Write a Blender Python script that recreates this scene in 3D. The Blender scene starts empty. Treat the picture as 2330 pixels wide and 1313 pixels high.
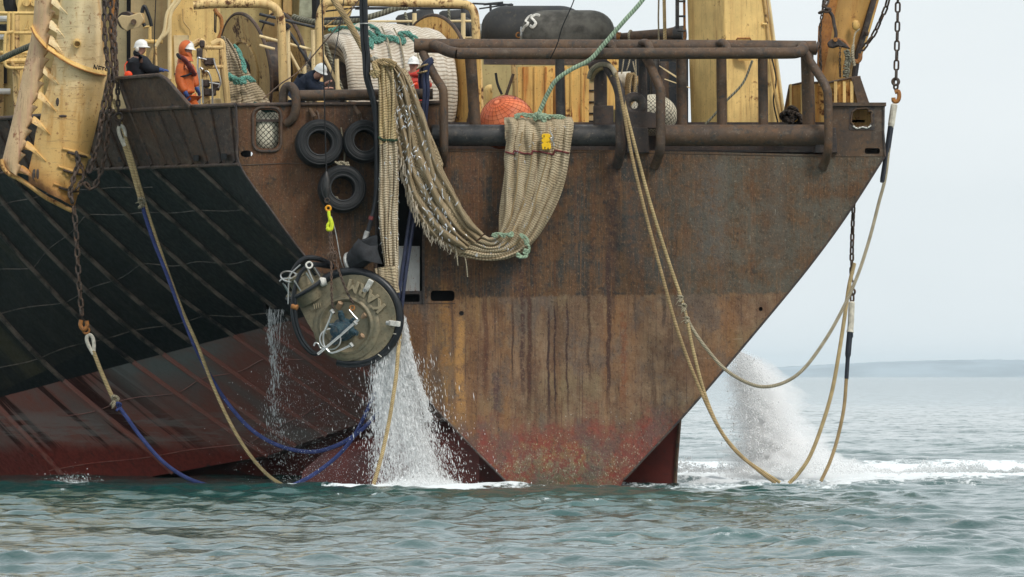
import bpy, bmesh, math, random
import numpy as np
from mathutils import Vector, Matrix
from mathutils.geometry import tessellate_polygon
R = math.radians
random.seed(7)
rng = np.random.default_rng(11)
scene = bpy.context.scene
COL = scene.collection

# ------------------------------------------------------------------ camera, sky, sun, exposure
F, D0, CH, HY, CX = 20000.0, 200.0, 2.5, 856.0, 1165.0
cam = bpy.data.cameras.new('camera')
cam.sensor_width = 36.0
cam.lens = F / 2330 * 36.0
cam.shift_y = (HY - 656.5) / 2330
cam.clip_start = 1.0
cam.clip_end = 90000
camo = bpy.data.objects.new('camera', cam)
camo.location = (0, -D0, CH)
camo.rotation_euler = (R(90), 0, 0)
COL.objects.link(camo)
scene.camera = camo

SUN_EL, SUN_AZ = R(46), R(140)          # azimuth clockwise from +Y
world = bpy.data.worlds.new('World')
scene.world = world
world.use_nodes = True
wn = world.node_tree
wn.nodes.clear()
wo = wn.nodes.new('ShaderNodeOutputWorld')
bg = wn.nodes.new('ShaderNodeBackground')
sky = wn.nodes.new('ShaderNodeTexSky')
sky.sky_type = 'NISHITA'
sky.sun_disc = False
sky.sun_elevation = SUN_EL
sky.sun_rotation = SUN_AZ
sky.dust_density = 4.0
sky.air_density = 1.0
tcw = wn.nodes.new('ShaderNodeTexCoord')
mpw = wn.nodes.new('ShaderNodeMapping')
mpw.inputs['Scale'].default_value = (1.0, 1.0, 3.0)
nzw = wn.nodes.new('ShaderNodeTexNoise')
nzw.inputs['Scale'].default_value = 7.0
nzw.inputs['Detail'].default_value = 5.0
wn.links.new(tcw.outputs['Generated'], mpw.inputs['Vector'])
wn.links.new(mpw.outputs['Vector'], nzw.inputs['Vector'])
rpw = wn.nodes.new('ShaderNodeValToRGB')
rpw.color_ramp.elements[0].position = 0.3
rpw.color_ramp.elements[0].color = (6.35, 6.95, 7.2, 1)
rpw.color_ramp.elements[1].position = 0.72
rpw.color_ramp.elements[1].color = (7.7, 8.1, 8.25, 1)
wn.links.new(nzw.outputs['Fac'], rpw.inputs['Fac'])
mxw = wn.nodes.new('ShaderNodeMix')
mxw.data_type = 'RGBA'
mxw.inputs['Factor'].default_value = 0.9
wn.links.new(sky.outputs['Color'], mxw.inputs['A'])
wn.links.new(rpw.outputs['Color'], mxw.inputs['B'])
wn.links.new(mxw.outputs['Result'], bg.inputs['Color'])
bg.inputs['Strength'].default_value = 0.10
wn.links.new(bg.outputs['Background'], wo.inputs['Surface'])

sl = bpy.data.lights.new('sun', 'SUN')
sl.energy = 1.5
sl.angle = R(14)
sl.color = (1.0, 0.96, 0.90)
so = bpy.data.objects.new('sun', sl)
sd = Vector((math.sin(SUN_AZ) * math.cos(SUN_EL), math.cos(SUN_AZ) * math.cos(SUN_EL), math.sin(SUN_EL)))
so.rotation_euler = sd.to_track_quat('Z', 'Y').to_euler()
so.location = (30, -60, 60)
COL.objects.link(so)
scene.view_settings.view_transform = 'Standard'
scene.view_settings.look = 'None'
scene.view_settings.gamma = 1.0
scene.view_settings.exposure = 0.38
scene.render.engine = 'CYCLES'
scene.cycles.max_bounces = 32
scene.cycles.diffuse_bounces = 24
scene.cycles.transparent_max_bounces = 48
scene.cycles.transmission_bounces = 12
scene.cycles.volume_bounces = 16
scene.cycles.use_denoising = True

# ------------------------------------------------------------------ helpers
def P(px, py, dy=0.0):
    """a point of the place: the stern plate stands at dy = 0, where 100 of these units make a metre"""
    d = D0 + dy
    return Vector(((px - CX) / F * d, dy, CH + (HY - py) / F * d))

def PP(pts, dy=None):
    return [P(*p) if dy is None or len(p) == 3 else P(p[0], p[1], dy) for p in pts]

def cat(pts, n=8, closed=False):
    """Catmull-Rom through points"""
    pts = [Vector(p) for p in pts]
    out = []
    m = len(pts)
    rngi = range(m if closed else m - 1)
    for i in rngi:
        if closed:
            p0, p1, p2, p3 = pts[i - 1], pts[i], pts[(i + 1) % m], pts[(i + 2) % m]
        else:
            p1, p2 = pts[i], pts[i + 1]
            p0 = pts[i - 1] if i > 0 else p1 * 2 - p2
            p3 = pts[i + 2] if i + 2 < m else p2 * 2 - p1
        for k in range(n):
            t = k / n
            out.append(0.5 * ((2 * p1) + (p2 - p0) * t + (2 * p0 - 5 * p1 + 4 * p2 - p3) * t * t
                              + (3 * p1 - p0 - 3 * p2 + p3) * t ** 3))
    if not closed:
        out.append(pts[-1])
    return out

class MB:
    def __init__(s):
        s.v, s.f, s.u = [], [], []
    def add(s, vs, fs, us=None):
        o = len(s.v)
        s.v += [tuple(v) for v in vs]
        for i, f in enumerate(fs):
            s.f.append(tuple(o + a for a in f))
            s.u.append(us[i] if us else [(0, 0)] * len(f))
        return s
    def tube(s, path, r, seg=10, closed=False, cap=True, flat=None):
        path = [Vector(p) for p in path]
        n = len(path)
        rr = r if isinstance(r, (list, tuple)) else [r] * n
        T = []
        for i in range(n):
            if closed:
                t = path[(i + 1) % n] - path[i - 1]
            else:
                t = path[min(i + 1, n - 1)] - path[max(i - 1, 0)]
            T.append(t.normalized() if t.length > 1e-9 else Vector((0, 0, 1)))
        up = Vector((0, 1, 0)) if abs(T[0].y) < 0.9 else Vector((1, 0, 0))
        N = (up - T[0] * up.dot(T[0])).normalized()
        vs, L, lens = [], 0.0, []
        for i in range(n):
            N = (N - T[i] * N.dot(T[i]))
            N = N.normalized() if N.length > 1e-6 else T[i].orthogonal().normalized()
            B = T[i].cross(N)
            if i:
                L += (path[i] - path[i - 1]).length
            lens.append(L)
            fx = flat if flat else 1.0
            for j in range(seg):
                a = 2 * math.pi * j / seg
                vs.append(path[i] + N * (math.cos(a) * rr[i] * fx) + B * (math.sin(a) * rr[i]))
        fs, us = [], []
        for i in range(n if closed else n - 1):
            i2 = (i + 1) % n
            l2 = lens[i2] if i2 > i else L + (path[0] - path[-1]).length
            for j in range(seg):
                j2 = (j + 1) % seg
                fs.append((i * seg + j, i * seg + j2, i2 * seg + j2, i2 * seg + j))
                us.append([(j / seg, lens[i]), ((j + 1) / seg, lens[i]), ((j + 1) / seg, l2), (j / seg, l2)])
        if cap and not closed:
            fs.append(tuple(range(seg - 1, -1, -1)))
            us.append([(0, 0)] * seg)
            fs.append(tuple((n - 1) * seg + j for j in range(seg)))
            us.append([(0, 0)] * seg)
        return s.add(vs, fs, us)
    def cyl(s, a, b, r, seg=20, r2=None):
        return s.tube([a, b], [r, r if r2 is None else r2], seg)
    def box(s, a, b):
        x0, x1 = sorted((a[0], b[0])); y0, y1 = sorted((a[1], b[1])); z0, z1 = sorted((a[2], b[2]))
        vs = [(x0, y0, z0), (x1, y0, z0), (x1, y1, z0), (x0, y1, z0), (x0, y0, z1), (x1, y0, z1), (x1, y1, z1), (x0, y1, z1)]
        return s.add(vs, [(0, 3, 2, 1), (4, 5, 6, 7), (0, 1, 5, 4), (1, 2, 6, 5), (2, 3, 7, 6), (3, 0, 4, 7)])
    def slab(s, poly, depth, holes=()):
        """front outline (world points facing the viewer), pushed back by depth (number or Vector)"""
        dv = depth if isinstance(depth, Vector) else Vector((0, depth, 0))
        loops = [[Vector(p) for p in poly]] + [[Vector(p) for p in h] for h in holes]
        flat = [p for l in loops for p in l]
        flat2 = [[Vector((p.x, p.z, 0)) for p in l] for l in loops]
        tri = tessellate_polygon(flat2)
        n = len(flat)
        vs = flat + [p + dv for p in flat]
        fs = []
        for t in tri:
            a, b, c = [flat[i] for i in t]
            if (b - a).cross(c - a).y > 0:
                t = (t[0], t[2], t[1])
            fs.append(tuple(t))
            fs.append((t[0] + n, t[2] + n, t[1] + n))
        o = 0
        for l in loops:
            m = len(l)
            for i in range(m):
                a, b = o + i, o + (i + 1) % m
                fs.append((a, b, b + n, a + n))
            o += m
        return s.add(vs, fs)
    def sheet(s, grid, uvs=None, thick=None):
        n, m = len(grid), len(grid[0])
        vs = [p for row in grid for p in row]
        fs, us = [], []
        for i in range(n - 1):
            for j in range(m - 1):
                fs.append((i * m + j, i * m + j + 1, (i + 1) * m + j + 1, (i + 1) * m + j))
                if uvs:
                    us.append([uvs[i][j], uvs[i][j + 1], uvs[i + 1][j + 1], uvs[i + 1][j]])
                else:
                    us.append([(j / (m - 1), i / (n - 1)), ((j + 1) / (m - 1), i / (n - 1)),
                               ((j + 1) / (m - 1), (i + 1) / (n - 1)), (j / (m - 1), (i + 1) / (n - 1))])
        if thick is not None:
            tv = Vector(thick)
            o = n * m
            vs = vs + [p + tv for p in vs]
            k0 = len(fs)
            for k in range(k0):
                fs.append(tuple(o + a for a in reversed(fs[k])))
                us.append(list(reversed(us[k])))
            rim = [j for j in range(m)] + [i * m + m - 1 for i in range(1, n)] + \
                  [(n - 1) * m + j for j in range(m - 2, -1, -1)] + [i * m for i in range(n - 2, 0, -1)]
            for k in range(len(rim)):
                a, b = rim[k], rim[(k + 1) % len(rim)]
                fs.append((b, a, a + o, b + o))
                us.append([(0, 0)] * 4)
        return s.add(vs, fs, us)
    def ell(s, c, r, M=None, seg=16, rings=10):
        c = Vector(c)
        r = (r, r, r) if not isinstance(r, (tuple, list)) else r
        vs, fs = [], []
        for i in range(rings + 1):
            th = math.pi * i / rings
            for j in range(seg):
                a = 2 * math.pi * j / seg
                p = Vector((r[0] * math.sin(th) * math.cos(a), r[1] * math.sin(th) * math.sin(a), r[2] * math.cos(th)))
                vs.append(c + (M @ p if M else p))
        for i in range(rings):
            for j in range(seg):
                j2 = (j + 1) % seg
                fs.append((i * seg + j, (i + 1) * seg + j, (i + 1) * seg + j2, i * seg + j2))
        return s.add(vs, fs)
    def lathe(s, c, axis, prof, seg=28, squash=None):
        """prof: list of (along axis, radius)"""
        ax = Vector(axis).normalized()
        n0 = ax.orthogonal().normalized()
        b0 = ax.cross(n0)
        vs, fs, us = [], [], []
        for (h, r) in prof:
            for j in range(seg):
                a = 2 * math.pi * j / seg
                vs.append(Vector(c) + ax * h + n0 * (math.cos(a) * r) + b0 * (math.sin(a) * r))
        for i in range(len(prof) - 1):
            for j in range(seg):
                j2 = (j + 1) % seg
                fs.append((i * seg + j, i * seg + j2, (i + 1) * seg + j2, (i + 1) * seg + j))
                us.append([(j / seg, prof[i][0]), ((j + 1) / seg, prof[i][0]), ((j + 1) / seg, prof[i + 1][0]), (j / seg, prof[i + 1][0])])
        return s.add(vs, fs, us)
    def torus(s, c, axis, Rr, r, seg=36, seg2=12):
        ax = Vector(axis).normalized()
        n0 = ax.orthogonal().normalized()
        b0 = ax.cross(n0)
        return s.tube([Vector(c) + n0 * (Rr * math.cos(2 * math.pi * k / seg)) + b0 * (Rr * math.sin(2 * math.pi * k / seg))
                       for k in range(seg)], r, seg2, closed=True)

def wloc(o):
    l = Vector((0, 0, 0))
    while o is not None:
        l += Vector(o.location)
        o = o.parent
    return l

def obj(name, mb, mat, parent=None, sharp=35, bevel=0, loc=None, label=None, solid=None, sub=0):
    me = bpy.data.meshes.new(name)
    off = wloc(parent) if parent is not None else (Vector(loc) if loc is not None else Vector((0, 0, 0)))
    me.from_pydata([(v[0] - off.x, v[1] - off.y, v[2] - off.z) for v in mb.v], [], mb.f)
    if any(any(c != (0, 0) for c in u) for u in mb.u):
        uvl = me.uv_layers.new(name='UVMap')
        flat = [x for u in mb.u for c in u for x in c]
        uvl.data.foreach_set('uv', flat)
    me.validate()
    bm = bmesh.new()
    bm.from_mesh(me)
    bmesh.ops.recalc_face_normals(bm, faces=bm.faces)
    bm.to_mesh(me)
    bm.free()
    me.polygons.foreach_set('use_smooth', [True] * len(me.polygons))
    me.set_sharp_from_angle(angle=R(sharp))
    me.materials.append(mat)
    o = bpy.data.objects.new(name, me)
    COL.objects.link(o)
    if parent is not None:
        o.parent = parent
    elif loc is not None:
        o.location = loc
    if bevel:
        b = o.modifiers.new('bevel', 'BEVEL')
        b.width = bevel
        b.segments = 2
        b.limit_method = 'ANGLE'
        b.angle_limit = R(40)
    if sub:
        m = o.modifiers.new('sub', 'SUBSURF')
        m.levels = m.render_levels = sub
    if label:
        o['label'] = label
    return o

def tag(o, label, cat_=None, group=None, kind=None):
    o['label'] = label
    if cat_:
        o['category'] = cat_
    if group:
        o['group'] = group
    if kind:
        o['kind'] = kind
    return o

def thing(name, label, cat_, loc=(0, 0, 0), group=None):
    o = bpy.data.objects.new(name, None)
    o.empty_display_size = 0.2
    o.location = loc
    COL.objects.link(o)
    return tag(o, label, cat_, group)

# ------------------------------------------------------------------ material helper
class Mat:
    def __init__(s, name, rough=0.7, metal=0.0, spec=0.4, co='pos'):
        s.mat = bpy.data.materials.new(name)
        s.mat.use_nodes = True
        s.t = s.mat.node_tree
        s.t.nodes.clear()
        s.out = s.t.nodes.new('ShaderNodeOutputMaterial')
        s.b = s.t.nodes.new('ShaderNodeBsdfPrincipled')
        s.t.links.new(s.b.outputs[0], s.out.inputs['Surface'])
        s.set('Roughness', rough)
        s.set('Metallic', metal)
        s.set('Specular IOR Level', spec)
        s.co = co
        s._c = {}
    def put(s, sock, v):
        if hasattr(v, 'is_output') or isinstance(v, bpy.types.NodeSocket):
            s.t.links.new(v, sock)
        else:
            if sock.type == 'RGBA':
                v = tuple(v) + (1,) if len(v) == 3 else v
            sock.default_value = v
    def set(s, name, v):
        s.put(s.b.inputs[name], v)
    def coord(s, co=None):
        co = co or s.co
        if co not in s._c:
            if co == 'pos':
                n = s.t.nodes.new('ShaderNodeNewGeometry')
                s._c[co] = n.outputs['Position']
            else:
                n = s.t.nodes.new('ShaderNodeTexCoord')
                s._c[co] = n.outputs[{'obj': 'Object', 'uv': 'UV'}[co]]
        return s._c[co]
    def xyz(s, co=None):
        n = s.t.nodes.new('ShaderNodeSeparateXYZ')
        s.put(n.inputs[0], s.coord(co))
        return n.outputs[0], n.outputs[1], n.outputs[2]
    def noise(s, scale, detail=4, rough=0.6, co=None, dist=0.0, off=0.0):
        m = s.t.nodes.new('ShaderNodeMapping')
        sc = (scale,) * 3 if not isinstance(scale, (tuple, list)) else scale
        m.inputs['Scale'].default_value = sc
        m.inputs['Location'].default_value = (off, off * 1.7, off * .6)
        s.put(m.inputs['Vector'], s.coord(co))
        n = s.t.nodes.new('ShaderNodeTexNoise')
        n.inputs['Scale'].default_value = 1.0
        n.inputs['Detail'].default_value = detail
        n.inputs['Roughness'].default_value = rough
        n.inputs['Distortion'].default_value = dist
        s.put(n.inputs['Vector'], m.outputs['Vector'])
        return n.outputs['Fac']
    def voro(s, scale, co=None, feature='F1', rnd=1.0, out='Distance'):
        m = s.t.nodes.new('ShaderNodeMapping')
        sc = (scale,) * 3 if not isinstance(scale, (tuple, list)) else scale
        m.inputs['Scale'].default_value = sc
        s.put(m.inputs['Vector'], s.coord(co))
        n = s.t.nodes.new('ShaderNodeTexVoronoi')
        n.feature = feature
        n.inputs['Scale'].default_value = 1.0
        n.inputs['Randomness'].default_value = rnd
        s.put(n.inputs['Vector'], m.outputs['Vector'])
        return n.outputs[out]
    def m(s, op, a, b=0.0, clamp=False):
        n = s.t.nodes.new('ShaderNodeMath')
        n.operation = op
        n.use_clamp = clamp
        s.put(n.inputs[0], a)
        s.put(n.inputs[1], b)
        return n.outputs[0]
    def step(s, x, a, b, lo=0.0, hi=1.0):
        n = s.t.nodes.new('ShaderNodeMapRange')
        n.interpolation_type = 'SMOOTHSTEP'
        s.put(n.inputs['Value'], x)
        s.put(n.inputs['From Min'], a)
        s.put(n.inputs['From Max'], b)
        s.put(n.inputs['To Min'], lo)
        s.put(n.inputs['To Max'], hi)
        return n.outputs['Result']
    def mix(s, fac, a, b, blend='MIX'):
        n = s.t.nodes.new('ShaderNodeMix')
        n.data_type = 'RGBA'
        n.blend_type = blend
        s.put(n.inputs['Factor'], fac)
        s.put(n.inputs['A'], a)
        s.put(n.inputs['B'], b)
        return n.outputs['Result']
    def attr(s, name):
        n = s.t.nodes.new('ShaderNodeAttribute')
        n.attribute_name = name
        return n.outputs['Fac']
    def bump(s, h, strength=0.4, dist=0.02):
        n = s.t.nodes.new('ShaderNodeBump')
        n.inputs['Strength'].default_value = strength
        n.inputs['Distance'].default_value = dist
        s.put(n.inputs['Height'], h)
        s.set('Normal', n.outputs[0])
        return n.outputs[0]
    def mul(s, *a):
        r = a[0]
        for b in a[1:]:
            r = s.m('MULTIPLY', r, b)
        return r
    def color(s, c):
        s.set('Base Color', c)
        return s

def m_plain(name, col, rough=0.6, metal=0.0, var=0.25, scale=6.0, co='obj', bump=0.15, spec=0.4):
    M = Mat(name, rough, metal, spec, co)
    n = M.noise(scale, 5)
    c2 = tuple(x * (1 - var) for x in col)
    c3 = tuple(min(1, x * (1 + var)) for x in col)
    M.color(M.mix(M.step(n, .3, .7), c2, c3))
    if bump:
        M.bump(M.noise(scale * 8, 4), bump, 0.01)
    return M.mat

def m_paint(name, base, rust=(.20, .075, .022), dark=(.05, .025, .015), thr=.56, co='pos', sc=1.0, rough=.55, streak=.35, warm=(.42, .20, .06)):
    """painted steel, rusting through in blotches and in runs down the face"""
    M = Mat(name, rough, 0, .4, co)
    n1 = M.noise(1.6 * sc, 6, .62)
    n2 = M.noise(9 * sc, 5, .65)
    st = M.noise((7 * sc, 7 * sc, .45 * sc), 5, .65)
    st2 = M.noise((22 * sc, 22 * sc, .8 * sc), 3, .6, off=4)
    b = M.mix(M.step(n1, .3, .7), tuple(x * .82 for x in base), tuple(min(1, x * 1.1) for x in base))
    b = M.mix(M.mul(M.step(st, .48, .72), streak), b, warm)
    b = M.mix(M.mul(M.step(st2, .56, .75), streak * .9), b, tuple(x * .8 for x in rust))
    q = M.m('ADD', M.mul(n1, .5), M.m('ADD', M.mul(n2, .32), M.mul(st, .18)))
    k = M.step(q, thr, thr + .07)
    b = M.mix(k, b, rust)
    k2 = M.step(M.m('ADD', q, M.mul(M.noise(30 * sc, 3), .1)), thr + .1, thr + .16)
    b = M.mix(k2, b, dark)
    sp = M.step(M.noise(26 * sc, 2, .5, off=9), .66, .72)
    b = M.mix(M.mul(sp, .7), b, rust)
    M.color(b)
    M.set('Roughness', M.step(k, 0, 1, rough, .9))
    M.bump(M.m('ADD', M.mul(n2, .6), M.mul(k, .25)), .35, .02)
    return M.mat

def m_rust(name, a=(.066, .043, .029), b=(.112, .062, .031), c=(.043, .041, .039), co='pos', sc=1.0, rough=.62, orange=.25):
    """old brown steel: worn paint, rust bloom and fine scratches"""
    M = Mat(name, rough, 0, .45, co)
    n1 = M.noise(1.3 * sc, 6, .65)
    n2 = M.noise(7 * sc, 6, .7, off=3)
    n3 = M.noise((30 * sc, 30 * sc, 5 * sc), 4, .7, off=7)
    col = M.mix(M.step(n1, .36, .64), a, b)
    col = M.mix(M.step(n2, .5, .68), col, c)
    col = M.mix(M.mul(M.step(n3, .55, .75), .5), col, tuple(x * 1.7 for x in b))
    col = M.mix(M.mul(M.step(M.noise(3.5 * sc, 6, .7, off=12), .57, .68), orange), col, (.24, .095, .03))
    col = M.mix(M.mul(M.step(M.noise((2.2 * sc, 2.2 * sc, 4 * sc), 5, .7, off=22), .54, .66), .4), col, (.17, .135, .10))  # tan patches: wear, and highlights of the pipe tops put into the colour
    col = M.mix(M.mul(M.step(M.noise(17 * sc, 3, .6, off=2), .64, .70), .5), col, (.24, .19, .14))
    M.color(col)
    M.set('Roughness', M.step(n2, .3, .7, rough - .12, rough + .2))
    M.bump(M.m('ADD', n2, M.mul(n3, .4)), .35, .02)
    return M.mat

def m_rope(name, col, turns=26.0, dark=.45):
    M = Mat(name, .85, 0, .2, 'uv')
    u, v, _ = M.xyz('uv')
    w = M.m('SINE', M.mul(M.m('ADD', M.mul(v, turns), M.mul(u, 2.0)), 6.2832))
    k = M.step(w, -.9, .5)
    n = M.noise(5, 4, .6, 'pos')
    c = M.mix(M.step(n, .35, .65), tuple(x * .72 for x in col), tuple(min(1, x * 1.12) for x in col))
    c = M.mix(k, tuple(x * dark for x in col), c)
    M.color(c)
    M.bump(k, .7, .02)
    return M.mat

def m_net(name, a, b, pitch=14.0, dirt=(.16, .10, .06), mesh_dark=(.10, .07, .04), diag=False):
    """heavy knotless netting gathered in folds: rows of meshes across, dark gaps between"""
    M = Mat(name, .9, 0, .15, 'uv')
    u, v, _ = M.xyz('uv')
    wob = M.mul(M.noise((2.2, 2.2, 1), 4, .6, 'uv'), .25 if diag else 1.2)
    if diag:
        w1 = M.m('SINE', M.mul(M.m('ADD', M.m('ADD', v, u), wob), pitch * 6.2832 * .5))
        w2 = M.m('SINE', M.mul(M.m('ADD', M.m('SUBTRACT', v, u), wob), pitch * 6.2832 * .5))
        w = M.m('MINIMUM', M.m('ABSOLUTE', w1), M.m('ABSOLUTE', w2))
        k = M.step(w, .06, .42)
    else:
        w = M.m('SINE', M.mul(M.m('ADD', v, M.mul(wob, .12)), pitch * 6.2832))
        w2 = M.m('SINE', M.mul(M.m('ADD', u, M.mul(wob, .2)), pitch * 3.5))
        k = M.m('ADD', M.step(w, -.95, .1, 0, .72), M.m('ADD', M.step(w2, -.9, .2, 0, .12), .16))
    n = M.noise((1.6, 1.6, 1), 5, .65, 'uv', off=5)
    c = M.mix(M.step(n, .35, .66), a, b)
    c = M.mix(M.mul(M.step(M.noise((7, 1.1, 1), 4, .6, 'uv', off=8), .52, .7), .55), c, dirt)
    c = M.mix(M.mul(M.step(M.noise((30, 5, 1), 3, .6, 'uv', off=2), .6, .7), .35), c, (.16, .22, .20))
    c = M.mix(k, mesh_dark, c)
    M.color(c)
    M.bump(k, .6, .03)
    return M.mat

# ------------------------------------------------------------------ materials
def zpx(py):
    return CH + (HY - py) / 100.0
def xpx(px):
    return (px - CX) / 100.0

def make_transom_mat():
    M = Mat('stern_plate_steel', .75, 0, .35)
    x, y, z = M.xyz()
    n0 = M.noise(.55, 5, .6)
    n1 = M.noise(1.7, 6, .68)
    n2 = M.noise(8, 6, .7, off=2)
    n3 = M.noise(34, 4, .7, off=5)
    sA = M.noise((1.1, 1, .07), 6, .68, off=1)          # broad runs
    sB = M.noise((6.5, 1, .16), 5, .68, off=3)           # fine runs
    sC = M.noise((24, 1, .5), 3, .6, off=6)            # hair runs
    # upper strake: worn black over rust
    up = M.mix(M.step(n1, .42, .60), (.122, .064, .028), (.046, .044, .038))
    up = M.mix(M.mul(M.step(sB, .44, .62), .8), up, (.115, .048, .019))
    sD = M.noise((60, 1, 1.6), 3, .65, off=51)
    up = M.mix(M.mul(M.step(sD, .52, .68), .6), up, (.030, .026, .024))
    up = M.mix(M.mul(M.step(n2, .52, .64), .75), up, (.034, .034, .033))
    up = M.mix(M.mul(M.step(sC, .55, .68), .6), up, (.18, .085, .034))
    rightgrey = M.step(x, 2.4, 5.2)
    up = M.mix(M.mul(rightgrey, M.step(n1, .34, .62), .65), up, (.135, .118, .085))
    leftrust = M.step(x, -3.0, -5.2)
    up = M.mix(M.mul(leftrust, M.step(n1, .40, .6), .75), up, (.15, .058, .02))
    # lower strake: rusty brown, then old red antifouling with growth near the water
    lo = M.mix(M.step(n1, .34, .66), (.178, .100, .056), (.262, .172, .102))
    lo = M.mix(M.mul(M.step(n0, .44, .62), .6), lo, (.205, .165, .085))
    lo = M.mix(M.mul(M.step(sA, .45, .66), .6), lo, (.26, .112, .036))
    lo = M.mix(M.mul(M.step(n2, .52, .72), .5), lo, (.155, .075, .045))
    lo = M.mix(M.mul(M.step(sB, .54, .62), M.step(n0, .40, .62), .6), lo, (.105, .050, .030))
    lo = M.mix(M.mul(M.step(M.noise((.9, 1, .5), 6, .72, off=61), .46, .62), .7), lo, (.115, .058, .034))
    lo = M.mix(M.mul(M.step(x, -.6, -2.6), M.step(n1, .30, .56), .8), lo, (.125, .054, .02))
    lo = M.mix(M.mul(M.step(x, -.3, -1.6), M.step(M.noise((3.2, 1, .35), 5, .7, off=66), .54, .64), .8), lo, (.36, .19, .055))
    lo = M.mix(M.mul(M.step(M.noise((2.4, 1, .22), 5, .7, off=67), .56, .64), .6), lo, (.075, .04, .026))
    lo = M.mix(M.mul(M.step(sD, .54, .68), .5), lo, (.12, .062, .038))
    lo = M.mix(M.mul(M.step(sC, .58, .68), .6), lo, (.075, .038, .028))
    lo = M.mix(M.mul(M.step(n3, .60, .7), .5), lo, (.10, .045, .03))
    red = M.mix(M.step(n1, .38, .64), (.235, .042, .03), (.17, .05, .04))
    red = M.mix(M.mul(M.step(n2, .5, .66), .6), red, (.22, .12, .075))
    zr = M.m('ADD', z, M.m('ADD', M.mul(M.m('SUBTRACT', n1, .5), 1.8), M.mul(M.m('SUBTRACT', sA, .5), 2.0)))
    kred = M.step(zr, zpx(925), zpx(1015))
    lo = M.mix(M.mul(kred, .9), lo, red)
    # growth: ochre and grey-green crust in the middle of the foot
    xm = M.m('ABSOLUTE', M.m('SUBTRACT', x, xpx(1270)))
    foot = M.mul(M.step(zr, zpx(985), zpx(1060)), M.step(xm, 1.9, .6))
    crust = M.mul(foot, M.step(M.m('ADD', M.mul(n2, .6), M.mul(n3, .4)), .44, .56))
    lo = M.mix(M.mul(crust, .85), lo, M.mix(M.step(n1, .4, .6), (.27, .17, .07), (.23, .215, .15)))
    slime = M.mul(M.step(z, zpx(1040), zpx(1095)), M.step(xm, 1.5, .5), M.step(n2, .36, .6))
    lo = M.mix(M.mul(slime, .85), lo, (.10, .095, .05))
    # barnacles: pale flecks thickening downwards
    wv = M.voro((24, 1, 15))
    fleck = M.mul(M.step(wv, .30, .2), M.step(M.m('ADD', M.mul(n2, .7), M.mul(M.step(zr, zpx(860), zpx(1060)), .28)), .56, .66), M.step(z, zpx(760), zpx(960)))
    lo = M.mix(M.mul(fleck, .8), lo, (.46, .40, .30))
    fl2 = M.mul(M.step(M.voro((11, 1, 9)), .17, .1), M.step(z, zpx(850), zpx(1000)), M.step(n1, .46, .6))
    lo = M.mix(M.mul(fl2, .85), lo, (.50, .47, .40))
    lo = M.mix(M.mul(M.step(M.noise((1.3, 1, .9), 6, .7, off=91), .50, .62), .55), lo, (.105, .088, .074))
    # band between the two strakes
    zb = M.m('ADD', z, M.m('ADD', M.mul(M.m('SUBTRACT', n2, .5), .16), M.mul(M.m('SUBTRACT', sB, .5), .25)))
    zb = M.m('SUBTRACT', zb, M.mul(x, .014))
    kb = M.step(zb, zpx(672), zpx(679))
    col = M.mix(M.m('SUBTRACT', M.mul(M.m('SUBTRACT', 1.0, 0.0), 1.0), 0.0), up, up)
    col = M.mix(kb, up, lo)
    # single runs that start at holes and brackets: (px, top, bottom, half width, colour, strength)
    runs = [(1047, 715, 985, 13, (.40, .21, .07), .9), (1012, 640, 900, 16, (.30, .15, .05), .7),
            (1188, 600, 960, 7, (.06, .03, .025), .8), (1204, 660, 985, 5, (.07, .03, .02), .8), (1385, 560, 985, 6, (.06, .028, .02), .85),
            (1396, 360, 700, 16, (.05, .032, .028), .6), (1248, 700, 1000, 2.5, (.05, .025, .02), .9), (1262, 690, 990, 2.0, (.05, .025, .02), .9),
            (1290, 680, 960, 2.2, (.05, .025, .02), .8), (1105, 670, 930, 5, (.09, .035, .02), .7), (1130, 840, 960, 8, (.08, .04, .04), .7),
            (1420, 700, 960, 10, (.22, .07, .03), .5), (1440, 360, 640, 26, (.05, .052, .05), .55), (1340, 640, 900, 3, (.06, .03, .02), .7),
            (1620, 360, 650, 45, (.12, .11, .095), .5), (1760, 360, 640, 40, (.10, .075, .055), .5), (1512, 660, 760, 4, (.04, .025, .02), .6), (1165, 680, 900, 2, (.06, .03, .02), .8),
            (1070, 300, 640, 22, (.16, .07, .035), .5), (1150, 540, 680, 30, (.05, .055, .06), .5)]
    wobx = M.mul(M.m('SUBTRACT', M.noise((.8, 1, 1.1), 4, .6, off=21), .5), .22)
    xw = M.m('ADD', x, wobx)
    for (px, t, b, hw, c, s) in runs:
        d = M.m('ABSOLUTE', M.m('SUBTRACT', xw, xpx(px)))
        k = M.mul(M.step(d, hw * (1.7 if hw < 6 else 1.1) / 100.0, hw / 250.0), M.step(z, zpx(t - 10), zpx(t + 25)), M.step(z, zpx(b), zpx((t + 2 * b) / 3)), min(1, s * 1.1))
        if hw > 6:
            k = M.mul(k, M.step(n2, .36, .56))
        col = M.mix(k, col, c)
    # pale scratches on the right and rub scars
    scr = M.mul(M.step(M.noise((.8, 1, 11), 4, .7, off=31), .63, .74), M.step(x, 3.2, 4.4), M.step(z, zpx(700), zpx(740)), M.step(z, zpx(900), zpx(850)))
    col = M.mix(M.mul(scr, .35), col, (.42, .33, .25))
    sc2 = M.mul(M.step(M.noise((14, 1, 1.6), 5, .7, off=41), .66, .72), M.step(x, 1.5, 4), M.step(z, zpx(640), zpx(560)))
    col = M.mix(M.mul(sc2, .6), col, (.36, .33, .28))
    spk = M.step(M.noise((19, 1, 14), 4, .7, off=13), .56, .64)
    col = M.mix(M.mul(spk, .45), col, (.27, .17, .10))
    spd = M.step(M.noise((15, 1, 10), 4, .7, off=73), .56, .64)
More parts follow.
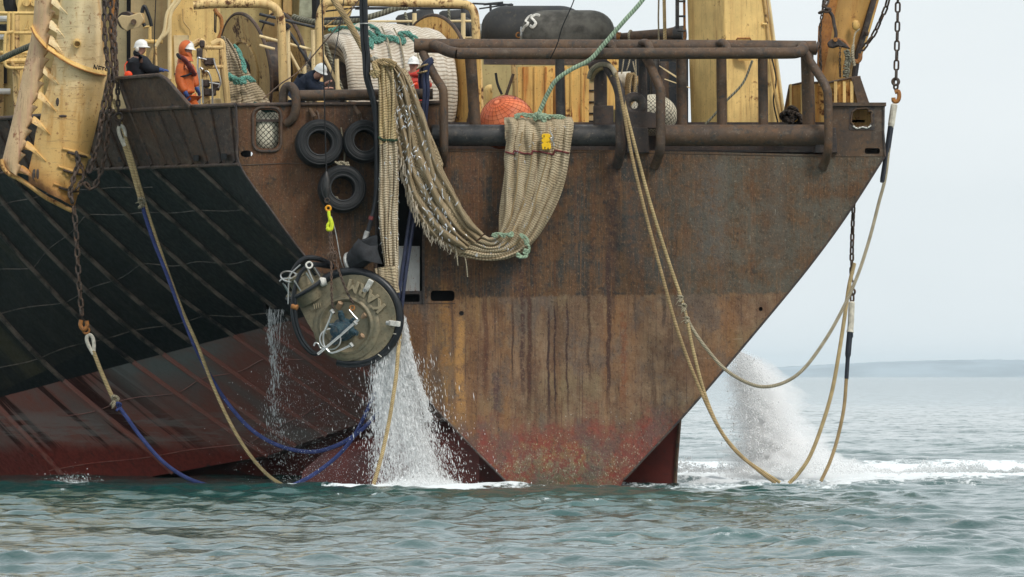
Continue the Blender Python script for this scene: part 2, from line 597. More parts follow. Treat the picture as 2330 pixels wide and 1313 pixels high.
    col = M.mix(M.mul(spd, .5), col, (.035, .026, .022))
    col = M.mix(M.mul(M.step(M.noise((22, 1, 20), 2, .5, off=83), .68, .73), M.step(n1, .48, .62), .6), col, (.42, .37, .30))
    M.color(col)
    M.set('Roughness', M.step(n2, .3, .7, .55, .9))
    # plates dent between the frames
    fr = M.m('SINE', M.mul(M.m('ADD', x, M.mul(n0, .5)), 9.5))
    M.bump(M.m('ADD', M.m('ADD', M.mul(n2, .5), M.mul(n3, .3)), M.m('ADD', M.mul(n0, 3.0), M.mul(fr, .35))), .5, .075)
    return M.mat

def make_hull_mat(bar=False):
    """black topside with a lower, blacker boot and old red bottom; 'paint' and 'boot' are the painted lines on the plating"""
    M = Mat('rub_bar_paint' if bar else 'hull_side_paint', .5, 0, .4)
    p = M.attr('paint')
    q = M.attr('boot')
    x, y, z = M.xyz()
    u, v, _ = M.xyz('uv')
    n1 = M.noise(1.0, 6, .66)
    n2 = M.noise(7, 6, .7, off=4)
    st = M.noise((1.6, .16, 1), 6, .66, 'uv', off=3)      # runs down the frames
    st2 = M.noise((5.0, .22, 1), 4, .65, 'uv', off=9)
    blk = M.mix(M.step(n1, .35, .65), (.012, .011, .010), (.022, .020, .017))
    blk = M.mix(M.mul(M.step(st2, .52, .7), .7), blk, (.045, .040, .030))
    blk = M.mix(M.mul(M.step(n2, .58, .7), .35), blk, (.05, .036, .022))
    ochre = M.mul(M.step(u, 3.2, 1.8), M.step(st, .5, .64))
    blk = M.mix(M.mul(ochre, .7), blk, (.075, .062, .032))
    boot = M.mix(M.step(n2, .4, .7), (.007, .008, .009), (.010, .011, .011))
    c = M.mix(M.step(q, -1.5, 1.5), blk, boot)
    red = M.mix(M.step(n1, .36, .66), (.33, .115, .085), (.27, .155, .13))
    red = M.mix(M.mul(M.step(st, .54, .64), .5), red, (.21, .19, .175))
    teal = M.mul(M.step(M.noise((.55, .5, 1), 4, .6, 'uv', off=15), .5, .64), M.step(p, 150, 20))
    red = M.mix(M.mul(teal, .75), red, (.20, .25, .24))
    runs = M.mul(M.step(st2, .50, .56), M.step(u, 2.3, 1.5), M.step(u, -.9, -.3))
    red = M.mix(M.mul(runs, 1.0), red, (.055, .014, .010))
    zl = M.m('ADD', z, M.mul(M.m('SUBTRACT', n1, .5), .5))
    low = M.step(zl, .95, .55)
    deep = M.mix(M.step(n2, .4, .66), (.25, .042, .028), (.165, .034, .026))
    pale = M.mul(M.step(z, 1.75, 1.45), M.step(z, .7, 1.0), M.step(M.noise((.5, .5, 5), 5, .65, off=17), .44, .6), M.step(u, 8.6, 6.4))
    red = M.mix(M.mul(pale, .55), red, (.32, .29, .265))
    red = M.mix(low, red, deep)
    chips = M.mul(M.step(M.noise((3.2, 3.2, 4.6), 5, .7, off=23), .64, .68), M.step(z, 1.1, .6))
    red = M.mix(chips, red, (.035, .04, .035))
    c = M.mix(M.step(M.m('ADD', p, M.mul(M.m('SUBTRACT', n2, .5), 3)), -1.2, 1.2), c, red)
    ws = M.mul(M.step(M.noise(42, 2, .5, off=19), .70, .73), M.step(st, .53, .6))
    c = M.mix(M.mul(ws, .5), c, (.38, .38, .36))
    c = M.mix(M.mul(M.step(M.noise((20, 20, 20), 3, .6, off=33), .66, .72), .6), c, (.09, .05, .03))
    if bar:
        c = M.mix(M.step(M.noise((3, 3, 3), 5, .65, off=44), .36, .62), c, M.mix(M.step(p, -2, 2), (.15, .115, .09), (.30, .125, .095)))
    M.color(c)
    M.set('Roughness', M.step(n2, .3, .7, .38, .62))
    M.bump(M.m('ADD', M.mul(n2, .4), M.mul(M.noise(.7, 3, .5, off=8), 1.5)), .35, .03)
    return M.mat

def make_water_mat():
    M = Mat('sea_water', .06, 0, .5)
    x, y, z = M.xyz()
    M.set('IOR', 1.33)
    n = M.noise((.09, .03, 1), 4, .6)
    deep = M.mix(M.step(n, .35, .65), (.010, .060, .055), (.020, .085, .077))
    # foam: thrown-up white water behind the stern, under the pump and round the ropes
    fn = M.noise((1.1, .42, 1), 6, .72, off=3)
    fn2 = M.noise((5, 1.6, 3), 5, .7, off=8)
    def blob(cx, cy, rx, ry):
        a = M.m('DIVIDE', M.m('SUBTRACT', x, cx), rx)
        b = M.m('DIVIDE', M.m('SUBTRACT', y, cy), ry)
        return M.m('SUBTRACT', 1.0, M.m('SQRT', M.m('ADD', M.mul(a, a), M.mul(b, b))))
    f1 = blob(-1.95, -1.6, 2.6, 5.0)
    f2 = blob(6.0, 26.0, 7.0, 34.0)
    f3 = blob(17.0, 34.0, 15.0, 28.0)
    f6 = blob(34.0, 38.0, 20.0, 22.0)
    f4 = blob(-4.6, -.8, 1.2, 2.0)
    f5 = blob(-9.9, 3.4, .5, 1.0)
    fm = M.m('MAXIMUM', M.m('MAXIMUM', f1, f2), M.m('MAXIMUM', f3, f6))
    fm = M.m('MAXIMUM', fm, M.mul(M.m('MAXIMUM', f4, f5), .6))
    fv = M.m('ADD', M.m('ADD', M.mul(fm, 1.1), M.mul(M.m('SUBTRACT', fn, .5), 1.6)), M.mul(M.m('SUBTRACT', fn2, .5), .9))
    k = M.step(fv, .10, .34)
    # small crest foam
    cr = M.mul(M.step(M.m('ADD', z, M.mul(M.m('SUBTRACT', fn2, .5), .22)), .115, .17), M.step(M.noise((2.4, 1.0, 4), 5, .7, off=14), .52, .62))
    k = M.m('MAXIMUM', k, M.mul(cr, .75))
    M.color(M.mix(k, deep, (.80, .84, .85)))
    M.set('Roughness', M.step(k, 0, 1, .03, .9))
    w1 = M.noise((5.0, 3.2, 1), 5, .62, off=2, dist=.4)
    w2 = M.noise((12, 7, 1), 4, .6, off=6)
    M.bump(M.m('ADD', M.m('ADD', M.mul(w1, 1.0), M.mul(w2, .30)), M.mul(M.mul(k, fn2), .6)), .34, .06)
    # far off the wavelets are finer than the grid: tilt the facets directly
    bn = M.b.inputs['Normal'].links[0].from_socket
    t_ = M.t
    mp = t_.nodes.new('ShaderNodeMapping')
    mp.inputs['Scale'].default_value = (1.4, .8, 1)
    M.put(mp.inputs['Vector'], M.coord())
    nc = t_.nodes.new('ShaderNodeTexNoise')
    nc.inputs['Detail'].default_value = 4.0
    nc.inputs['Roughness'].default_value = .65
    nc.inputs['Scale'].default_value = 1.0
    M.put(nc.inputs['Vector'], mp.outputs['Vector'])
    sv = t_.nodes.new('ShaderNodeVectorMath'); sv.operation = 'SUBTRACT'
    M.put(sv.inputs[0], nc.outputs['Color']); sv.inputs[1].default_value = (.5, .5, .5)
    big = M.m('ADD', .55, M.mul(M.noise((.05, .012, 1), 4, .6, off=30), .9))
    sc_ = t_.nodes.new('ShaderNodeVectorMath'); sc_.operation = 'SCALE'
    M.put(sc_.inputs[0], sv.outputs[0])
    M.put(sc_.inputs['Scale'], M.mul(M.step(y, 5, 160), big, .85))
    fl = t_.nodes.new('ShaderNodeVectorMath'); fl.operation = 'MULTIPLY'
    M.put(fl.inputs[0], sc_.outputs[0]); fl.inputs[1].default_value = (1, 1, 0)
    ad = t_.nodes.new('ShaderNodeVectorMath'); ad.operation = 'ADD'
    M.put(ad.inputs[0], fl.outputs[0]); M.put(ad.inputs[1], bn)
    nm = t_.nodes.new('ShaderNodeVectorMath'); nm.operation = 'NORMALIZE'
    M.put(nm.inputs[0], ad.outputs[0])
    M.set('Normal', nm.outputs[0])
    return M.mat

T_STERN = make_transom_mat()
T_HULL = make_hull_mat()
T_BAR = make_hull_mat(True)
T_WATER = make_water_mat()
T_RUST = m_rust('brown_rusty_steel')
T_RUSTD = m_rust('dark_worn_steel', (.040, .034, .032), (.075, .047, .034), (.030, .033, .038), orange=.12)
T_RUSTR = m_rust('bulwark_steel', (.058, .038, .029), (.10, .060, .038), (.034, .036, .038), orange=.35)
T_BLACKST = m_rust('worn_black_steel', (.024, .025, .027), (.05, .046, .043), (.017, .018, .02), rough=.42, orange=.05)
T_YEL = m_paint('cream_yellow_paint', (.78, .54, .20), thr=.565, streak=.55)
T_YELW = m_paint('weathered_yellow_paint', (.70, .43, .13), thr=.525, streak=.8, warm=(.45, .17, .035))
T_YELO = m_paint('rust_streaked_yellow_paint', (.76, .47, .14), thr=.545, streak=1.0, warm=(.46, .16, .03))
T_CREAM = m_paint('pale_cream_paint', (.78, .62, .34), thr=.61, streak=.3, rust=(.30, .14, .05), warm=(.58, .36, .14))
T_TAN = m_paint('dull_tan_paint', (.50, .38, .20), thr=.60, streak=.3)
T_OLIVE = m_paint('olive_yellow_paint', (.50, .40, .18), thr=.62, streak=.3)
T_PIPEY = m_paint('rusting_yellow_pipe_paint', (.78, .55, .24), thr=.50, streak=.7, rust=(.17, .075, .03))
def make_door_mat():
    """cream paint, scratched across, stained orange towards the foot"""
    M = Mat('trawl_door_cream_paint', .5, 0, .4)
    x, y, z = M.xyz()
    n1 = M.noise(1.5, 6, .65)
    n2 = M.noise(9, 6, .7, off=2)
    foot = M.step(M.m('ADD', z, M.mul(M.m('SUBTRACT', n1, .5), 2.2)), 11.2, 7.6)
    c = M.mix(M.step(n1, .35, .65), (.72, .57, .32), (.82, .67, .40))
    c = M.mix(M.mul(foot, .9), c, (.70, .42, .13))
    c = M.mix(M.mul(M.step(M.noise((3, 3, .5), 5, .7, off=5), .50, .64), .75), c, (.56, .30, .085))
    c = M.mix(M.mul(M.step(M.noise((1.4, 1, 16), 5, .72, off=7), .57, .65), .65), c, (.42, .24, .10))
    c = M.mix(M.mul(M.step(M.noise((2.6, 1, 30), 4, .7, off=17), .62, .68), .5), c, (.36, .24, .13))
    c = M.mix(M.mul(M.step(n2, .585, .65), .8), c, (.30, .12, .04))
    c = M.mix(M.step(M.noise(15, 4, .6, off=11), .70, .73), c, (.08, .045, .03))
    zf = M.m('ADD', M.m('SUBTRACT', z, 7.495), M.mul(M.m('ADD', x, 11.893), .696))
    zf = M.m('ADD', zf, M.mul(M.m('SUBTRACT', n2, .5), .5))
    c = M.mix(M.mul(M.step(zf, .75, .2), .8), c, (.52, .24, .06))
    c = M.mix(M.step(zf, .30, .02), c, (.20, .085, .03))
    M.color(c)
    M.bump(M.m('ADD', n2, M.mul(n1, 2.0)), .35, .03)
    return M.mat
T_DOOR = make_door_mat()
T_FLANGE = m_paint('drum_flange_paint', (.52, .35, .14), rust=(.16, .09, .045), thr=.52, streak=.5, sc=1.3)
T_RUBBER = m_plain('black_rubber', (.022, .023, .025), .55, 0, .4, 4, 'pos', .2)
T_FENDER = Mat('fender_rubber', .62, 0, .4)
_n = T_FENDER.noise(1.2, 6, .65)
T_FENDER.color(T_FENDER.mix(T_FENDER.mul(T_FENDER.step(T_FENDER.noise((9, 9, 9), 5, .7), .55, .72), .5),
               T_FENDER.mix(T_FENDER.step(_n, .35, .65), (.018, .019, .020), (.036, .035, .033)), (.11, .085, .05)))
T_FENDER.bump(T_FENDER.noise(20, 4), .2, .01)
T_FENDER = T_FENDER.mat
T_WHITE = m_plain('white_paint', (.80, .80, .77), .4, 0, .04, 5, 'pos', .05)
T_CHALK = m_plain('chalky_white_paint', (.66, .64, .58), .8, 0, .25, 14, 'pos', .1)
T_INK = m_plain('black_marker_paint', (.02, .018, .015), .7, 0, .2, 10, 'pos', .05)
T_STEEL = m_plain('stainless_steel', (.52, .52, .50), .3, .9, .1, 9, 'pos', .05)
T_GALV = m_plain('galvanised_steel', (.40, .40, .38), .5, .6, .3, 12, 'pos', .1)
T_CHAIN = m_rust('rusty_chain_steel', (.045, .034, .028), (.085, .048, .028), (.03, .028, .028), orange=.45, sc=3)
T_CHAINR = m_rust('orange_rusted_steel', (.30, .12, .03), (.42, .17, .035), (.12, .05, .02), orange=.6, sc=3)
T_DARK = m_plain('recess_shade_and_gear_black', (.012, .012, .013), .8, 0, .3, 3, 'pos', .1)  # black of dark wires and fittings; shade painted into recesses and openings
T_NAVYST = m_rust('dark_blue_machinery', (.022, .028, .036), (.035, .038, .042), (.016, .02, .026), orange=.12)
T_BLUEM = m_rust('blue_motor_paint', (.020, .052, .078), (.04, .08, .095), (.012, .022, .032), orange=.25, sc=3, rough=.35)
T_ROPE = m_rope('tan_rope_fibre', (.52, .37, .19))
T_ROPEP = m_rope('pale_rope_fibre', (.50, .43, .30))
T_ROPEY = m_rope('golden_rope_fibre', (.62, .465, .24))
T_BLUE = m_rope('blue_rope_fibre', (.075, .10, .28), 30)
T_GREEN = m_rope('green_rope_fibre', (.40, .52, .36), 14, .6)
T_TEAL = m_rope('teal_twine_fibre', (.17, .42, .34), 22)
T_GREY = m_rope('grey_hawser_fibre', (.24, .23, .17), 12)
T_HOSE = m_plain('black_hose_rubber', (.012, .014, .017), .35, 0, .3, 8, 'pos', .05)
T_HOSEB = m_plain('dark_blue_hose_rubber', (.022, .028, .062), .4, 0, .3, 8, 'pos', .05)
T_SLEEVE = m_plain('black_tape_sleeve', (.014, .018, .028), .5, 0, .3, 30, 'pos', .3)
T_CANVASW = m_plain('soiled_white_canvas', (.58, .54, .45), .85, 0, .25, 9, 'pos', .3)
T_NET = m_net('tan_netting', (.46, .36, .225), (.60, .495, .335), 20, mesh_dark=(.17, .125, .075))
T_NETB = m_net('brown_netting', (.35, .265, .155), (.48, .375, .235), 13, (.13, .08, .05), (.12, .085, .05), True)
T_NETP2 = m_net('light_tan_netting', (.56, .46, .31), (.66, .57, .42), 18, mesh_dark=(.20, .14, .085))
T_NETY = m_net('golden_netting', (.58, .44, .22), (.64, .51, .31), 17, mesh_dark=(.26, .19, .10))
T_NETP = m_net('pale_netting', (.56, .50, .40), (.72, .67, .58), 11, (.42, .33, .24), (.40, .32, .24))
T_NETG = m_net('grey_tan_netting', (.34, .27, .17), (.44, .36, .25), 12)
T_NETK = m_net('black_laced_netting', (.62, .56, .42), (.7, .64, .5), 8, (.5, .42, .3), (.03, .028, .02), True)
T_SKIN = m_plain('skin', (.46, .24, .17), .55, 0, .12, 9, 'obj', .05)
T_NAVY = m_plain('navy_cloth', (.016, .023, .042), .85, 0, .4, 9, 'obj', .4)
T_BLKCLOTH = m_plain('black_cloth', (.010, .012, .017), .85, 0, .4, 9, 'obj', .4)
T_OIL = m_plain('orange_oilskin', (.56, .125, .028), .5, 0, .2, 6, 'obj', .3)
T_REDC = m_plain('red_oilskin', (.52, .045, .03), .5, 0, .25, 6, 'obj', .3)
T_MAROON = m_plain('maroon_lifejacket', (.15, .03, .028), .6, 0, .25, 12, 'obj', .3)
T_GLOVE = m_plain('blue_glove', (.03, .07, .22), .6, 0, .3, 12, 'obj', .2)
T_HAIR = m_plain('brown_hair', (.05, .03, .02), .7, 0, .3, 30, 'obj', .3)
T_EYE = m_plain('dark_eye', (.015, .012, .01), .2, 0, .1, 5, 'obj', 0)
T_NEON = m_plain('neon_orange_plastic', (.85, .07, .012), .5, 0, .12, 8, 'pos', .1)
T_LIME = m_plain('lime_yellow_paint', (.68, .76, .03), .45, 0, .15, 12, 'pos', .1)
T_SENSOR = m_plain('yellow_plastic', (.88, .52, .008), .35, 0, .08, 10, 'pos', .05)
T_PUMP = Mat('pump_cast_alloy', .5, .25, .45)
_a = T_PUMP.noise(2.6, 6, .65)
_b = T_PUMP.noise(13, 6, .7, off=3)
T_PUMP.color(T_PUMP.mix(T_PUMP.mul(T_PUMP.step(_b, .5, .72), .7), T_PUMP.mix(T_PUMP.step(_a, .36, .64), (.155, .143, .095), (.26, .215, .135)), (.10, .062, .03)))
T_PUMP.bump(_b, .35, .02)
T_PUMP = T_PUMP.mat
T_PUMPL = m_plain('raised_letter_alloy', (.34, .28, .18), .5, .2, .15, 14, 'pos', .1)
T_FISH = m_plain('silver_fish_skin', (.72, .73, .74), .22, .55, .2, 22, 'obj', .05)
T_FRAY = m_plain('frayed_net_twine', (.50, .43, .33), .9, 0, .25, 10, 'pos', .1)
T_LAND = m_plain('coast_fields', (.27, .31, .34), .9, 0, .35, .002, 'pos', 0)
_B = Mat('orange_buoy_plastic', .42, 0, .45)
_B.color(_B.mix(_B.step(_B.noise(2.2, 4, .6), .35, .65), (.88, .20, .07), (.92, .27, .11)))
_B.bump(_B.noise(30, 3), .1, .01)
T_BUOY = _B.mat

def spray_mat(name, alpha):
    """drops and froth: white, and lit through"""
    m = bpy.data.materials.new(name)
    m.use_nodes = True
    t = m.node_tree
    t.nodes.clear()
    out = t.nodes.new('ShaderNodeOutputMaterial')
    d = t.nodes.new('ShaderNodeBsdfDiffuse')
    d.inputs['Color'].default_value = (.985, .99, .99, 1)
    tr = t.nodes.new('ShaderNodeBsdfTranslucent')
    tr.inputs['Color'].default_value = (.985, .99, .99, 1)
    a = t.nodes.new('ShaderNodeMixShader')
    a.inputs[0].default_value = .5
    t.links.new(d.outputs[0], a.inputs[1]); t.links.new(tr.outputs[0], a.inputs[2])
    tp = t.nodes.new('ShaderNodeBsdfTransparent')
    c = t.nodes.new('ShaderNodeMixShader')
    c.inputs[0].default_value = alpha
    t.links.new(tp.outputs[0], c.inputs[1]); t.links.new(a.outputs[0], c.inputs[2])
    t.links.new(c.outputs[0], out.inputs['Surface'])
    return m
T_SPRAY = spray_mat('white_water_drops', .8)
T_MIST = spray_mat('fine_white_spray', .6)

# ------------------------------------------------------------------ sea and far coast
def np_mesh(name, V, Fq, mat, smooth=True):
    me = bpy.data.meshes.new(name)
    k = Fq.shape[1]
    me.vertices.add(len(V))
    me.vertices.foreach_set('co', np.ascontiguousarray(V, dtype=np.float32).ravel())
    me.loops.add(Fq.size)
    me.loops.foreach_set('vertex_index', np.ascontiguousarray(Fq, dtype=np.int32).ravel())
    me.polygons.add(len(Fq))
    me.polygons.foreach_set('loop_start', np.arange(0, Fq.size, k, dtype=np.int32))
    me.polygons.foreach_set('loop_total', np.full(len(Fq), k, dtype=np.int32))
    me.polygons.foreach_set('use_smooth', np.full(len(Fq), smooth))
    me.update(calc_edges=True)
    me.materials.append(mat)
    o = bpy.data.objects.new(name, me)
    COL.objects.link(o)
    return o

def build_sea():
    xs = list(np.arange(-12.6, 12.6, .085))
    s = .09
    right, left = [], []
    a = xs[-1]
    while a < 12500:
        a += s; right.append(a); s *= 1.065
    s = .09; a = xs[0]
    while a > -12500:
        a -= s; left.append(a); s *= 1.065
    X = np.array(left[::-1] + xs + right)
    ys = list(np.arange(-96, 6, .15))
    y, s = ys[-1], .15
    while y < 45800:
        s = .15 + .0042 * (y - 6) + max(0, y - 500) * .02
        y += s; ys.append(y)
    pre, y, s = [], -96.0, .2
    while y > -420:
        y -= s; s *= 1.12; pre.append(y)
    Y = np.array(pre[::-1] + ys)
    sx = np.gradient(X); sy = np.gradient(Y)
    GX, GY = np.meshgrid(X, Y)
    H = np.zeros_like(GX); DX = np.zeros_like(GX); DY = np.zeros_like(GX)
    r = np.random.default_rng(5)
    N = 120
    lam = np.exp(r.uniform(np.log(.32), np.log(8.0), N))
    wind = R(255)
    for i in range(N):
        th = wind + r.normal(0, .75)
        kx, ky = math.cos(th), math.sin(th)
        k = 2 * math.pi / lam[i]
        amp = .0050 * lam[i] ** .52 * r.uniform(.6, 1.3)
        step_ = np.abs(sx[None, :] * kx) + np.abs(sy[:, None] * ky)
        att = np.clip(1.6 - 3.2 * step_ / lam[i], 0, 1)
        ph = k * (GX * kx + GY * ky) + r.uniform(0, 6.28)
        H += amp * np.cos(ph) * att
        DX -= kx * amp * 1.15 * np.sin(ph) * att
        DY -= ky * amp * 1.15 * np.sin(ph) * att
    # gusts: some patches rougher than others
    g = .85 + .3 * np.sin(GX * .21 + 1.3 * np.sin(GY * .05)) * np.sin(GY * .083 + .7)
    H *= g
    V = np.stack([GX + DX, GY + DY, H], -1).reshape(-1, 3)
    ny, nx = GX.shape
    idx = np.arange(nx * ny).reshape(ny, nx)
    Q = np.stack([idx[:-1, :-1], idx[:-1, 1:], idx[1:, 1:], idx[1:, :-1]], -1).reshape(-1, 4)
    o = np_mesh('sea', V, Q, T_WATER)
    o['kind'] = 'structure'
    return o
build_sea()

def build_coast():
    mb = MB()
    prof = [(-400, 851), (300, 850), (900, 848), (1500, 846), (1700, 840), (1790, 834), (1850, 831), (1900, 828), (1960, 825.5), (2000, 823), (2100, 820.5), (2170, 819), (2250, 818), (2330, 819), (2500, 822), (2800, 830), (3300, 845)]
    prof = [(p.x, p.z) for p in cat([Vector((a, 0, b)) for a, b in prof], 6)]
    g = []
    for dy, k in ((43000, 0.0), (43300, .55), (43800, .9), (44500, 1.0), (45200, .2)):
        row = []
        for i, (px, py) in enumerate(prof):
            w = P(px, 856 - (856 - py) * k - (3 if k > .5 else 0) * 0 + .6 * math.sin(i * 1.9 + dy), dy)
            w.z = max(w.z, -1) if k else -1.0
            row.append(w)
        g.append(row)
    mb.sheet(g)
    o = obj('coast_hills', mb, T_LAND, sharp=80)
    o['kind'] = 'structure'
build_coast()

def build_haze():
    mb = MB().box((-12300, -330, -2.2), (12300, 45700, 105))
    m = bpy.data.materials.new('sea_air')
    m.use_nodes = True
    t = m.node_tree
    t.nodes.clear()
    out = t.nodes.new('ShaderNodeOutputMaterial')
    v = t.nodes.new('ShaderNodeVolumePrincipled')
    v.inputs['Color'].default_value = (.80, .91, 1.0, 1)
    v.inputs['Density'].default_value = .000022
    v.inputs['Anisotropy'].default_value = -.4
    t.links.new(v.outputs[0], out.inputs['Volume'])
    o = obj('haze', mb, m)
    o['kind'] = 'stuff'
    tag(o, 'thin pale blue sea haze softening the far coast', 'haze', kind='stuff')
build_haze()

# ------------------------------------------------------------------ the trawler: hull
ship = thing('fishing_trawler', 'rusty black and red hulled stern trawler with brown pipe rails and yellow deck gear', 'ship', (1.2, 6.0, 0.0))

def frame_dy(u):
    return (545 - u) / 100.0 * 2.1
STD = [(0, 0), (60, 55), (130, 118), (300, 268), (440, 371), (620, 497), (735, 572)]
EDGE = [(0, 0), (75, 108), (155, 215), (315, 399), (449, 559), (560, 672), (640, 750)]
FWD = [(0, 0), (75, 108), (188, 235), (271, 321), (386, 417), (625, 588), (705, 640)]
FF = [(0, 0), (40, 120), (110, 260), (190, 380), (300, 510), (420, 640), (480, 715)]
def frame_curve(u):
    keys = [(-760, FF), (-330, FF), (-95, FWD), (90, STD), (449, STD), (545, EDGE)]
    for (a, A), (b, B) in zip(keys, keys[1:]):
        if u <= b:
            t = max(0, (u - a) / (b - a))
            return [(A[i][0] + (B[i][0] - A[i][0]) * t, A[i][1] + (B[i][1] - A[i][1]) * t) for i in range(7)]
    return EDGE
def base_y(u):
    return 374 + (545 - u) * .035
def hull_pt(u, v, out=0.0):
    """v 0..1 from the knuckle down to the chine"""
    C = [Vector((a, b, 0)) for a, b in frame_curve(u)]
    f = v * 6
    i = min(int(f), 5)
    t = f - i
    p0 = C[i - 1] if i > 0 else C[0] * 2 - C[1]
    p1, p2 = C[i], C[i + 1]
    p3 = C[i + 2] if i < 5 else C[6] * 2 - C[5]
    q = 0.5 * ((2 * p1) + (p2 - p0) * t + (2 * p0 - 5 * p1 + 4 * p2 - p3) * t * t + (3 * p1 - p0 - 3 * p2 + p3) * t ** 3)
    return (u + q.x, base_y(u) + q.y, frame_dy(u) - out)
US = [-760 + 1305 * i / 100 for i in range(101)]
VS = [i / 60 for i in range(61)]
def build_side():
    mb = MB()
    g, uv, pa, bo = [], [], [], []
    for v in VS:
        row, ur = [], []
        for u in US:
            p = hull_pt(u, v)
            row.append(P(*p))
            ur.append(((u + 330) / 100.0, v * 8))
            pa.append(p[1] - (904 - .265 * p[0]))
            bo.append(p[1] - (892 - .471 * p[0]))
        g.append(row); uv.append(ur)
    mb.sheet(g, uv)
    o = obj('side_plating', mb, T_HULL, ship)
    for nm, arr in (('paint', pa), ('boot', bo)):
        at = o.data.attributes.new(nm, 'FLOAT', 'POINT')
        at.data.foreach_set('value', arr)
    for u in (-320, -205, -95, -40, 20, 90, 180, 265, 345, 449):
        path = [P(*hull_pt(u, v, .03)) for v in [k / 40 for k in range(0, 41)]]
        mbs = MB().tube(path, .075, 8)
        # uv/attributes so that the bars carry the paint of the plating they sit on
        s = obj('rub_bar', mbs, T_BAR, o)
        ring = 8
        pv, bv = [], []
        for v in [k / 40 for k in range(0, 41)]:
            p = hull_pt(u, v)
            pv += [p[1] - (904 - .265 * p[0])] * ring
            bv += [p[1] - (892 - .471 * p[0]) - 20] * ring
        for nm, arr in (('paint', pv), ('boot', bv)):
            at = s.data.attributes.new(nm, 'FLOAT', 'POINT')
            at.data.foreach_set('value', arr)
    for v, ua, ub in ((.13, -500, 300), (.30, -420, 449), (.44, -300, 345), (.60, -330, 265), (.74, -250, 180), (.88, -330, 90)):
        us_ = [ua + (ub - ua) * k / 40 for k in range(41)]
        sm = obj('weld_seam', MB().tube([P(*hull_pt(u, v + .004 * math.sin(u * .05), .012)) for u in us_], .013, 5), T_BAR, o)
        for nm, f_ in (('paint', lambda p: p[1] - (904 - .265 * p[0])), ('boot', lambda p: p[1] - (892 - .471 * p[0]))):
            at = sm.data.attributes.new(nm, 'FLOAT', 'POINT')
            at.data.foreach_set('value', [f_(hull_pt(u, v)) for u in us_ for _ in range(5)])
    # underside: from the chine in and down to the water
    mb = MB()
    g = []
    for k, (dx, dyy, ty) in enumerate(((0, 0, 0), (16, .5, .02), (32, .9, .3), (60, 1.0, .7), (90, 1.1, 1.0))):
        row = []
        for u in US:
            x, y, d = hull_pt(u, 1.0)
            yb = 1150
            row.append(P(x + dx, y + (yb - y) * ty, d + dyy))
        g.append(row)
    mb.sheet(g)
    b = obj('bottom_plating', mb, T_BOTTOM, ship)
    # skeg in the middle of the stern, curved forward
    mb = MB()
    g = []
    for (py, k) in ((985, .0), (1000, .3), (1030, .75), (1070, 1.0), (1110, 1.05), (1180, 1.05)):
        row = []
        for j in range(15):
            t = j / 14
            px = 960 - 300 * k * (1 - t) ** .75 - 0 * t
            px = (880 - 190 * k) + t * (1090 - (880 - 190 * k))
            row.append(P(px, py, 2.6 - 1.5 * math.sin(math.pi * t * .5) ** .8))
        g.append(row)
    mb.sheet(g)
    obj('skeg', mb, T_BOTTOM, ship)

def make_bottom_mat():
    M = Mat('bottom_red_paint', .5, 0, .4)
    n1 = M.noise(1.2, 6, .65)
    n2 = M.noise(6, 6, .7, off=3)
    x, y, z = M.xyz()
    c = M.mix(M.step(n1, .35, .65), (.15, .028, .02), (.085, .022, .018))
    c = M.mix(M.mul(M.step(n2, .55, .7), .6), c, (.045, .02, .016))
    c = M.mix(M.mul(M.step(M.noise((4, 4, 3), 5, .7, off=8), .63, .67), M.step(z, 1.0, .4)), c, (.04, .045, .04))
    M.color(c)
    M.bump(n2, .3, .02)
    return M.mat
T_BOTTOM = make_bottom_mat()
build_side()

# stern plate
EDGE_L = [(537, 238), (541, 310), (545, 375), (620, 483), (700, 590), (860, 773), (994, 933), (1165, 1110)]
EDGE_R = [(1420, 1092), (1545, 958), (1640, 849), (1795, 664), (1875, 562), (1940, 470), (2012, 357)]
def rrect(x0, y0, x1, y1, r, n=5):
    o = []
    for cx, cy, a0 in ((x1 - r, y0 + r, -90), (x1 - r, y1 - r, 0), (x0 + r, y1 - r, 90), (x0 + r, y0 + r, 180)):
        for k in range(n + 1):
            a = R(a0 + 90 * k / n)
            o.append((cx + r * math.cos(a), cy + r * math.sin(a)))
    return o
def oval(cx, cy, rx, ry, n=12):
    return [(cx + rx * math.cos(2 * math.pi * k / n), cy + ry * math.sin(2 * math.pi * k / n)) for k in range(n)]
outer = EDGE_L + [(1205, 1160), (1380, 1160)] + EDGE_R + [(2012, 352), (1885, 352), (1450, 342), (1012, 338), (1008, 250), (1004, 236), (640, 236)]
holes = [rrect(582, 250, 634, 338, 16), rrect(856, 340, 962, 690, 6), rrect(980, 661, 1034, 685, 7), oval(1050, 713, 5.5, 5.5), oval(1731, 703, 4.5, 5), oval(561, 350, 14, 8)]
mb = MB().slab(PP(outer, 0), .09, [PP(h, 0) for h in holes])
plate = obj('stern_plate', mb, T_STERN, ship, sharp=25)
# bead along the plate edges
mb = MB().tube(cat(PP(EDGE_R[::-1], -.02), 4), .028, 6)
obj('edge_bead', mb, T_RUSTD, plate)
mb = MB().tube(cat(PP(EDGE_L, -.02), 4), .028, 6)
obj('edge_bead', mb, T_RUSTD, plate)
for pts in ([(545, 376), (640, 372), (780, 372)], [(1012, 344), (1450, 347), (1885, 356)], [(966, 350), (966, 690), (1036, 690)]):
    obj('weld_seam', MB().tube(PP(pts, -.004), .012, 5), T_RUST, plate)
obj('hole_back', MB().box(P(540, 362, .3), P(571, 340, .34)), T_DARK, ship)  # black sheet added to stand for the dark inside the oval hole
# rim round the mooring opening
mb = MB().tube(PP(rrect(576, 244, 640, 344, 20), -.02), .035, 7, closed=True)
obj('opening_rim', mb, T_RUSTR, plate)
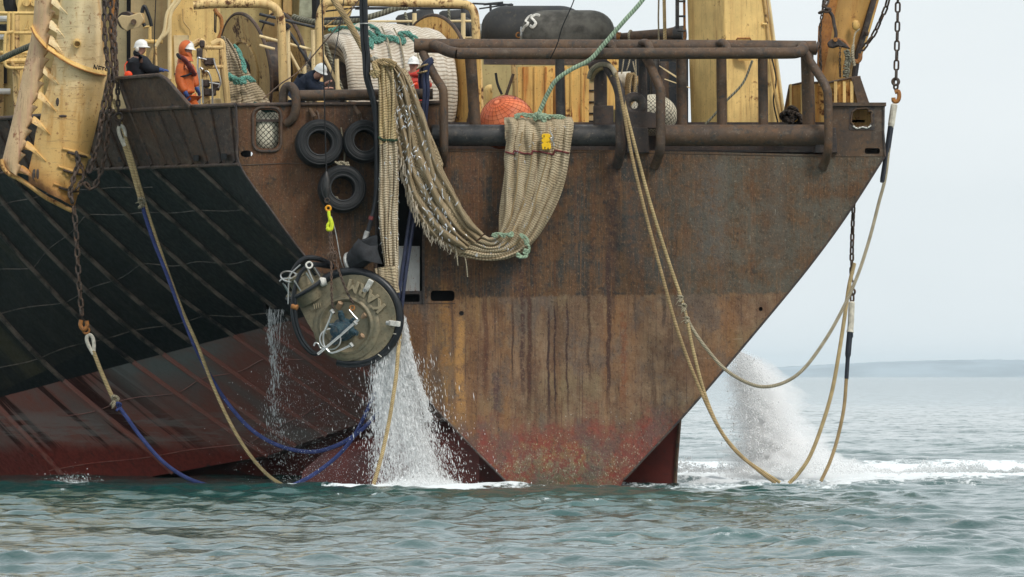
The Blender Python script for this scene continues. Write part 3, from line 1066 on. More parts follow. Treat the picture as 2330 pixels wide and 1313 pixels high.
# starboard side running forward behind the plate, and the deck
AX = Vector((-.475, 1.0, 0)).normalized()
mb = MB()
g = [[p + AX * d for d in (0.05, 6, 14, 22)] for p in PP(EDGE_R[::-1] + [(1330, 1180)], .05)]
mb.sheet(g)
obj('starboard_plating', mb, T_HULL, ship)
ZD = 8.35
a, b = P(548, 291, .12), P(2000, 291, .12)
t0, t1x = P(1000, 291, .12).x, P(1884, 291, .12).x
def slab_top(poly, th):
    return MB().add(poly + [p - Vector((0, 0, th)) for p in poly], [tuple(range(len(poly))), tuple(range(2 * len(poly) - 1, len(poly) - 1, -1))] +
                    [(i, i + len(poly), (i + 1) % len(poly) + len(poly), (i + 1) % len(poly)) for i in range(len(poly))])
V3 = lambda x, y, z: Vector((x, y, z))
obj('deck', slab_top([V3(a.x, .12, ZD), V3(t0, .12, ZD), V3(t0, 2.4, ZD), V3(t1x, 2.4, ZD), V3(t1x, .6, ZD), V3(b.x - .3, .6, ZD), V3(b.x - 12.5, 27, ZD), V3(a.x - 12, 27, ZD)], .06), T_RUSTD, ship)
mb = MB().box((t0, .1, 7.6), (t1x, 2.45, 7.65)).box((t0, 2.42, 7.652), (t1x, 2.47, ZD - .07))
obj('stern_trough', mb, T_RUSTD, ship)
# recess behind the slot: walls, a white curved chute and the sill with its drain
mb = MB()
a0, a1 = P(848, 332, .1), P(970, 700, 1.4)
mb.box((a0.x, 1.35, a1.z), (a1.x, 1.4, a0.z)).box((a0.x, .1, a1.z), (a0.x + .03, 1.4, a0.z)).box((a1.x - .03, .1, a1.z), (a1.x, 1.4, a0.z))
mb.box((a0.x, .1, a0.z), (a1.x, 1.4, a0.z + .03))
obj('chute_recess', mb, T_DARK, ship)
mb = MB()
g = []
for i in range(9):
    t = i / 8
    g.append([P(900 + 55 * s, 560 + 104 * t, .12 + .35 * (1 - t) ** 2 + .06 * s) for s in (0, .3, .6, .85, 1.0)])
mb.sheet(g, thick=(0, .05, 0))

def make_liner():
    return m_paint('chipped_white_paint', (.72, .70, .66), rust=(.30, .10, .03), thr=.56, streak=.4, warm=(.5, .3, .15))
obj('chute_liner', mb, make_liner(), ship)
mb = MB().slab(PP(rrect(856, 662, 962, 692, 3), -.01), .5, [PP(rrect(886, 669, 955, 687, 4), -.01)])
obj('chute_sill', mb, T_RUSTD, ship)
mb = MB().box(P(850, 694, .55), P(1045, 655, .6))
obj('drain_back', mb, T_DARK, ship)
mb = MB().tube(PP([(905, 664), (935, 662), (955, 664)], .2), .02, 6)
# frames of the slot
for x in (856, 963):
    obj('slot_frame', MB().tube(PP([(x, 336), (x, 692)], -.015), .03, 6), T_RUSTD, plate)
# scupper pocket where water runs out at the left
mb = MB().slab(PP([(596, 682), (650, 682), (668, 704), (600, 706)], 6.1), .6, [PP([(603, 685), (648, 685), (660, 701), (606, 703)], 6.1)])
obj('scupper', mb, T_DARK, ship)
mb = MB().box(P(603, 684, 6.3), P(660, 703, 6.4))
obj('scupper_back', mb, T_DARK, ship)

# bulwark on the port side, with its ribs
def lean(u):
    return 54 if u < 450 else 54 - 46 * (u - 450) / 95.0
def top_y(u):
    return 239 + (545 - u) * .062
def bul_pt(u, t, out=0):
    return (u - lean(u) * t, base_y(u) + (top_y(u) - base_y(u)) * t, frame_dy(u) - out)
mb = MB()
g = [[P(*bul_pt(u, t)) for u in US] for t in (0, .25, .5, .75, 1)]
mb.sheet(g, thick=(.02, .06, 0))
bul = obj('bulwark', mb, T_RUSTR, ship)
u = 535
ribs = []
while u > -60:
    p = [P(*bul_pt(u, t, .04)) for t in (.06, .5, .98)]
    q = [P(*bul_pt(u - 12, 0.0, .05)), P(*bul_pt(u - 5, .02, .05))]
    obj('rib', MB().tube([q[0], q[1]] + p, .035, 6), T_RUSTR, bul)
    u -= 31
obj('cap_rail', MB().tube([P(*bul_pt(u, 1.0, .02)) for u in US], .055, 8), T_RUSTR, bul)
obj('knuckle_rail', MB().tube([P(*bul_pt(u, 0.0, .04)) for u in US], .045, 8), T_RUSTR, bul)
for (u0, u1, y0, y1) in ((440, 452, 353, 366), (503, 516, 349, 363), (268, 276, 357, 368)):
    obj('freeing_port', MB().slab([P(u0, y0, frame_dy(u0) - .3), P(u1, y0, frame_dy(u1) - .3), P(u1, y1, frame_dy(u1) - .3), P(u0, y1, frame_dy(u0) - .3)], .1), T_DARK, bul)
# raised shelter plate on the bulwark with its stiffeners
d1, d2 = frame_dy(292 + 54), frame_dy(432 + 54)
poly = [P(265, 179, d1 + .2), P(362, 171, d2 + .9), P(378, 180, d2 + .7), P(434, 243, d2), P(290, 254, d1)]
mb = MB().slab(poly, .07)
wing = obj('shelter_plate', mb, T_RUSTR, ship)
for (a, b) in (((272, 184), (298, 252)), ((304, 181), (330, 250)), ((336, 178), (362, 247)), ((366, 180), (400, 244))):
    obj('stiffener', MB().tube([P(a[0], a[1], d1 - (a[0] - 270) * .017 + .05), P(b[0], b[1], d1 - (b[0] - 290) * .017 - .12)], .04, 6), T_RUSTR, wing)
obj('plate_edge', MB().tube([p + Vector((0, -.03, 0)) for p in poly[:4]], .05, 7), T_RUSTR, wing)

# rudder blade behind the plate
mb = MB()
for a, b in (((1545, 960), (1536, 1150)),):
    f = [P(1546, 957, 2.2), P(1533, 1140, 2.2), P(1380, 1150, 2.6), P(1380, 1060, 2.6)]
    mb.slab(f, .5)
rud = obj('rudder', mb, T_BOTTOM, ship, bevel=.04)
obj('rudder_edge', MB().tube(PP([(1547, 955), (1540, 1040), (1534, 1140)], 2.18), .045, 6), T_RUST, rud)

# corner box on the right with its fairlead hole
box = [(1885, 238), (2010, 238), (2012, 356), (1885, 356)]
mb = MB().slab(PP(box, -.012), .5, [PP(rrect(1938, 248, 1984, 290, 13), -.012), PP(rrect(1968, 337, 2002, 350, 4), -.012)])
cb = obj('corner_box', mb, T_RUST, ship)
obj('fairlead_lip', MB().tube([p + Vector((.02 * math.sin(i * 2.1), 0, .025 * math.cos(i * 1.7))) for i, p in enumerate(PP(rrect(1938, 248, 1984, 290, 13), -.03))], .022, 7, closed=True), T_RUST, cb)
obj('torn_edge', MB().tube(cat(PP([(1940, 286), (1950, 292), (1962, 289), (1974, 291), (1982, 285)], -.035), 4), [.012 + .014 * abs(math.sin(i * 1.3)) for i in range(17)], 6), T_CHALK, cb)
obj('doubler_plate', MB().slab(PP(rrect(1932, 242, 1990, 296, 3), -.024), .012, [PP(rrect(1938, 248, 1984, 290, 13), -.024)]), T_RUSTD, cb)
obj('box_flange', MB().box(P(1878, 241, -.08), P(2014, 235, .5)), T_RUST, cb)
obj('edge_bead', MB().tube(PP([(2011, 240), (2010, 300), (2014, 356)], -.02), .03, 6), T_RUSTD, cb)
obj('slot_back', MB().box(P(1960, 353, .52), P(2009, 332, .56)), T_RUSTD, cb)
obj('hole_back', MB().box(P(1926, 318, .6), P(1998, 242, .65)), T_YELW, cb)
# little yellow bulwark return above it
mb = MB().slab(PP([(1886, 186), (1937, 178), (1958, 236), (1886, 240)], .5), .06)
ret = obj('bulwark_return', mb, T_YELW, ship)
obj('return_edge', MB().slab(PP([(1937, 177), (1958, 176), (1979, 237), (1952, 237)], .3), .25), T_RUST, ret)
obj('return_edge', MB().tube(PP([(1884, 188), (1937, 177), (1958, 175)], .45), .03, 6), T_RUST, ret)
for x in (1898, 1918, 1935):
    obj('stiffener', MB().box(P(x, 238, .3), P(x + 6, 186, .5)), T_YEL, ret)
mb = MB().slab(PP([(1782, 283), (1797, 196), (1824, 190), (1890, 188), (1890, 283)], 2.6), .06)
r2 = obj('bulwark_return', mb, T_YELW, ship)
for x in (1797, 1822, 1850):
    obj('stiffener', MB().box(P(x, 283, 2.4), P(x + 4, 192, 2.6)), T_YEL, r2)
obj('return_edge', MB().tube(PP([(1780, 283), (1797, 194), (1824, 189), (1890, 187)], 2.55), .03, 6), T_RUST, r2)

# ------------------------------------------------------------------ stern rails and rollers
def pipe(name, pts, r, mat, parent=ship, n=6, seg=14, dy=None, raw=False, label=None):
    pts = PP(pts, dy)
    return obj(name, MB().tube(pts if raw else cat(pts, n), r, seg), mat, parent, label=label)
pipe('top_rail', [(944, 104), (1300, 106), (1600, 107), (1857, 109)], .165, T_RUST, dy=.28, seg=18)
obj('pipe_cap', MB().cyl(P(942, 104, .28), P(945, 104, .28), .15, 18), T_RUSTD, ship)
obj('pipe_cap', MB().cyl(P(1856, 109, .28), P(1861, 110, .28), .15, 18), T_RUSTD, ship)
pipe('front_rail', [(985, 103, .2), (1000, 108, .0), (1018, 116, -.25), (1040, 121, -.38), (1080, 122, -.4), (1400, 122, -.4), (1700, 121, -.4), (1790, 121, -.4), (1815, 119, -.36), (1826, 113, -.2), (1826, 108, .05), (1822, 106, .25)], .13, T_RUST, seg=16)
for x in (1388, 1472, 1648):
    pipe('rail_link', [(x - 16, 101, .28), (x - 8, 97, .05), (x, 98, -.18), (x + 6, 106, -.32), (x + 8, 116, -.38)], .085, T_RUST)
for (x0, x1, w, mt) in ((1069, 1082, 13.5, T_RUST), (1273, 1276, 11, T_BLACKST), (1365, 1367, 15, T_RUSTD), (1462, 1464, 10, T_RUSTD), (1550, 1552, 12, T_RUST), (1641, 1643, 12, T_RUST), (1735, 1737, 11.5, T_RUST), (1836, 1841, 15, T_RUST)):
    pipe('rail_post', [(x0, 108, .28), (x0 * .5 + x1 * .5, 200, .28), (x1, 296, .28)], w / 100, mt, raw=True)
pipe('bent_strut', [(962, 120, .25), (972, 140, .1), (992, 178, -.2), (1004, 196, -.4), (1009, 215, -.46), (1010, 290, -.46), (1010, 336, -.44), (1008, 362, -.2), (1007, 372, 0)], .10, T_RUST)
pipe('bent_strut', [(1346, 152, .3), (1368, 146, .1), (1382, 152, -.1), (1398, 180, -.4), (1408, 205, -.52), (1411, 230, -.55), (1412, 300, -.55), (1412, 335, -.5), (1408, 360, -.2), (1404, 375, 0)], .115, T_RUSTD)
pipe('bent_strut', [(1466, 122, .2), (1476, 142, -.1), (1492, 178, -.42), (1500, 196, -.5), (1503, 215, -.53), (1503, 300, -.53), (1502, 340, -.48), (1496, 362, -.2), (1490, 378, 0)], .11, T_RUST)
pipe('bent_strut', [(1832, 118, .2), (1842, 138, -.05), (1868, 178, -.35), (1880, 200, -.46), (1884, 225, -.48), (1885, 300, -.48), (1884, 340, -.42), (1878, 365, -.15), (1872, 382, 0)], .10, T_RUST)
pipe('strut_stay', [(1838, 126, .2), (1860, 165, -.1), (1878, 190, -.3)], .035, T_RUST)
for nm, x0, x1, mt in (('stern_roller', 982, 1402, T_BLACKST), ('stern_roller', 1512, 1888, T_RUST)):
    c0, c1 = P(x0, 308, .02), P(x1, 308, .02)
    ro = obj(nm, MB().lathe(c0, (1, 0, 0), [(0, 0), (0, .21), (.02, .245), ((c1 - c0).length - .02, .245), ((c1 - c0).length, .21), ((c1 - c0).length, 0)], 32), mt, ship)
    obj('roller_pin', MB().cyl(c0 - Vector((.12, 0, 0)), c1 + Vector((.12, 0, 0)), .08, 14), T_RUSTD, ro)
for x in (1452, 1880):
    obj('roller_bracket', MB().slab(PP([(x - 22, 290), (x + 22, 290), (x + 26, 348), (x - 26, 348)], -.1), .3), T_RUSTD, ship, bevel=.02)
# ring fairlead on its block
obj('fairlead_ring', MB().torus(P(1443, 239, .1), (0, 1, 0), .19, .105), T_RUSTD, ship)
obj('fairlead_block', MB().slab(PP([(1414, 254), (1476, 254), (1512, 262), (1512, 292), (1414, 292)], -.02), .5), T_RUSTD, ship, bevel=.02)
obj('fairlead_block', MB().slab(PP([(1350, 240), (1396, 240), (1396, 292), (1350, 292)], .1), .4), T_RUSTD, ship, bevel=.02)
# rail along the left of the stern plate
pipe('guard_rail', [(664, 218), (800, 216), (985, 214)], .125, T_RUST, dy=-.02, raw=True, seg=16)
pipe('hook_pipe', [(646, 300, .2), (645, 250, .1), (645, 215, .05), (652, 198, 0), (663, 198, -.05), (672, 212, -.1), (674, 240, -.12), (670, 262, -.1), (660, 276, -.04), (652, 281, .02)], .105, T_RUST)
pipe('guard_rail', [(540, 239), (660, 237), (850, 236), (1000, 233)], .045, T_RUSTR, dy=-.02, raw=True)
for x, y in ((710, 262), (812, 256), (790, 470)):
    obj('lug', MB().tube(PP([(x - 6, y - 14, -.02), (x + 6, y + 4, -.18), (x + 7, y + 14, -.12)], None), [.04, .06, .05], 8), T_RUST, ship)

# ------------------------------------------------------------------ deck houses and fixed steelwork (parts of the ship)
def wall(name, pts, dy, mat, thick=.3, parent=ship, bevel=0, label=None):
    return obj(name, MB().slab(PP(pts, dy), thick), mat, parent, bevel=bevel, label=label)
def bar(name, pts, r, mat, parent=ship, dy=None, seg=8, smooth=0):
    p = PP(pts, dy)
    return obj(name, MB().tube(cat(p, smooth) if smooth else p, r, seg), mat, parent)

# far left: yellow deck house, its platform, white pipes and railing
w = wall('deckhouse', [(-120, -420), (262, -420), (262, 290), (-120, 290)], 16, T_OLIVE)
obj('window', MB().box(P(-40, 55, 15.9), P(19, 80, 15.99)), T_NAVYST, w)
obj('window', MB().box(P(-40, 148, 15.9), P(16, 190, 15.99)), T_DARK, w)
for y in (43, 84, 208):
    bar('white_pipe', [(-60, y), (24, y)], .075, T_WHITE, w, 15.7)
obj('doorway', MB().box(P(-40, 285, 15.85), P(9, 122, 15.98)), T_FLANGE, w)
obj('vent_mast', MB().tube(PP([(18, -40), (22, 10), (28, 30)], 15.2), .16, 10), T_DARK, w)
wall('cabinet', [(40, 8), (52, -30), (92, -30), (96, 280), (36, 280)], 14.6, T_YEL, .8)
for y in (45, 105, 160):
    bar('wedge_step', [(55, y + 22), (64, y), (66, y + 22), (55, y + 22)], .03, T_YEL, ship, 14.4)
for x in (66, 84):
    obj('cabinet_lug', MB().cyl(P(x - 6, 6, 14.5), P(x - 6, 6, 14.6), .09, 14), T_YEL, ship)
for y in (28, 73, 118):
    bar('platform_rail', [(-50, y), (26, y + 2), (92, y + 2)], .04, T_YEL, ship, 13.2)
bar('platform_rail', [(-50, 140), (92, 138)], .07, T_YEL, ship, 13.2)
for x in (20, 30):
    bar('rail_post', [(x, 26), (x - 1, 140)], .045, T_YEL, ship, 13.2)
bar('ladder_loop', [(30, 72), (14, 78), (11, 100), (11, 140), (16, 152), (34, 155), (60, 154)], .04, T_YEL, ship, 13.0, smooth=6)
bar('standpipe', [(36, 30), (36, 140), (40, 262)], .09, T_PIPEY, ship, 13.6)
bar('platform_bracket', [(26, 140), (42, 176), (44, 262)], .05, T_FLANGE, ship, 13.1)

# tan mast foot with pipes, pale yellow column beside it
wall('mast_foot', [(300, -420), (392, -420), (392, 292), (296, 292)], 13, T_TAN, 1.2, bevel=.03)
wall('mast_corner', [(262, -420), (300, -420), (300, 292), (256, 292)], 13.6, T_CREAM, .9)
mc = wall('mast_column', [(390, -420), (497, -420), (497, 292), (388, 292)], 12, T_YEL, 1.4, bevel=.03)
wall('cover_plate', [(395, 80), (430, 80), (430, 170), (398, 170)], 11.95, T_CREAM, .05, mc)
bar('cable', [(416, 20), (417, 45), (422, 55), (432, 68), (433, 80)], .018, T_FLANGE, mc, 11.9, smooth=5)
for k, x in enumerate((0, 8)):
    bar('bent_pipe', [(405 + x, -30), (400 + x, 0), (381 + x, 30), (374 + x, 70), (365, 88), (354, 106)], .045, T_CREAM, ship, 11.6, smooth=6)
bar('bent_pipe', [(354, 107), (356, 160), (356, 250)], .03, T_PIPEY, ship, 11.6)
bar('bracket_pipe', [(325, 100), (330, 94), (370, 95)], .05, T_YEL, ship, 11.7)
bar('bracket_pipe', [(328, 96), (328, 150)], .05, T_YEL, ship, 11.7)
bar('bracket_pipe', [(326, 62), (341, 60), (341, 92)], .04, T_YEL, ship, 11.7)
bar('steel_wire', [(356, -40), (352, 60), (350, 150)], .012, T_DARK, ship, 11.3)
bar('vertical_strip', [(386, -40), (386, 180)], .05, T_CREAM, ship, 11.8)
bar('hose_run', [(330, 60), (322, 42), (328, 14), (340, 40), (345, 60)], .045, T_HOSE, ship, 11.2, smooth=8)
bar('hose_run', [(352, 110), (345, 125), (338, 150)], .06, T_FLANGE, ship, 11.5, smooth=4)
bar('loop_pipe', [(488, 20), (494, 30), (503, 42), (504, 70), (497, 88)], .05, T_CHAINR, ship, 10.8, smooth=6)
bar('steel_wire', [(489, 0), (488, 72), (491, 75), (492, 30)], .015, T_DARK, ship, 10.8)
bar('pale_pipe', [(262, 84), (290, 84)], .07, T_WHITE, ship, 14.0)
obj('dark_trunk', MB().box(P(288, 290, 13.3), P(302, -50, 13.5)), T_DARK, ship)

# behind the drums: tan bulkheads with stiffeners
w = wall('aft_bulkhead', [(500, -420), (812, -420), (800, 25), (792, 50), (790, 292), (500, 292)], 18, T_OLIVE, .4)
wall('bulkhead_panel', [(615, -420), (645, -420), (640, 60), (612, 60)], 17.6, T_YEL, .3, w)
wall('bulkhead_panel', [(644, -420), (662, -420), (664, 34), (644, 30)], 17.5, T_FLANGE, .3, w)
wall('bulkhead_panel', [(676, -420), (690, -420), (692, 26), (684, 26)], 17.4, T_YEL, .3, w)
wall('bulkhead_panel', [(700, -420), (722, -420), (716, 40), (680, 40)], 17.3, m_plain('grey_green_paint', (.33, .34, .24), .6), .3, w)
wall('bulkhead_panel', [(735, 10), (800, 10), (788, 60), (735, 62)], 17.6, T_YEL, .3, w)
bar('dark_pillar', [(718, -40), (719, 30), (717, 62)], .1, T_DARK, ship, 14)
wall('grey_casing', [(620, 132), (690, 150), (690, 175), (620, 165)], 15, T_NAVYST, .6)

# two bent yellow pipe frames
bar('pipe_frame', [(440, 12), (486, 9), (560, 8), (600, 9), (622, 16), (636, 34), (640, 62), (643, 140), (648, 290)], .105, T_PIPEY, ship, 4.2, 14, 6)
bar('pipe_frame', [(1092, 292), (1090, 200), (1084, 100), (1082, 50), (1077, 24), (1063, 12), (1040, 9), (900, 6), (790, 4), (752, 5), (738, 12), (730, 30), (727, 60), (727, 150), (728, 292)], .10, T_PIPEY, ship, 3.2, 14, 6)
for x, y0, y1 in ((655, 68, 245), (712, 68, 220), (731, 74, 130), (766, 134, 220), (692, 150, 200)):
    bar('rail_post', [(x, y0), (x + 3, y1)], .05, T_CREAM, ship, 4.9)
for a, b, r, m in (((590, 32), (716, 62), .035, T_NAVYST), ((590, 47), (625, 57), .035, T_NAVYST), ((651, 63), (722, 170), .04, T_NAVYST), ((728, 66), (812, 296), .04, T_GREY),
                   ((655, 112), (694, 184), .035, T_CREAM), ((735, 124), (790, 232), .04, T_CREAM), ((590, 82), (712, 114), .035, T_CREAM), ((590, 103), (625, 112), .035, T_CREAM),
                   ((738, 42), (830, 38), .025, T_NAVYST), ((738, 26), (840, 14), .02, T_DARK), ((742, 60), (806, 10), .02, T_FLANGE), ((736, 44), (792, 44), .02, T_NAVYST)):
    bar('handrail', [a, b], r, m, ship, 5.0)
bar('knob', [(648, 62), (652, 60), (656, 66)], .08, T_DARK, ship, 4.85, smooth=3)
bar('knob', [(727, 64), (731, 62), (735, 70)], .08, T_DARK, ship, 4.85, smooth=3)
# far rail on the starboard side and dark gear behind it
for y, r, m in ((18, .035, T_NAVYST), (48, .03, T_CREAM), (86, .03, T_TAN)):
    bar('handrail', [(808, y + 1), (1075, y)], r, m, ship, 12)
for x in (943, 1054):
    bar('rail_post', [(x, 17), (x, 40)], .05, T_NAVYST, ship, 12)
    bar('rail_post', [(x, 30), (x, 100)], .055, T_CREAM, ship, 12)
bar('aerial_bar', [(1075, 8), (1168, 11)], .025, T_NAVYST, ship, 14)
bar('aerial_bar', [(1090, 20), (1165, 9)], .02, T_NAVYST, ship, 14)
bar('aerial_bar', [(1116, 10), (1117, 40)], .03, T_NAVYST, ship, 14)
bar('aerial_bar', [(1100, 10), (1145, 6)], .03, T_NAVYST, ship, 14)

# between the posts: streaked yellow lockers, recess and dark machinery
wall('recess_wall', [(1085, 132), (1182, 132), (1182, 292), (1085, 292)], 6.5, T_OLIVE, .3)
bar('vertical_pipe', [(1166, 120), (1172, 200), (1172, 290)], .06, T_FLANGE, ship, 5.6)
bar('prop_bar', [(1168, 168), (1150, 222)], .035, T_RUST, ship, 5.5)
bar('hose_run', [(1128, 166), (1132, 190), (1142, 215)], .03, T_HOSE, ship, 5.6, smooth=5)
bar('vent_cowl', [(1110, 260), (1110, 216), (1112, 204), (1119, 203)], .11, T_YEL, ship, 5.2, 12, 5)
wall('post_web', [(1082, 134), (1094, 134), (1096, 292), (1086, 292)], 3.0, T_YELO, .2)
for (x0, x1) in ((1178, 1258), (1286, 1340)):
    lk = wall('locker', [(x0, 152), (x1, 150), (x1, 292), (x0 + 2, 292)], 3.4, T_YELO, .8)
    x = x0 + 14
    while x < x1 - 6:
        bar('locker_rib', [(x, 153), (x, 290)], .035, T_YELO, lk, 3.39, 6)
        x += 25
wall('locker', [(1258, 150), (1290, 150), (1290, 292), (1258, 292)], 4.0, T_YELO, .8)
wall('grey_stack', [(1338, 190), (1354, 190), (1354, 292), (1340, 292)], 3.6, T_TAN, .5)
for y in (206, 232, 258, 276):
    bar('stack_seam', [(1339, y), (1354, y)], .018, T_DARK, ship, 3.58)
wall('locker_lintel', [(1100, 132), (1400, 132), (1400, 148), (1100, 146)], 4.2, T_RUSTD, .3)
wall('orange_plate', [(1382, 130), (1408, 130), (1404, 250), (1382, 248)], 3.6, T_YELO, .3)
wall('recess_wall', [(1180, 128), (1405, 128), (1405, 292), (1180, 292)], 7.2, T_OLIVE, .3)
wall('machinery_casing', [(1400, 128), (1566, 128), (1566, 292), (1400, 292)], 6.0, T_NAVYST, .6)
wall('machinery_casing', [(1502, 140), (1560, 140), (1560, 292), (1502, 292)], 4.5, T_NAVYST, .4)
bar('machinery_drum', [(1405, 184), (1436, 182)], .2, T_CANVASW, ship, 4.2, 16)
bar('machinery_drum', [(1438, 184), (1452, 184)], .12, T_FLANGE, ship, 4.2, 14)
bar('dark_pipe', [(1490, 130), (1490, 290)], .11, T_BLACKST, ship, 4.0, 12)
bar('dark_pipe', [(1508, 140), (1508, 200), (1512, 290)], .14, T_RUSTD, ship, 4.0, 12)
for a, b in (((1500, 150), (1545, 178)), ((1508, 156), (1560, 190)), ((1512, 180), (1570, 200))):
    bar('steel_wire', [a, b], .012, T_CREAM, ship, 3.6)

# stern gantry leg with ladder and chain
mb = MB()
A, B, C_, Dv = [(1560, -60), (1571, 290)], [(1644, -60), (1654, 290)], [(1742, -60), (1787, 290)], None
q = [P(1549, -420, 4.6), P(1634, -420, 3.2), P(1687, -420, 4.0), P(1659, -420, 5.6)]
p = [P(1571, 292, 4.6), P(1654, 292, 3.2), P(1788, 292, 4.0), P(1740, 292, 5.6)]
mb.add(q + p, [(0, 1, 5, 4), (1, 2, 6, 5), (2, 3, 7, 6), (3, 0, 4, 7), (0, 3, 2, 1), (4, 5, 6, 7)])
leg = obj('gantry_leg', mb, T_CREAMY if 'T_CREAMY' in globals() else T_YEL, ship, bevel=.05)
bar('leg_edge', [(1689, -420, 3.95), (1740, -60, 3.95), (1752, 20, 3.95), (1788, 292, 3.95)], .035, T_CREAM, leg)
bar('conduit', [(1736, -20, 3.8), (1744, 40, 3.8), (1752, 130, 3.7), (1764, 215, 3.7), (1780, 288, 3.7)], .03, T_FLANGE, leg, smooth=5)
bar('conduit', [(1756, 130, 3.7), (1766, 180, 3.7), (1760, 230, 3.7), (1772, 288, 3.7)], .018, T_DARK, leg, smooth=5)
lad = bar('ladder', [(1541, -420), (1541, 66)], .045, T_BLACKST, leg, 4.4)
bar('ladder_rung', [(1556, -60), (1558, 90)], .03, T_CHAINR, lad, 4.5)
for y in (-30, 3, 37, 70):
    bar('ladder_rung', [(1541, y), (1560, y)], .025, T_BLACKST, lad, 4.4)
bar('bracket', [(1735, 55), (1745, 55)], .03, T_YEL, leg, 3.7)
bar('grab_handle', [(1676, 91, 3.3), (1678, 87, 3.1), (1706, 87, 3.2), (1708, 91, 3.5)], .02, T_CHAINR, leg)
wall('doubler', [(1678, 88, 3.1), (1706, 88, 3.2), (1710, 138, 3.3), (1680, 138, 3.2)], None, T_YELW, .05, leg)

# ------------------------------------------------------------------ fenders and the long rusty pipe behind the rail
def fender(label, x0, x1, cy, dy, rpx, grp, mat=None):
    a, b = P(x0, cy, dy), P(x1, cy, dy)
    L = (b - a).length
    r = rpx / 100 * (200 + dy) / 200
    prof = []
    cap = r * 1.0
    for k in range(9):
        t = math.pi / 2 * k / 8
        prof.append((cap * (1 - math.cos(t)), max(.02, r * math.sin(t) ** .8)))
    for k in range(8, -1, -1):
        t = math.pi / 2 * k / 8
        prof.append((L - cap * (1 - math.cos(t)), max(.02, r * math.sin(t) ** .8)))
    t = thing('rubber_fender', label, 'fender', a, grp)
    body = obj('fender_body', MB().lathe(a, (1, 0, 0), prof, 40), mat or T_FENDER, t, sharp=60)
    for p, ax in ((a, -1), (b, 1)):
        fl = obj('end_flange', MB().lathe(p + Vector((.05 * -ax, 0, 0)), (ax, 0, 0), [(0, .2), (.07, .2), (.08, .13), (.02, .1)], 20), T_GALV, t)
        obj('lifting_eye', MB().torus(p + Vector((ax * .06, -.02, 0)), (0, 1, 0), .06, .02, 16, 6), T_CHAINR, fl)
    return t, a, r, L
t2, *_ = fender('plain black rubber fender lying behind the marked one, farther from the rail', 1094, 1334, 73, 9.5, 60, 'cylindrical fenders on the deck')
t1, fa, fr, fL = fender('black rubber fender with white painted characters near its end, in front of the other', 1186, 1399, 80, 7.5, 57, 'cylindrical fenders on the deck', m_plain('dusty_lit_fender_rubber', (.085, .080, .068), .8, 0, .5, 3, 'pos', .25))  # dusty rubber; its lighter tone paints in the light that separates the fenders
def fender_mark(strokes):
    mb = MB()
    for st in strokes:
        pts = []
        for (px, py) in cat([Vector((a, b, 0)) for a, b in st], 6) and [(q.x, q.y) for q in cat([Vector((a, b, 0)) for a, b in st], 6)]:
            w = P(px, py, 7.5)
            h = w.x - fa.x
            c = fr
            rr = fr * (max(0.0, 1 - ((c - h) / c) ** 2)) ** .4 if h < c else fr
            dz = w.z - fa.z
            dd = math.sqrt(max(0, rr * rr - dz * dz))
            pts.append(Vector((w.x, 7.5 - dd - .012, w.z)))
        mb.tube(pts, .035, 8, flat=.5)
    return mb
obj('painted_mark', fender_mark([[(1228, 37), (1219, 35), (1210, 41), (1215, 48), (1219, 55), (1212, 64), (1206, 60)],
                                 [(1211, 36), (1203, 40), (1197, 49), (1202, 52)], [(1202, 52), (1200, 58), (1194, 62), (1189, 72)]]), T_CHALK, t1)
# black heap of hoses and fenders behind the right flange
for k, (x0, y0, x1, y1, r) in enumerate(((905, 62, 990, 40, .28), (960, 84, 1075, 66, .3), (1000, 45, 1080, 40, .22))):
    a, b = P(x0, y0, 14 + k), P(x1, y1, 14 + k)
    tt = thing('rubber_hose', ('thick black rubber hose slanting behind the left rail post', 'thick black rubber hose lying lowest behind the yellow drum flange', 'short black rubber hose with a pale collar behind the rail')[k], 'hose', a)
    obj('hose_body', MB().lathe(a, b - a, [(0, 0), (0, r * .8), (.08, r), ((b - a).length - .08, r), ((b - a).length, r * .8), ((b - a).length, 0)], 24), T_FENDER, tt)
    obj('hose_collar', MB().torus(a + (b - a) * .28, b - a, r, .035, 24, 8), T_GREY, tt)
wall('dark_locker', [(890, 60), (1075, 40), (1075, 140), (890, 140)], 17, T_DARK, .6)
t = thing('rusty_pipe', 'long rusty brown pipe with a black end flange lying above the stern rail', 'pipe', P(1300, 94, 8))
a, b = P(1296, 94, 8.4), P(1546, 77, 7.4)
L = (b - a).length
obj('pipe_body', MB().lathe(a, b - a, [(0, 0), (0, .10), (L * .55, .115), (L * .55, .135), (L * .9, .15), (L, .19)], 20), T_RUST, t)
obj('end_flange', MB().lathe(b, b - a, [(-.12, .15), (-.1, .19), (.12, .19), (.14, .12), (.14, 0)], 24), T_BLACKST, t)
obj('pipe_sleeve', MB().lathe(a + (b - a) * .25, b - a, [(0, .12), (.02, .13), (.6, .135), (.62, .12)], 20), T_CHAINR, t)
obj('pipe_lashing', MB().torus(a + (b - a) * .56, b - a, .15, .03, 20, 8), T_ROPEP, t)

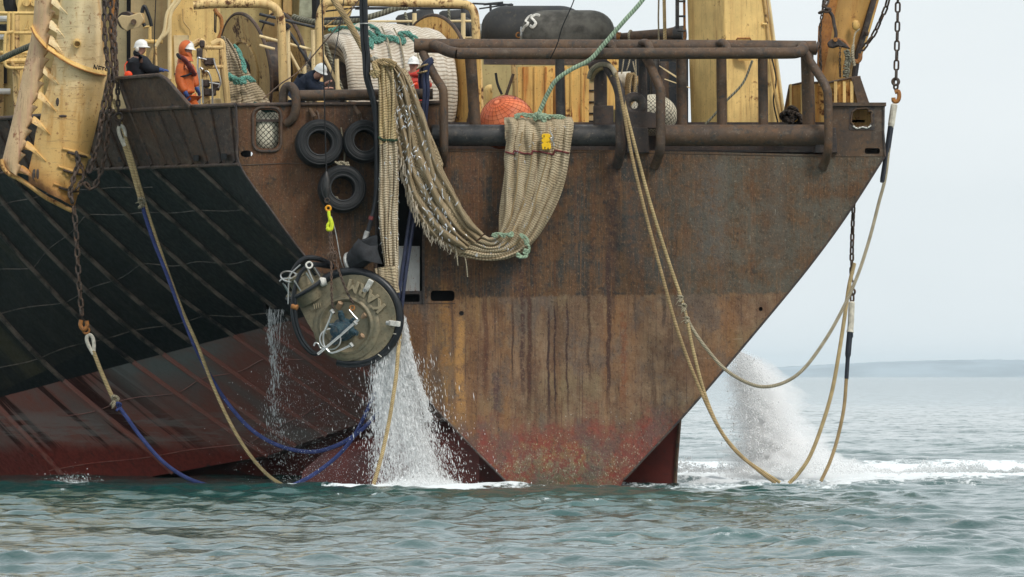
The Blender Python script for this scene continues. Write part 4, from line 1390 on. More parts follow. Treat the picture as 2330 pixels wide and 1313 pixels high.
# ------------------------------------------------------------------ net drums with nets on them
def drum(label, cl, cr, dyl, dyr, Rl, Rr, core, mat, grp, hub=True, left=True):
    a, b = P(*cl, dyl), P(*cr, dyr)
    ax = (b - a).normalized()
    L = (b - a).length
    t = thing('net_drum', label, 'net drum', a, grp)
    for k, (c, Rd, on) in enumerate(((a, Rl, left), (b, Rr, True))):
        if not on:
            continue
        f = obj('flange', MB().lathe(c, ax, [(-.03, 0), (-.03, Rd - .04), (-.03, Rd), (.03, Rd), (.03, Rd - .04), (.03, 0)], 56), mat, t)
        obj('flange_rim', MB().torus(c, ax, Rd, .045, 56, 8), T_RUSTR, f)
        if hub:
            obj('hub_ring', MB().torus(c - ax * .05, ax, Rd * .52, .04, 40, 8), T_FLANGE, f)
            obj('hub', MB().lathe(c, ax, [(-.16, 0), (-.16, .2), (-.12, .28), (-.02, .3)], 24), T_RUSTD, f)
    obj('core', MB().cyl(a, b, core, 28), T_RUSTD, t)
    return t, a, b, ax, L
dr2, a2, b2, ax2, L2 = drum('net drum with stained round flange standing behind the green-roped brown net', (560, 160), (646, 148), 9.0, 9.45, 1.36, 1.26, .6, T_FLANGE, 'net drums on deck')
dr1, a1_, b1_, ax1, L1 = drum('large net drum under the white net, its yellow flange beside the stern rail', (742, 206), (985, 208), 6.5, 8.0, 1.1, 1.80, .7, T_FLANGEY if 'T_FLANGEY' in globals() else T_YELW, 'net drums on deck', True, False)
# net wound on the big drum: bulging roll with folds round it
def roll(a, ax, L, prof, seg=96, folds=.035, turns=9):
    n0 = Vector((0, 0, 1))
    n0 = (n0 - ax * n0.dot(ax)).normalized()
    b0 = ax.cross(n0)
    mb = MB()
    vs, fs, us = [], [], []
    for i, (h, r) in enumerate(prof):
        for j in range(seg):
            an = 2 * math.pi * j / seg
            rr = r + folds * math.sin(turns * h * 2.2 + 1.3 * math.sin(an * 2 + h)) + .05 * math.sin(an * 3 + h * 2)
            vs.append(a + ax * (h + .03 * math.sin(an * 4)) + n0 * (math.cos(an) * rr) + b0 * (math.sin(an) * rr))
    for i in range(len(prof) - 1):
        for j in range(seg):
            j2 = (j + 1) % seg
            fs.append((i * seg + j, i * seg + j2, (i + 1) * seg + j2, (i + 1) * seg + j))
            c = [(prof[i][0], j * .1), (prof[i][0], (j + 1) * .1), (prof[i + 1][0], (j + 1) * .1), (prof[i + 1][0], j * .1)]
            us.append(c)
    mb.add(vs, fs, us)
    return mb
prof = [(.55, .62), (.42, .85), (.12, 1.0), (-.02, 1.13), (0, 1.24), (.10, 1.30), (.3, 1.33), (.45, 1.36)]
h = .6
while h < L1 - .12:
    prof.append((h, 1.36 + .24 * math.sin(math.pi * (h - .4) / (L1 - .2)) ** .8))
    h += .08
prof += [(L1 - .08, 1.32)]
wn_ = thing('wound_net', 'pale cream net wound thick on the big drum with teal rope across its top', 'fishing net', a1_)
obj('net_roll', roll(a1_, ax1, L1, prof), T_NETP, wn_, sharp=70)
obj('roll_face', MB().lathe(a1_ + ax1 * .1, ax1, [(.5, .3), (.3, .62), (.12, .8), (-.02, 1.02), (-.04, 1.10)], 48), T_NETG, wn_, sharp=70)
def clump(name, pts, r, mat, parent, dy=None, strands=3, spread=.06, n=10):
    """a tangled bunch of rope following a line"""
    base = cat(PP(pts, dy), n)
    mb = MB()
    for k in range(strands):
        ph = random.uniform(0, 6)
        path = [p + Vector((spread * math.sin(i * .55 + ph), -abs(spread * math.cos(i * .4 + ph)) * .7, spread * math.cos(i * .55 + ph * 1.3))) for i, p in enumerate(base)]
        mb.tube(path, r, 7)
    return obj(name, mb, mat, parent)
def on_roll(pts, out=.05):
    """points on the near side of the white roll"""
    res = []
    for (px, py) in pts:
        best = None
        for dyy in np.arange(3.6, 9.0, .05):
            w = P(px, py, dyy)
            h_ = (w - a1_).dot(ax1)
            rad = ((w - a1_) - ax1 * h_).length
            rr = 1.34 + .24 * math.sin(math.pi * min(1, max(0, (h_ - .4) / (L1 - .2)))) ** .8 if h_ > .2 else 1.28
            if rad <= rr + out:
                best = dyy
                break
        res.append((px, py, best if best is not None else 7.2))
    return res
clump('teal_rope', on_roll([(752, 72), (775, 66), (800, 66), (830, 72), (848, 80), (856, 92), (868, 90)]), .03, T_TEAL, wn_, None, 4, .05)
clump('teal_rope', on_roll([(800, 60), (822, 56), (850, 64), (866, 82), (876, 86), (898, 88), (905, 92)]), .03, T_TEAL, wn_, None, 4, .05)
clump('teal_rope', on_roll([(905, 82), (925, 78), (940, 86), (948, 94)]), .03, T_TEAL, wn_, None, 4, .06)
clump('teal_rope', on_roll([(904, 92), (912, 98), (920, 92), (912, 86)]), .03, T_TEAL, wn_, None, 3, .03)
clump('teal_rope', on_roll([(844, 88), (845, 98), (843, 108)]), .03, T_TEAL, wn_, None, 3, .04)
for x0 in (868, 896, 930):
    obj('lashing', MB().tube([Vector(P(*q)) for q in on_roll([(x0, 60 + (x0 - 860) * .12), (x0 + 14, 90), (x0 + 22, 130), (x0 + 26, 170)], .09)], .02, 6), T_ROPEP, wn_)
# brown net hanging over the drum's near right side
def drape(rows, cols=44, folds=6, amp=.12, width=2.6, thick=.14, steps=7, phase=0.0, seed=1, jitter=.05):
    """gathered netting: rows of (left point, right point) across its run; folds stand proud towards the viewer"""
    r_ = random.Random(seed)
    Lp = cat([Vector(a) for a, b in rows], steps)
    Rp = cat([Vector(b) for a, b in rows], steps)
    fph = [r_.uniform(-.3, .3) for _ in range(folds + 1)]
    fam = [r_.uniform(.55, 1.25) for _ in range(folds + 1)]
    grid, uv, v = [], [], 0.0
    for i, (l, rr) in enumerate(zip(Lp, Rp)):
        if i:
            v += ((l - Lp[i - 1]).length + (rr - Rp[i - 1]).length) * .5
        row, ur = [], []
        for j in range(cols):
            t = j / (cols - 1)
            tt = t + .018 * math.sin(v * 1.7 + t * 9 + phase)
            x = tt * folds + .25 * math.sin(v * .8 + phase) + .22 * math.sin(v * 1.9 + t * 5 + phase * 2) + .12 * math.sin(v * 4.3 + t * 11)
            k = int(abs(x)) % folds
            q = abs(math.sin(math.pi * x))
            hgt = fam[k] * (q ** .5) * (1 + .3 * math.sin(v * 2.7 + k * 1.9)) + .10 * math.sin(v * 6 + t * 23) * .5 + .05 * math.sin(t * folds * 9.4 + v)
            end = min(1, t * 14, (1 - t) * 14)
            p = l.lerp(rr, t)
            p = p + Vector((jitter * .5 * math.sin(v * 3 + k * 2), -amp * hgt * end - .04 * end, jitter * .3 * math.sin(v * 2.1 + k)))
            row.append(p)
            ur.append((t * width, v))
        grid.append(row); uv.append(ur)
    return MB().sheet(grid, uv, (0, thick, 0)), grid
# net coming off the left drum
nb = thing('slack_net', 'brown net with teal rope hanging slack off the left drum flange', 'fishing net', P(540, 150, 7.5))
m_, gl = drape([(P(502, 82, 8.2), P(519, 88, 8.0)), (P(511, 130, 7.6), P(545, 128, 7.6)), (P(512, 180, 7.2), P(572, 170, 7.3)), (P(514, 225, 6.8), P(602, 210, 6.9)), (P(520, 262, 6.5), P(622, 252, 6.6))], 30, 4, .1, 1.8, .12, 6, .4, 4)
obj('net_sheet', m_, T_NETG, nb, sharp=70)
clump('teal_rope', [(534, 102, 7.3), (545, 120, 7.2), (554, 145, 7.0), (556, 165, 6.9)], .03, T_TEAL, nb, None, 3, .04)
clump('teal_rope', [(518, 172, 6.7), (532, 180, 6.6), (540, 186, 6.5), (556, 182, 6.5), (576, 178, 6.6)], .035, T_TEAL, nb, None, 5, .06)
def UVL(mb, k):
    mb.u = [[(a * k, b) for a, b in u] for u in mb.u]
    return mb
# net at the mooring opening
mn = thing('net_bundle', 'white net bundle with black lacing seen through the mooring opening', 'fishing net', P(605, 346, .5))
obj('bundle', UVL(MB().lathe(P(606, 346, .5), (0, 0, 1), [(0, .2), (.1, .32), (.3, .36), (.5, .36), (.7, .34), (.88, .28), (1.0, .15), (1.02, 0)], 28), 2.2), T_NETK, mn, sharp=70)
clump('dark_lacing', [(584, 240, .2), (600, 247, .2), (618, 246, .2), (634, 249, .2)], .04, m_rope('dark_green_twine', (.03, .075, .06), 20), mn, None, 5, .06)
bl = thing('net_ball', 'pale round net bundle laced in black behind the ring fairlead', 'fishing net', P(1500, 260, 2.0))
obj('bundle', MB().ell(P(1486, 262, 2.0), (.56, .5, .48), None, 40, 24), T_NETK, bl, sharp=80)
for e in bl.children:
    me = e.data
    if not me.uv_layers:
        ul = me.uv_layers.new(name='UVMap')
        for lp in me.loops:
            c = me.vertices[lp.vertex_index].co + Vector(bl.location) - P(1486, 262, 2.0)
            ul.data[lp.index].uv = (math.atan2(c.y, c.x) * .55, math.acos(max(-1, min(1, c.z / .5))) * .55)

# ------------------------------------------------------------------ chains and ropes
def link_mesh(L, W, r):
    """one racetrack link, long axis Z, flat in XZ"""
    pts = []
    hw, hl = W / 2 - r, L / 2 - r
    for k in range(9):
        a = math.pi * k / 8
        pts.append(Vector((hw * math.cos(a), 0, hl - hw + hw * math.sin(a))))
    for k in range(9):
        a = math.pi + math.pi * k / 8
        pts.append(Vector((hw * math.cos(a), 0, -(hl - hw) + hw * math.sin(a))))
    return MB().tube(pts, r, 7, closed=True)
def chain(label, pts, L=.27, W=.15, r=.026, mat=None, group=None, into=None, name='chain'):
    mat = mat or T_CHAIN
    path = cat(PP(pts), 12)
    t = into or thing(name, label, 'chain', path[0], group)
    acc, d = [0.0], 0
    for p, q in zip(path, path[1:]):
        d += (q - p).length
        acc.append(d)
    pitch = L - 2.3 * r
    n = int(d / pitch)
    proto = None
    for k in range(n):
        s_ = (k + .5) * pitch
        i = max(j for j in range(len(acc)) if acc[j] <= s_)
        i = min(i, len(path) - 2)
        f = (s_ - acc[i]) / max(1e-6, acc[i + 1] - acc[i])
        c = path[i].lerp(path[i + 1], f)
        tz = (path[i + 1] - path[i]).normalized()
        if proto is None:
            proto = obj('link', link_mesh(L, W, r), mat, None)
            o = proto
        else:
            o = proto.copy()
            COL.objects.link(o)
        o.parent = t
        q = tz.to_track_quat('Z', 'Y')
        rot = q.to_matrix() @ Matrix.Rotation(R(20 + 90 * (k % 2)) + random.uniform(-.2, .2), 3, 'Z')
        o.matrix_local = Matrix.Translation(c - wloc(t)) @ rot.to_4x4()
    return t
def rope(label, pts, r, mat, name='rope', group=None, n=10, seg=10):
    path = cat(PP(pts), n)
    o = thing(name, label, 'rope' if name == 'rope' else name.replace('_', ' '), path[0], group)
    obj('rope_line' if 'rope' in name else 'line', MB().tube(path, r, seg), mat, o)
    return o
def seg_(parent, name, pts, r, mat, n=8, seg=10, flat=None):
    return obj(name, MB().tube(cat(PP(pts), n), r, seg, flat=flat), mat, parent)
def knot(parent, px, py, dy, r, mat, tails=3, seed=1):
    rd = random.Random(seed)
    mb = MB()
    c = P(px, py, dy)
    pts = [c + Vector((r * 1.3 * math.sin(k * 1.7), -r * .8 * math.cos(k * 2.1), r * 2.2 * math.cos(k * 1.1))) for k in range(9)]
    mb.tube(cat(pts, 5), r * .75, 7)
    for k in range(tails):
        e = c + Vector((rd.uniform(-.14, .14), -.05, rd.uniform(-.22, .1)))
        mb.tube([c, c.lerp(e, .5) + Vector((0, -.03, .02)), e], [r * .5, r * .35, r * .15], 5)
    return obj('knot', mb, mat, parent)
def thimble(parent, a, b, w, mat, dy):
    """a sleeved eye: long teardrop loop from a (round end) to b (pointed end)"""
    A, B = P(*a, dy), P(*b, dy)
    d = (B - A)
    n = Vector((d.z, 0, -d.x)).normalized()
    pts = [B, A.lerp(B, .5) + n * w, A.lerp(B, .15) + n * w * 1.05, A, A.lerp(B, .15) - n * w * 1.05, A.lerp(B, .5) - n * w, B]
    return obj('sleeved_eye', MB().tube(cat(pts, 6), [.045] * 37, 9), mat, parent)

# right hand side: chain, hook, sleeve and the long rope that loops back to the fairlead
t = chain('vertical rusty chain hanging at far right with an orange hook on its end', [(2044, -60, .6), (2042, 60, .6), (2040, 140, .6), (2038, 214, .6)], .275, .145, .024)
obj('hook', MB().tube(cat(PP([(2036, 210), (2044, 208), (2046, 220), (2042, 230), (2034, 230), (2033, 222)], .58), 5), [.05] * 26, 9), T_CHAINR, t)
obj('shackle', MB().torus(P(2038, 186, .6), (0, 1, 0), .075, .03, 18, 8), T_CHAIN, t)
r1 = rope('long tan rope looping from a black sleeve at far right back to a knot', [(2026, 300, .5), (2015, 400, .3), (2000, 460, .2), (1978, 545, 0), (1952, 625, -.2), (1920, 698, -.35), (1880, 770, -.5), (1830, 838, -.6), (1785, 870, -.65), (1735, 880, -.7), (1690, 866, -.7), (1645, 836, -.7), (1605, 790, -.65), (1578, 752, -.6), (1562, 722, -.6)], .040, T_ROPEP)
seg_(r1, 'black_sleeve', [(2027, 288, .52), (2018, 350, .42), (2008, 415, .28)], [.07] * 16 + [.06], T_SLEEVE)
seg_(r1, 'white_sleeve', [(2035, 236, .56), (2031, 262, .54), (2027, 290, .52)], [.045] + [.08] * 14 + [.07] * 2, T_CANVASW)
r2 = rope('pale tan rope from the fairlead down to the knot and on into a deep loop', [(1418, 225, -.5), (1430, 275, -.72), (1452, 360, -.72), (1482, 470, -.72), (1520, 590, -.7), (1548, 672, -.68), (1562, 722, -.66), (1578, 800, -.66), (1605, 900, -.66), (1640, 980, -.7), (1690, 1040, -.7), (1740, 1076, -.7), (1775, 1098, -.7)], .040, T_ROPEY)
knot(r2, 1556, 700, -.74, .038, T_ROPEP, 5, 3)
knot(r2, 1549, 680, -.74, .032, T_ROPEP, 3, 8)
knot(r2, 1563, 728, -.72, .032, T_ROPEP, 3, 9)
r3 = rope('tan rope beside the knotted one, running from the fairlead straight to the water', [(1402, 165, -.7), (1412, 215, -.78), (1424, 280, -.80), (1440, 365, -.78), (1470, 490, -.76), (1505, 620, -.76), (1540, 745, -.76), (1580, 855, -.74), (1625, 955, -.72), (1668, 1020, -.72), (1720, 1066, -.72), (1765, 1100, -.72)], .039, T_ROPE)
seg_(r3, 'turn_of_rope', [(1340, 178, .1), (1346, 160, 0), (1362, 148, -.1), (1380, 147, -.25), (1394, 156, -.5), (1402, 172, -.7)], .055, T_ROPEP)
seg_(r3, 'turn_of_rope', [(1346, 184, .15), (1352, 168, .05), (1366, 156, -.05), (1384, 157, -.2), (1394, 176, -.45)], .05, T_ROPE)
t3 = chain('rusty chain hanging under the right corner of the stern plate', [(1943, 455, .9), (1940, 520, .85), (1938, 600, .8), (1939, 690, .7)], .21, .12, .024)
obj('ring', MB().torus(P(1939, 664, .72), (.5, 1, 0), .07, .025, 18, 8), T_CHAIN, t3)
r4 = rope('tan rope with white and black sleeves dropping from the chain under the corner', [(1938, 690, .7), (1934, 760, .6), (1926, 860, .45), (1920, 930, .3), (1905, 1000, .2), (1888, 1052, .1), (1868, 1095, 0)], .042, T_ROPE)
seg_(r4, 'white_sleeve', [(1938, 686, .68), (1937, 710, .66), (1936, 735, .63), (1934, 756, .6)], [.05] + [.075] * 22 + [.085, .09], T_CANVASW)
seg_(r4, 'black_sleeve', [(1934, 756, .58), (1930, 800, .52), (1926, 862, .45)], [.07] * 10 + [.05] * 7, T_SLEEVE)
obj('sleeve_buckle', MB().box(P(1936, 768, .5), P(1941, 758, .56)), T_SLEEVE, r4)
r5 = rope('golden twisted rope hanging slack between the sleeved rope and the stern plate', [(1944, 600, .75), (1932, 650, .5), (1922, 720, .3), (1908, 810, .2), (1892, 895, .1), (1868, 975, 0), (1842, 1040, -.1), (1815, 1080, -.1), (1795, 1100, -.1)], .046, T_ROPEY)

# trawl door hung at the right, seen on edge
td2 = thing('trawl_door', 'tan yellow trawl door leaning above the right corner box with chains on it', 'trawl door', P(1900, 190, 1.6), 'steel trawl doors')
g = []
for i in range(13):
    y = -60 + 255 * i / 12
    l = 1898 - (y + 0) * .20 if y < 180 else 1862
    rr = 1990 - y * .30
    g.append([P(l + (rr - l) * t, y, 1.7 - .5 * math.sin(math.pi * (t * .8 + .1)) + .3 * t) for t in [k / 12 for k in range(13)]])
m_ = MB().sheet(g, thick=(.02, .09, 0))
obj('foil_panel', m_, T_DOORY, td2) if 'T_DOORY' in globals() else obj('foil_panel', m_, m_paint('bare_tan_door_paint', (.56, .31, .09), rust=(.20, .08, .025), thr=.55, streak=.7, warm=(.42, .19, .05)), td2)
obj('edge_strip', MB().tube(PP([(2004, -60, 1.75), (1988, 0, 1.7), (1968, 70, 1.65), (1952, 122, 1.6), (1942, 190, 1.6)]), .07, 8), T_RUSTD, td2)
obj('edge_strip', MB().tube(PP([(2012, -60, 1.85), (1995, 0, 1.8), (1975, 70, 1.75), (1958, 122, 1.7)]), .05, 8), T_YELW, td2)
obj('edge_strip', MB().slab(PP([(1896, -20), (1908, -20), (1876, 180), (1858, 180), (1862, 60)], 1.45), .1), T_CHAINR, td2, bevel=.02)
obj('lug', MB().ell(P(1947, 57, 1.2), (.09, .06, .12), None, 14, 10), T_YELW, td2)
obj('lug', MB().ell(P(1972, 76, 1.5), (.05, .05, .07), None, 12, 8), T_RUST, td2)
sh = obj('shackle_plate', MB().slab(PP([(1882, 98), (1890, 90), (1906, 86), (1930, 104), (1936, 112), (1908, 106), (1896, 110), (1885, 108)], 1.05), .12), T_RUSTD, td2, bevel=.03)
obj('shackle_pin', MB().cyl(P(1901, 90, 1.0), P(1901, 90, 1.2), .05, 12), T_CHAINR, sh)
obj('bent_bar', MB().tube(cat(PP([(1882, 20), (1894, 36), (1898, 56), (1902, 76), (1900, 92)], 1.05), 5), .04, 8), T_RUSTD, td2)
obj('bent_bar', MB().tube(cat(PP([(1904, 88), (1920, 94), (1932, 108)], 1.1), 5), .035, 8), T_CHAINR, td2)
c_ = chain('short rusty chain hanging down the left edge of the right trawl door', [(1874, 0, 1.2), (1871, 30, 1.15), (1867, 60, 1.2), (1866, 110, 1.2), (1868, 165, 1.25)], .13, .08, .017)
c_ = chain('bunched thick rusty chain at the top of the right trawl door', [(1878, -40, 1.0), (1882, 0, .95), (1876, 14, .9), (1886, 22, .9), (1868, 28, .92), (1864, 38, 1.0)], .2, .12, .028)
c_ = chain('small rusty chain hanging down the face of the right trawl door', [(1912, 104, 1.0), (1911, 140, 1.05), (1912, 176, 1.1)], .1, .06, .012)
c2 = chain('diagonal rusty chain running from the right trawl door up out of view', [(2034, -60, .8), (2018, 10, .9), (2004, 44, 1.0), (1988, 78, 1.1), (1966, 108, 1.2), (1952, 124, 1.3)], .25, .13, .024)
obj('hook', MB().tube(cat(PP([(1958, 122), (1957, 134), (1950, 141), (1944, 138)], 1.15), 5), .05, 9), T_CHAINR, c2)
rg = thing('frayed_rope', 'pale frayed rope end tied round the right trawl door beside the hook', 'rope', P(1936, 110, 1.0))
obj('rope_line', MB().tube(cat(PP([(1956, 66, 1.3), (1946, 76, 1.2), (1942, 100, 1.1), (1940, 125, 1.05), (1944, 150, 1.05)]), 6), [.02] * 13 + [.04] * 12, 8), T_ROPEP, rg)
clump('frayed_bunch', [(1926, 118, .95), (1930, 135, .95), (1926, 155, .95), (1924, 178, .98)], .03, T_GREY, rg, None, 4, .05)

# heap of dark rope by the gantry foot
hp = thing('rope_heap', 'heap of dark rope piled behind the roller by the gantry foot', 'rope', P(1808, 283, 1.6))
for k in range(7):
    cx_, cy_ = 1800 + random.uniform(-12, 12), 268 + random.uniform(-14, 8)
    loop = [(cx_ + 14 * math.cos(a) * random.uniform(.7, 1.2), cy_ + 11 * math.sin(a) * random.uniform(.7, 1.3), 1.6 + .3 * math.sin(a * 2 + k)) for a in [i * .9 for i in range(7)]]
    obj('coil', MB().tube(cat(PP(loop), 5, closed=True), .05, 7, closed=True), m_rope('dark_brown_rope', (.06, .045, .035)) if k == 0 else bpy.data.materials['dark_brown_rope'], hp)
hk = thing('rope_coil', 'tan rope hanging in loops from the drum end behind the bent strut', 'rope', P(1436, 190, 3.8))
for k in range(4):
    obj('coil', MB().tube(cat(PP([(1428 + 4 * k, 168), (1424 + 3 * k, 200), (1430 + 3 * k, 245), (1438 + 2 * k, 258), (1442, 230), (1440 + 2 * k, 180)], 3.8 - .05 * k), 6, closed=True), .025, 6, closed=True), T_ROPE, hk)
for a, b in (((1420, 128), (1414, 168)), ((1434, 130), (1426, 160)), ((1440, 140), (1448, 170)), ((1446, 130), (1450, 240))):
    seg_(hk, 'hanging_end', [(*a, 3.7), ((a[0] + b[0]) / 2, (a[1] + b[1]) / 2 + 3, 3.68), (*b, 3.7)], .018, T_ROPEP, 4, 6)
ly = thing('rope_tackle', 'pale yellow vertical tackle rope passing behind the ladder to the rail', 'rope', P(1513, 90, 5.0))
obj('rope_line', MB().tube(PP([(1510, -60), (1513, 92)], 5.0), .04, 8), T_ROPEY, ly)
obj('rope_line', MB().tube(PP([(1500, -60), (1498, 40), (1499, 92)], 5.2), .02, 8), T_ROPEP, ly)
kb = rope('dark slack rope drooping across the foot of the yellow gantry leg', [(1712, 138, 2.6), (1690, 190, 2.5), (1650, 232, 2.4), (1625, 262, 2.4), (1604, 284, 2.4)], .028, T_FLANGE if False else T_GREY)

# green hawser from the net up past the fenders, and others
gr = rope('pale green hawser rising from the net on the roller out over the rail', [(1500, -60, -1.0), (1462, 0, -.95), (1420, 48, -.9), (1375, 100, -.8), (1342, 136, -.72), (1300, 158, -.66), (1266, 182, -.55), (1246, 214, -.42), (1232, 245, -.34), (1222, 268, -.3)], .052, T_GREEN)
gy = rope('grey green hawser stretched behind the left pipe frame above the white net', [(668, 38, 7.0), (690, 45, 6.8), (720, 50, 6.5), (780, 50, 6.2), (820, 44, 6.0), (870, 30, 6.0), (905, 18, 6.0), (925, 17, 6.2)], .07, T_GREY)
tr = rope('flat tan strop running down from above to the gathered top of the hanging net', [(735, -40, .2), (760, 0, 0), (790, 46, -.2), (815, 90, -.4), (835, 125, -.5), (862, 148, -.6)], .075, T_ROPE)
wl1 = rope('thin dark wire leaning across the front rail near its middle', [(1320, -60, -.9), (1306, 0, -.88), (1280, 60, -.8), (1268, 100, -.7), (1252, 134, -.55)], .013, T_DARK, 'wire')
wl2 = rope('thin rusty wire crossing the left pipe frames slantwise', [(830, -20, 2.6), (800, 22, 2.4), (735, 100, 2.2), (680, 162, 2.0), (640, 190, 1.6), (600, 224, 1.0)], .016, T_RUST, 'wire')
wl3 = rope('thin wire dropping steeply before the white wound net to the rail', [(786, -30, 2.6), (778, 30, 2.4), (766, 100, 2.0), (752, 176, .8), (746, 205, .2)], .012, T_DARK, 'wire')
cb1 = thing('cable', 'pair of thick black cables hanging down before the white wound net', 'cable', P(828, 0, -1.2))
for k, dx in enumerate((0, 9)):
    obj('cable_run', MB().tube(cat(PP([(821 + dx, -60), (823 + dx, 30), (825 + dx, 90), (829 + dx, 130), (832 + dx * .7, 175), (843 + dx * .6, 215), (852 + dx * .5, 255), (857, 330), (856 + dx * .3, 420), (851, 475), (838, 525), (832 + dx * .8, 548)], -.78 - .06 * k), 8), .052, 10), T_HOSE, cb1)
obj('cable_tie', MB().torus(P(830, 54, -.8), (0, 0, 1), .11, .015, 18, 6), T_GALV, cb1)
seg_(cb1, 'red_band', [(845, 492, -.88), (843, 500, -.88)], .06, T_MAROON)
seg_(cb1, 'fitting', [(836, 526, -.88), (832, 538, -.88), (830, 548, -.88)], .06, T_GALV)
hb = thing('blue_hose', 'pair of dark blue hoses looped over the strut and hanging behind the net', 'hose', P(985, 138, -.3))
for k, dx in enumerate((0, 10)):
    obj('hose_run', MB().tube(cat(PP([(958 + dx * .4, 200 + dx, .15), (956, 176 + dx * .5, .0), (962, 150 + dx * .4, -.25), (975, 138 + dx * .5, -.42), (984, 134 + dx * .5, -.45)]), 8), .05, 9), T_HOSEB, hb)
    obj('hose_run', MB().tube(cat(PP([(985, 134 + dx * .5, -.46), (972 + dx * .3, 148 + dx * .3, -.46), (964 + dx * .8, 175, -.42), (966 + dx * .8, 210, -.40), (962 + dx * .7, 260, -.36), (950 + dx, 400, -.34), (932 + dx, 500, -.4), (916 + dx * .9, 610, -.5), (905 + dx * 1.0, 690, -.6), (902 + dx, 720, -.6)]), 8), .045, 9), T_HOSEB, hb)
seg_(hb, 'lashing', [(948, 158, -.2), (962, 150, -.5), (974, 146, -.5)], .02, T_ROPE)
seg_(hb, 'lashing', [(950, 166, -.2), (962, 164, -.5), (972, 161, -.5)], .02, T_ROPE)

# left hand side: ropes hung in bights along the hull
L1_ = chain('long rusty chain hanging below the big cream trawl door, orange shackle at its foot', [(168, 470, 3.9), (174, 540, 3.9), (177, 600, 3.9), (182, 670, 3.9), (188, 730, 3.9)], .255, .15, .026)
obj('shackle', MB().tube(cat(PP([(185, 728), (183, 740), (190, 750), (198, 742), (197, 730)], 3.85), 5), .05, 8), T_CHAINR, L1_)
obj('shackle', MB().torus(P(196, 752, 3.88), (0, 1, 0), .07, .03, 16, 7), T_CHAINR, L1_)
q1 = rope('tan rope spliced to blue, hanging left from a white eye below the chain', [(212, 798, 3.9), (228, 840, 3.9), (246, 882, 3.8), (262, 916, 3.7)], .05, T_ROPEY)
thimble(q1, (202, 762), (213, 806), .065, T_CANVASW, 3.9)
seg_(q1, 'blue_rope', [(262, 914, 3.7), (285, 945, 3.6), (325, 1000, 3.4), (370, 1050, 3.2), (420, 1085, 3.0), (470, 1104, 2.8), (515, 1116, 2.6)], .048, T_BLUE)
knot(q1, 262, 912, 3.62, .05, T_ROPEP, 4, 4)
knot(q1, 270, 925, 3.62, .04, T_BLUE, 2, 5)
q2 = rope('tan rope with a white eye by the bulwark, spliced to the long blue bight', [(284, 334, 4.3), (296, 372, 4.2), (310, 420, 4.1), (322, 462, 4.0)], .055, T_ROPEY)
thimble(q2, (274, 286), (285, 336), .06, T_CANVASW, 4.3)
obj('shackle', MB().torus(P(270, 266, 4.3), (0, 1, 0), .09, .035, 18, 8), T_CHAIN, q2)
obj('shackle', MB().torus(P(271, 280, 4.28), (1, .3, 0), .06, .025, 16, 7), T_CHAIN, q2)
knot(q2, 322, 462, 3.92, .05, T_ROPEP, 4, 6)
seg_(q2, 'blue_rope', [(323, 460, 4.0), (330, 490, 3.95), (350, 550, 3.8), (378, 620, 3.6), (408, 700, 3.4), (440, 780, 3.2), (475, 850, 3.0), (520, 920, 2.6), (575, 980, 2.2), (640, 1016, 1.6), (710, 1028, .8), (770, 1012, .1), (815, 984, -.4), (850, 950, -.7), (880, 905, -.85), (900, 850, -.9), (905, 780, -.7), (906, 722, -.6)], .048, T_BLUE)
q3 = rope('long golden twisted rope sweeping from the shelter plate down the black hull to the sea', [(258, 226, 4.4), (275, 280, 4.35), (300, 360, 4.2), (335, 480, 4.0), (372, 590, 3.7), (412, 700, 3.4), (448, 782, 3.1), (468, 835, 2.9), (490, 890, 2.7), (520, 955, 2.4), (558, 1020, 2.0), (600, 1072, 1.6), (640, 1102, 1.1), (685, 1120, .6), (720, 1128, .3)], .041, T_ROPEY)
q4 = rope('blue rope crossing under the bight and running into the water near the skeg', [(866, 860, -.7), (850, 900, -.65), (828, 950, -.5), (800, 1000, -.3), (765, 1040, -.1), (720, 1075, .1), (680, 1098, .3), (640, 1114, .5)], .046, T_BLUE)
q5 = rope('golden rope dropping through the falling pump water into the sea', [(912, 745, -.85), (906, 800, -1.5), (902, 850, -1.75), (895, 900, -1.85), (885, 960, -1.85), (870, 1030, -1.85), (855, 1085, -1.85), (845, 1118, -1.85)], .046, T_ROPEY)

# ------------------------------------------------------------------ big cream trawl door on the left
td = thing('trawl_door', 'big cream trawl door with toothed slots and a curved flange, hung at far left', 'trawl door', P(120, 0, 5.0), 'steel trawl doors')
def poly_x(tbl, y):
    for (y0, x0), (y1, x1) in zip(tbl, tbl[1:]):
        if y <= y1:
            return x0 + (x1 - x0) * (y - y0) / (y1 - y0)
    return tbl[-1][1]
ML = [(-60, 140), (0, 137), (27, 135), (91, 128), (128, 123), (160, 116), (194, 110), (224, 100), (274, 91), (297, 82), (344, 75), (392, 64), (420, 66), (444, 86), (460, 108), (486, 150)]
MR = [(-60, 226), (0, 228), (60, 234), (120, 240), (171, 242), (228, 229), (274, 221), (361, 200), (440, 176), (486, 163)]
SL = [(-60, 84), (0, 79), (57, 75), (71, 73), (98, 68), (164, 52), (217, 41), (297, 22), (368, 4), (400, 20)]
SR = [(-60, 126), (0, 123), (27, 120), (68, 114), (98, 110), (128, 107), (164, 98), (199, 91), (228, 81), (290, 67), (333, 55), (380, 44), (405, 40)]
def main_pt(t, y, out=0):
    # t may run past 0 to wrap round the left edge
    l, r_ = poly_x(ML, y), poly_x(MR, y)
    b = math.sin(math.pi * (.12 + .80 * t))
    return P(l + (r_ - l) * t, y, 5.0 - .62 * b + .12 * t - out)
def strip_pt(t, y, out=0):
    l, r_ = poly_x(SL, y), poly_x(SR, y)
    return P(l + (r_ - l) * t, y, 5.15 - .32 * math.sin(math.pi * (.1 + .62 * t)) - out)
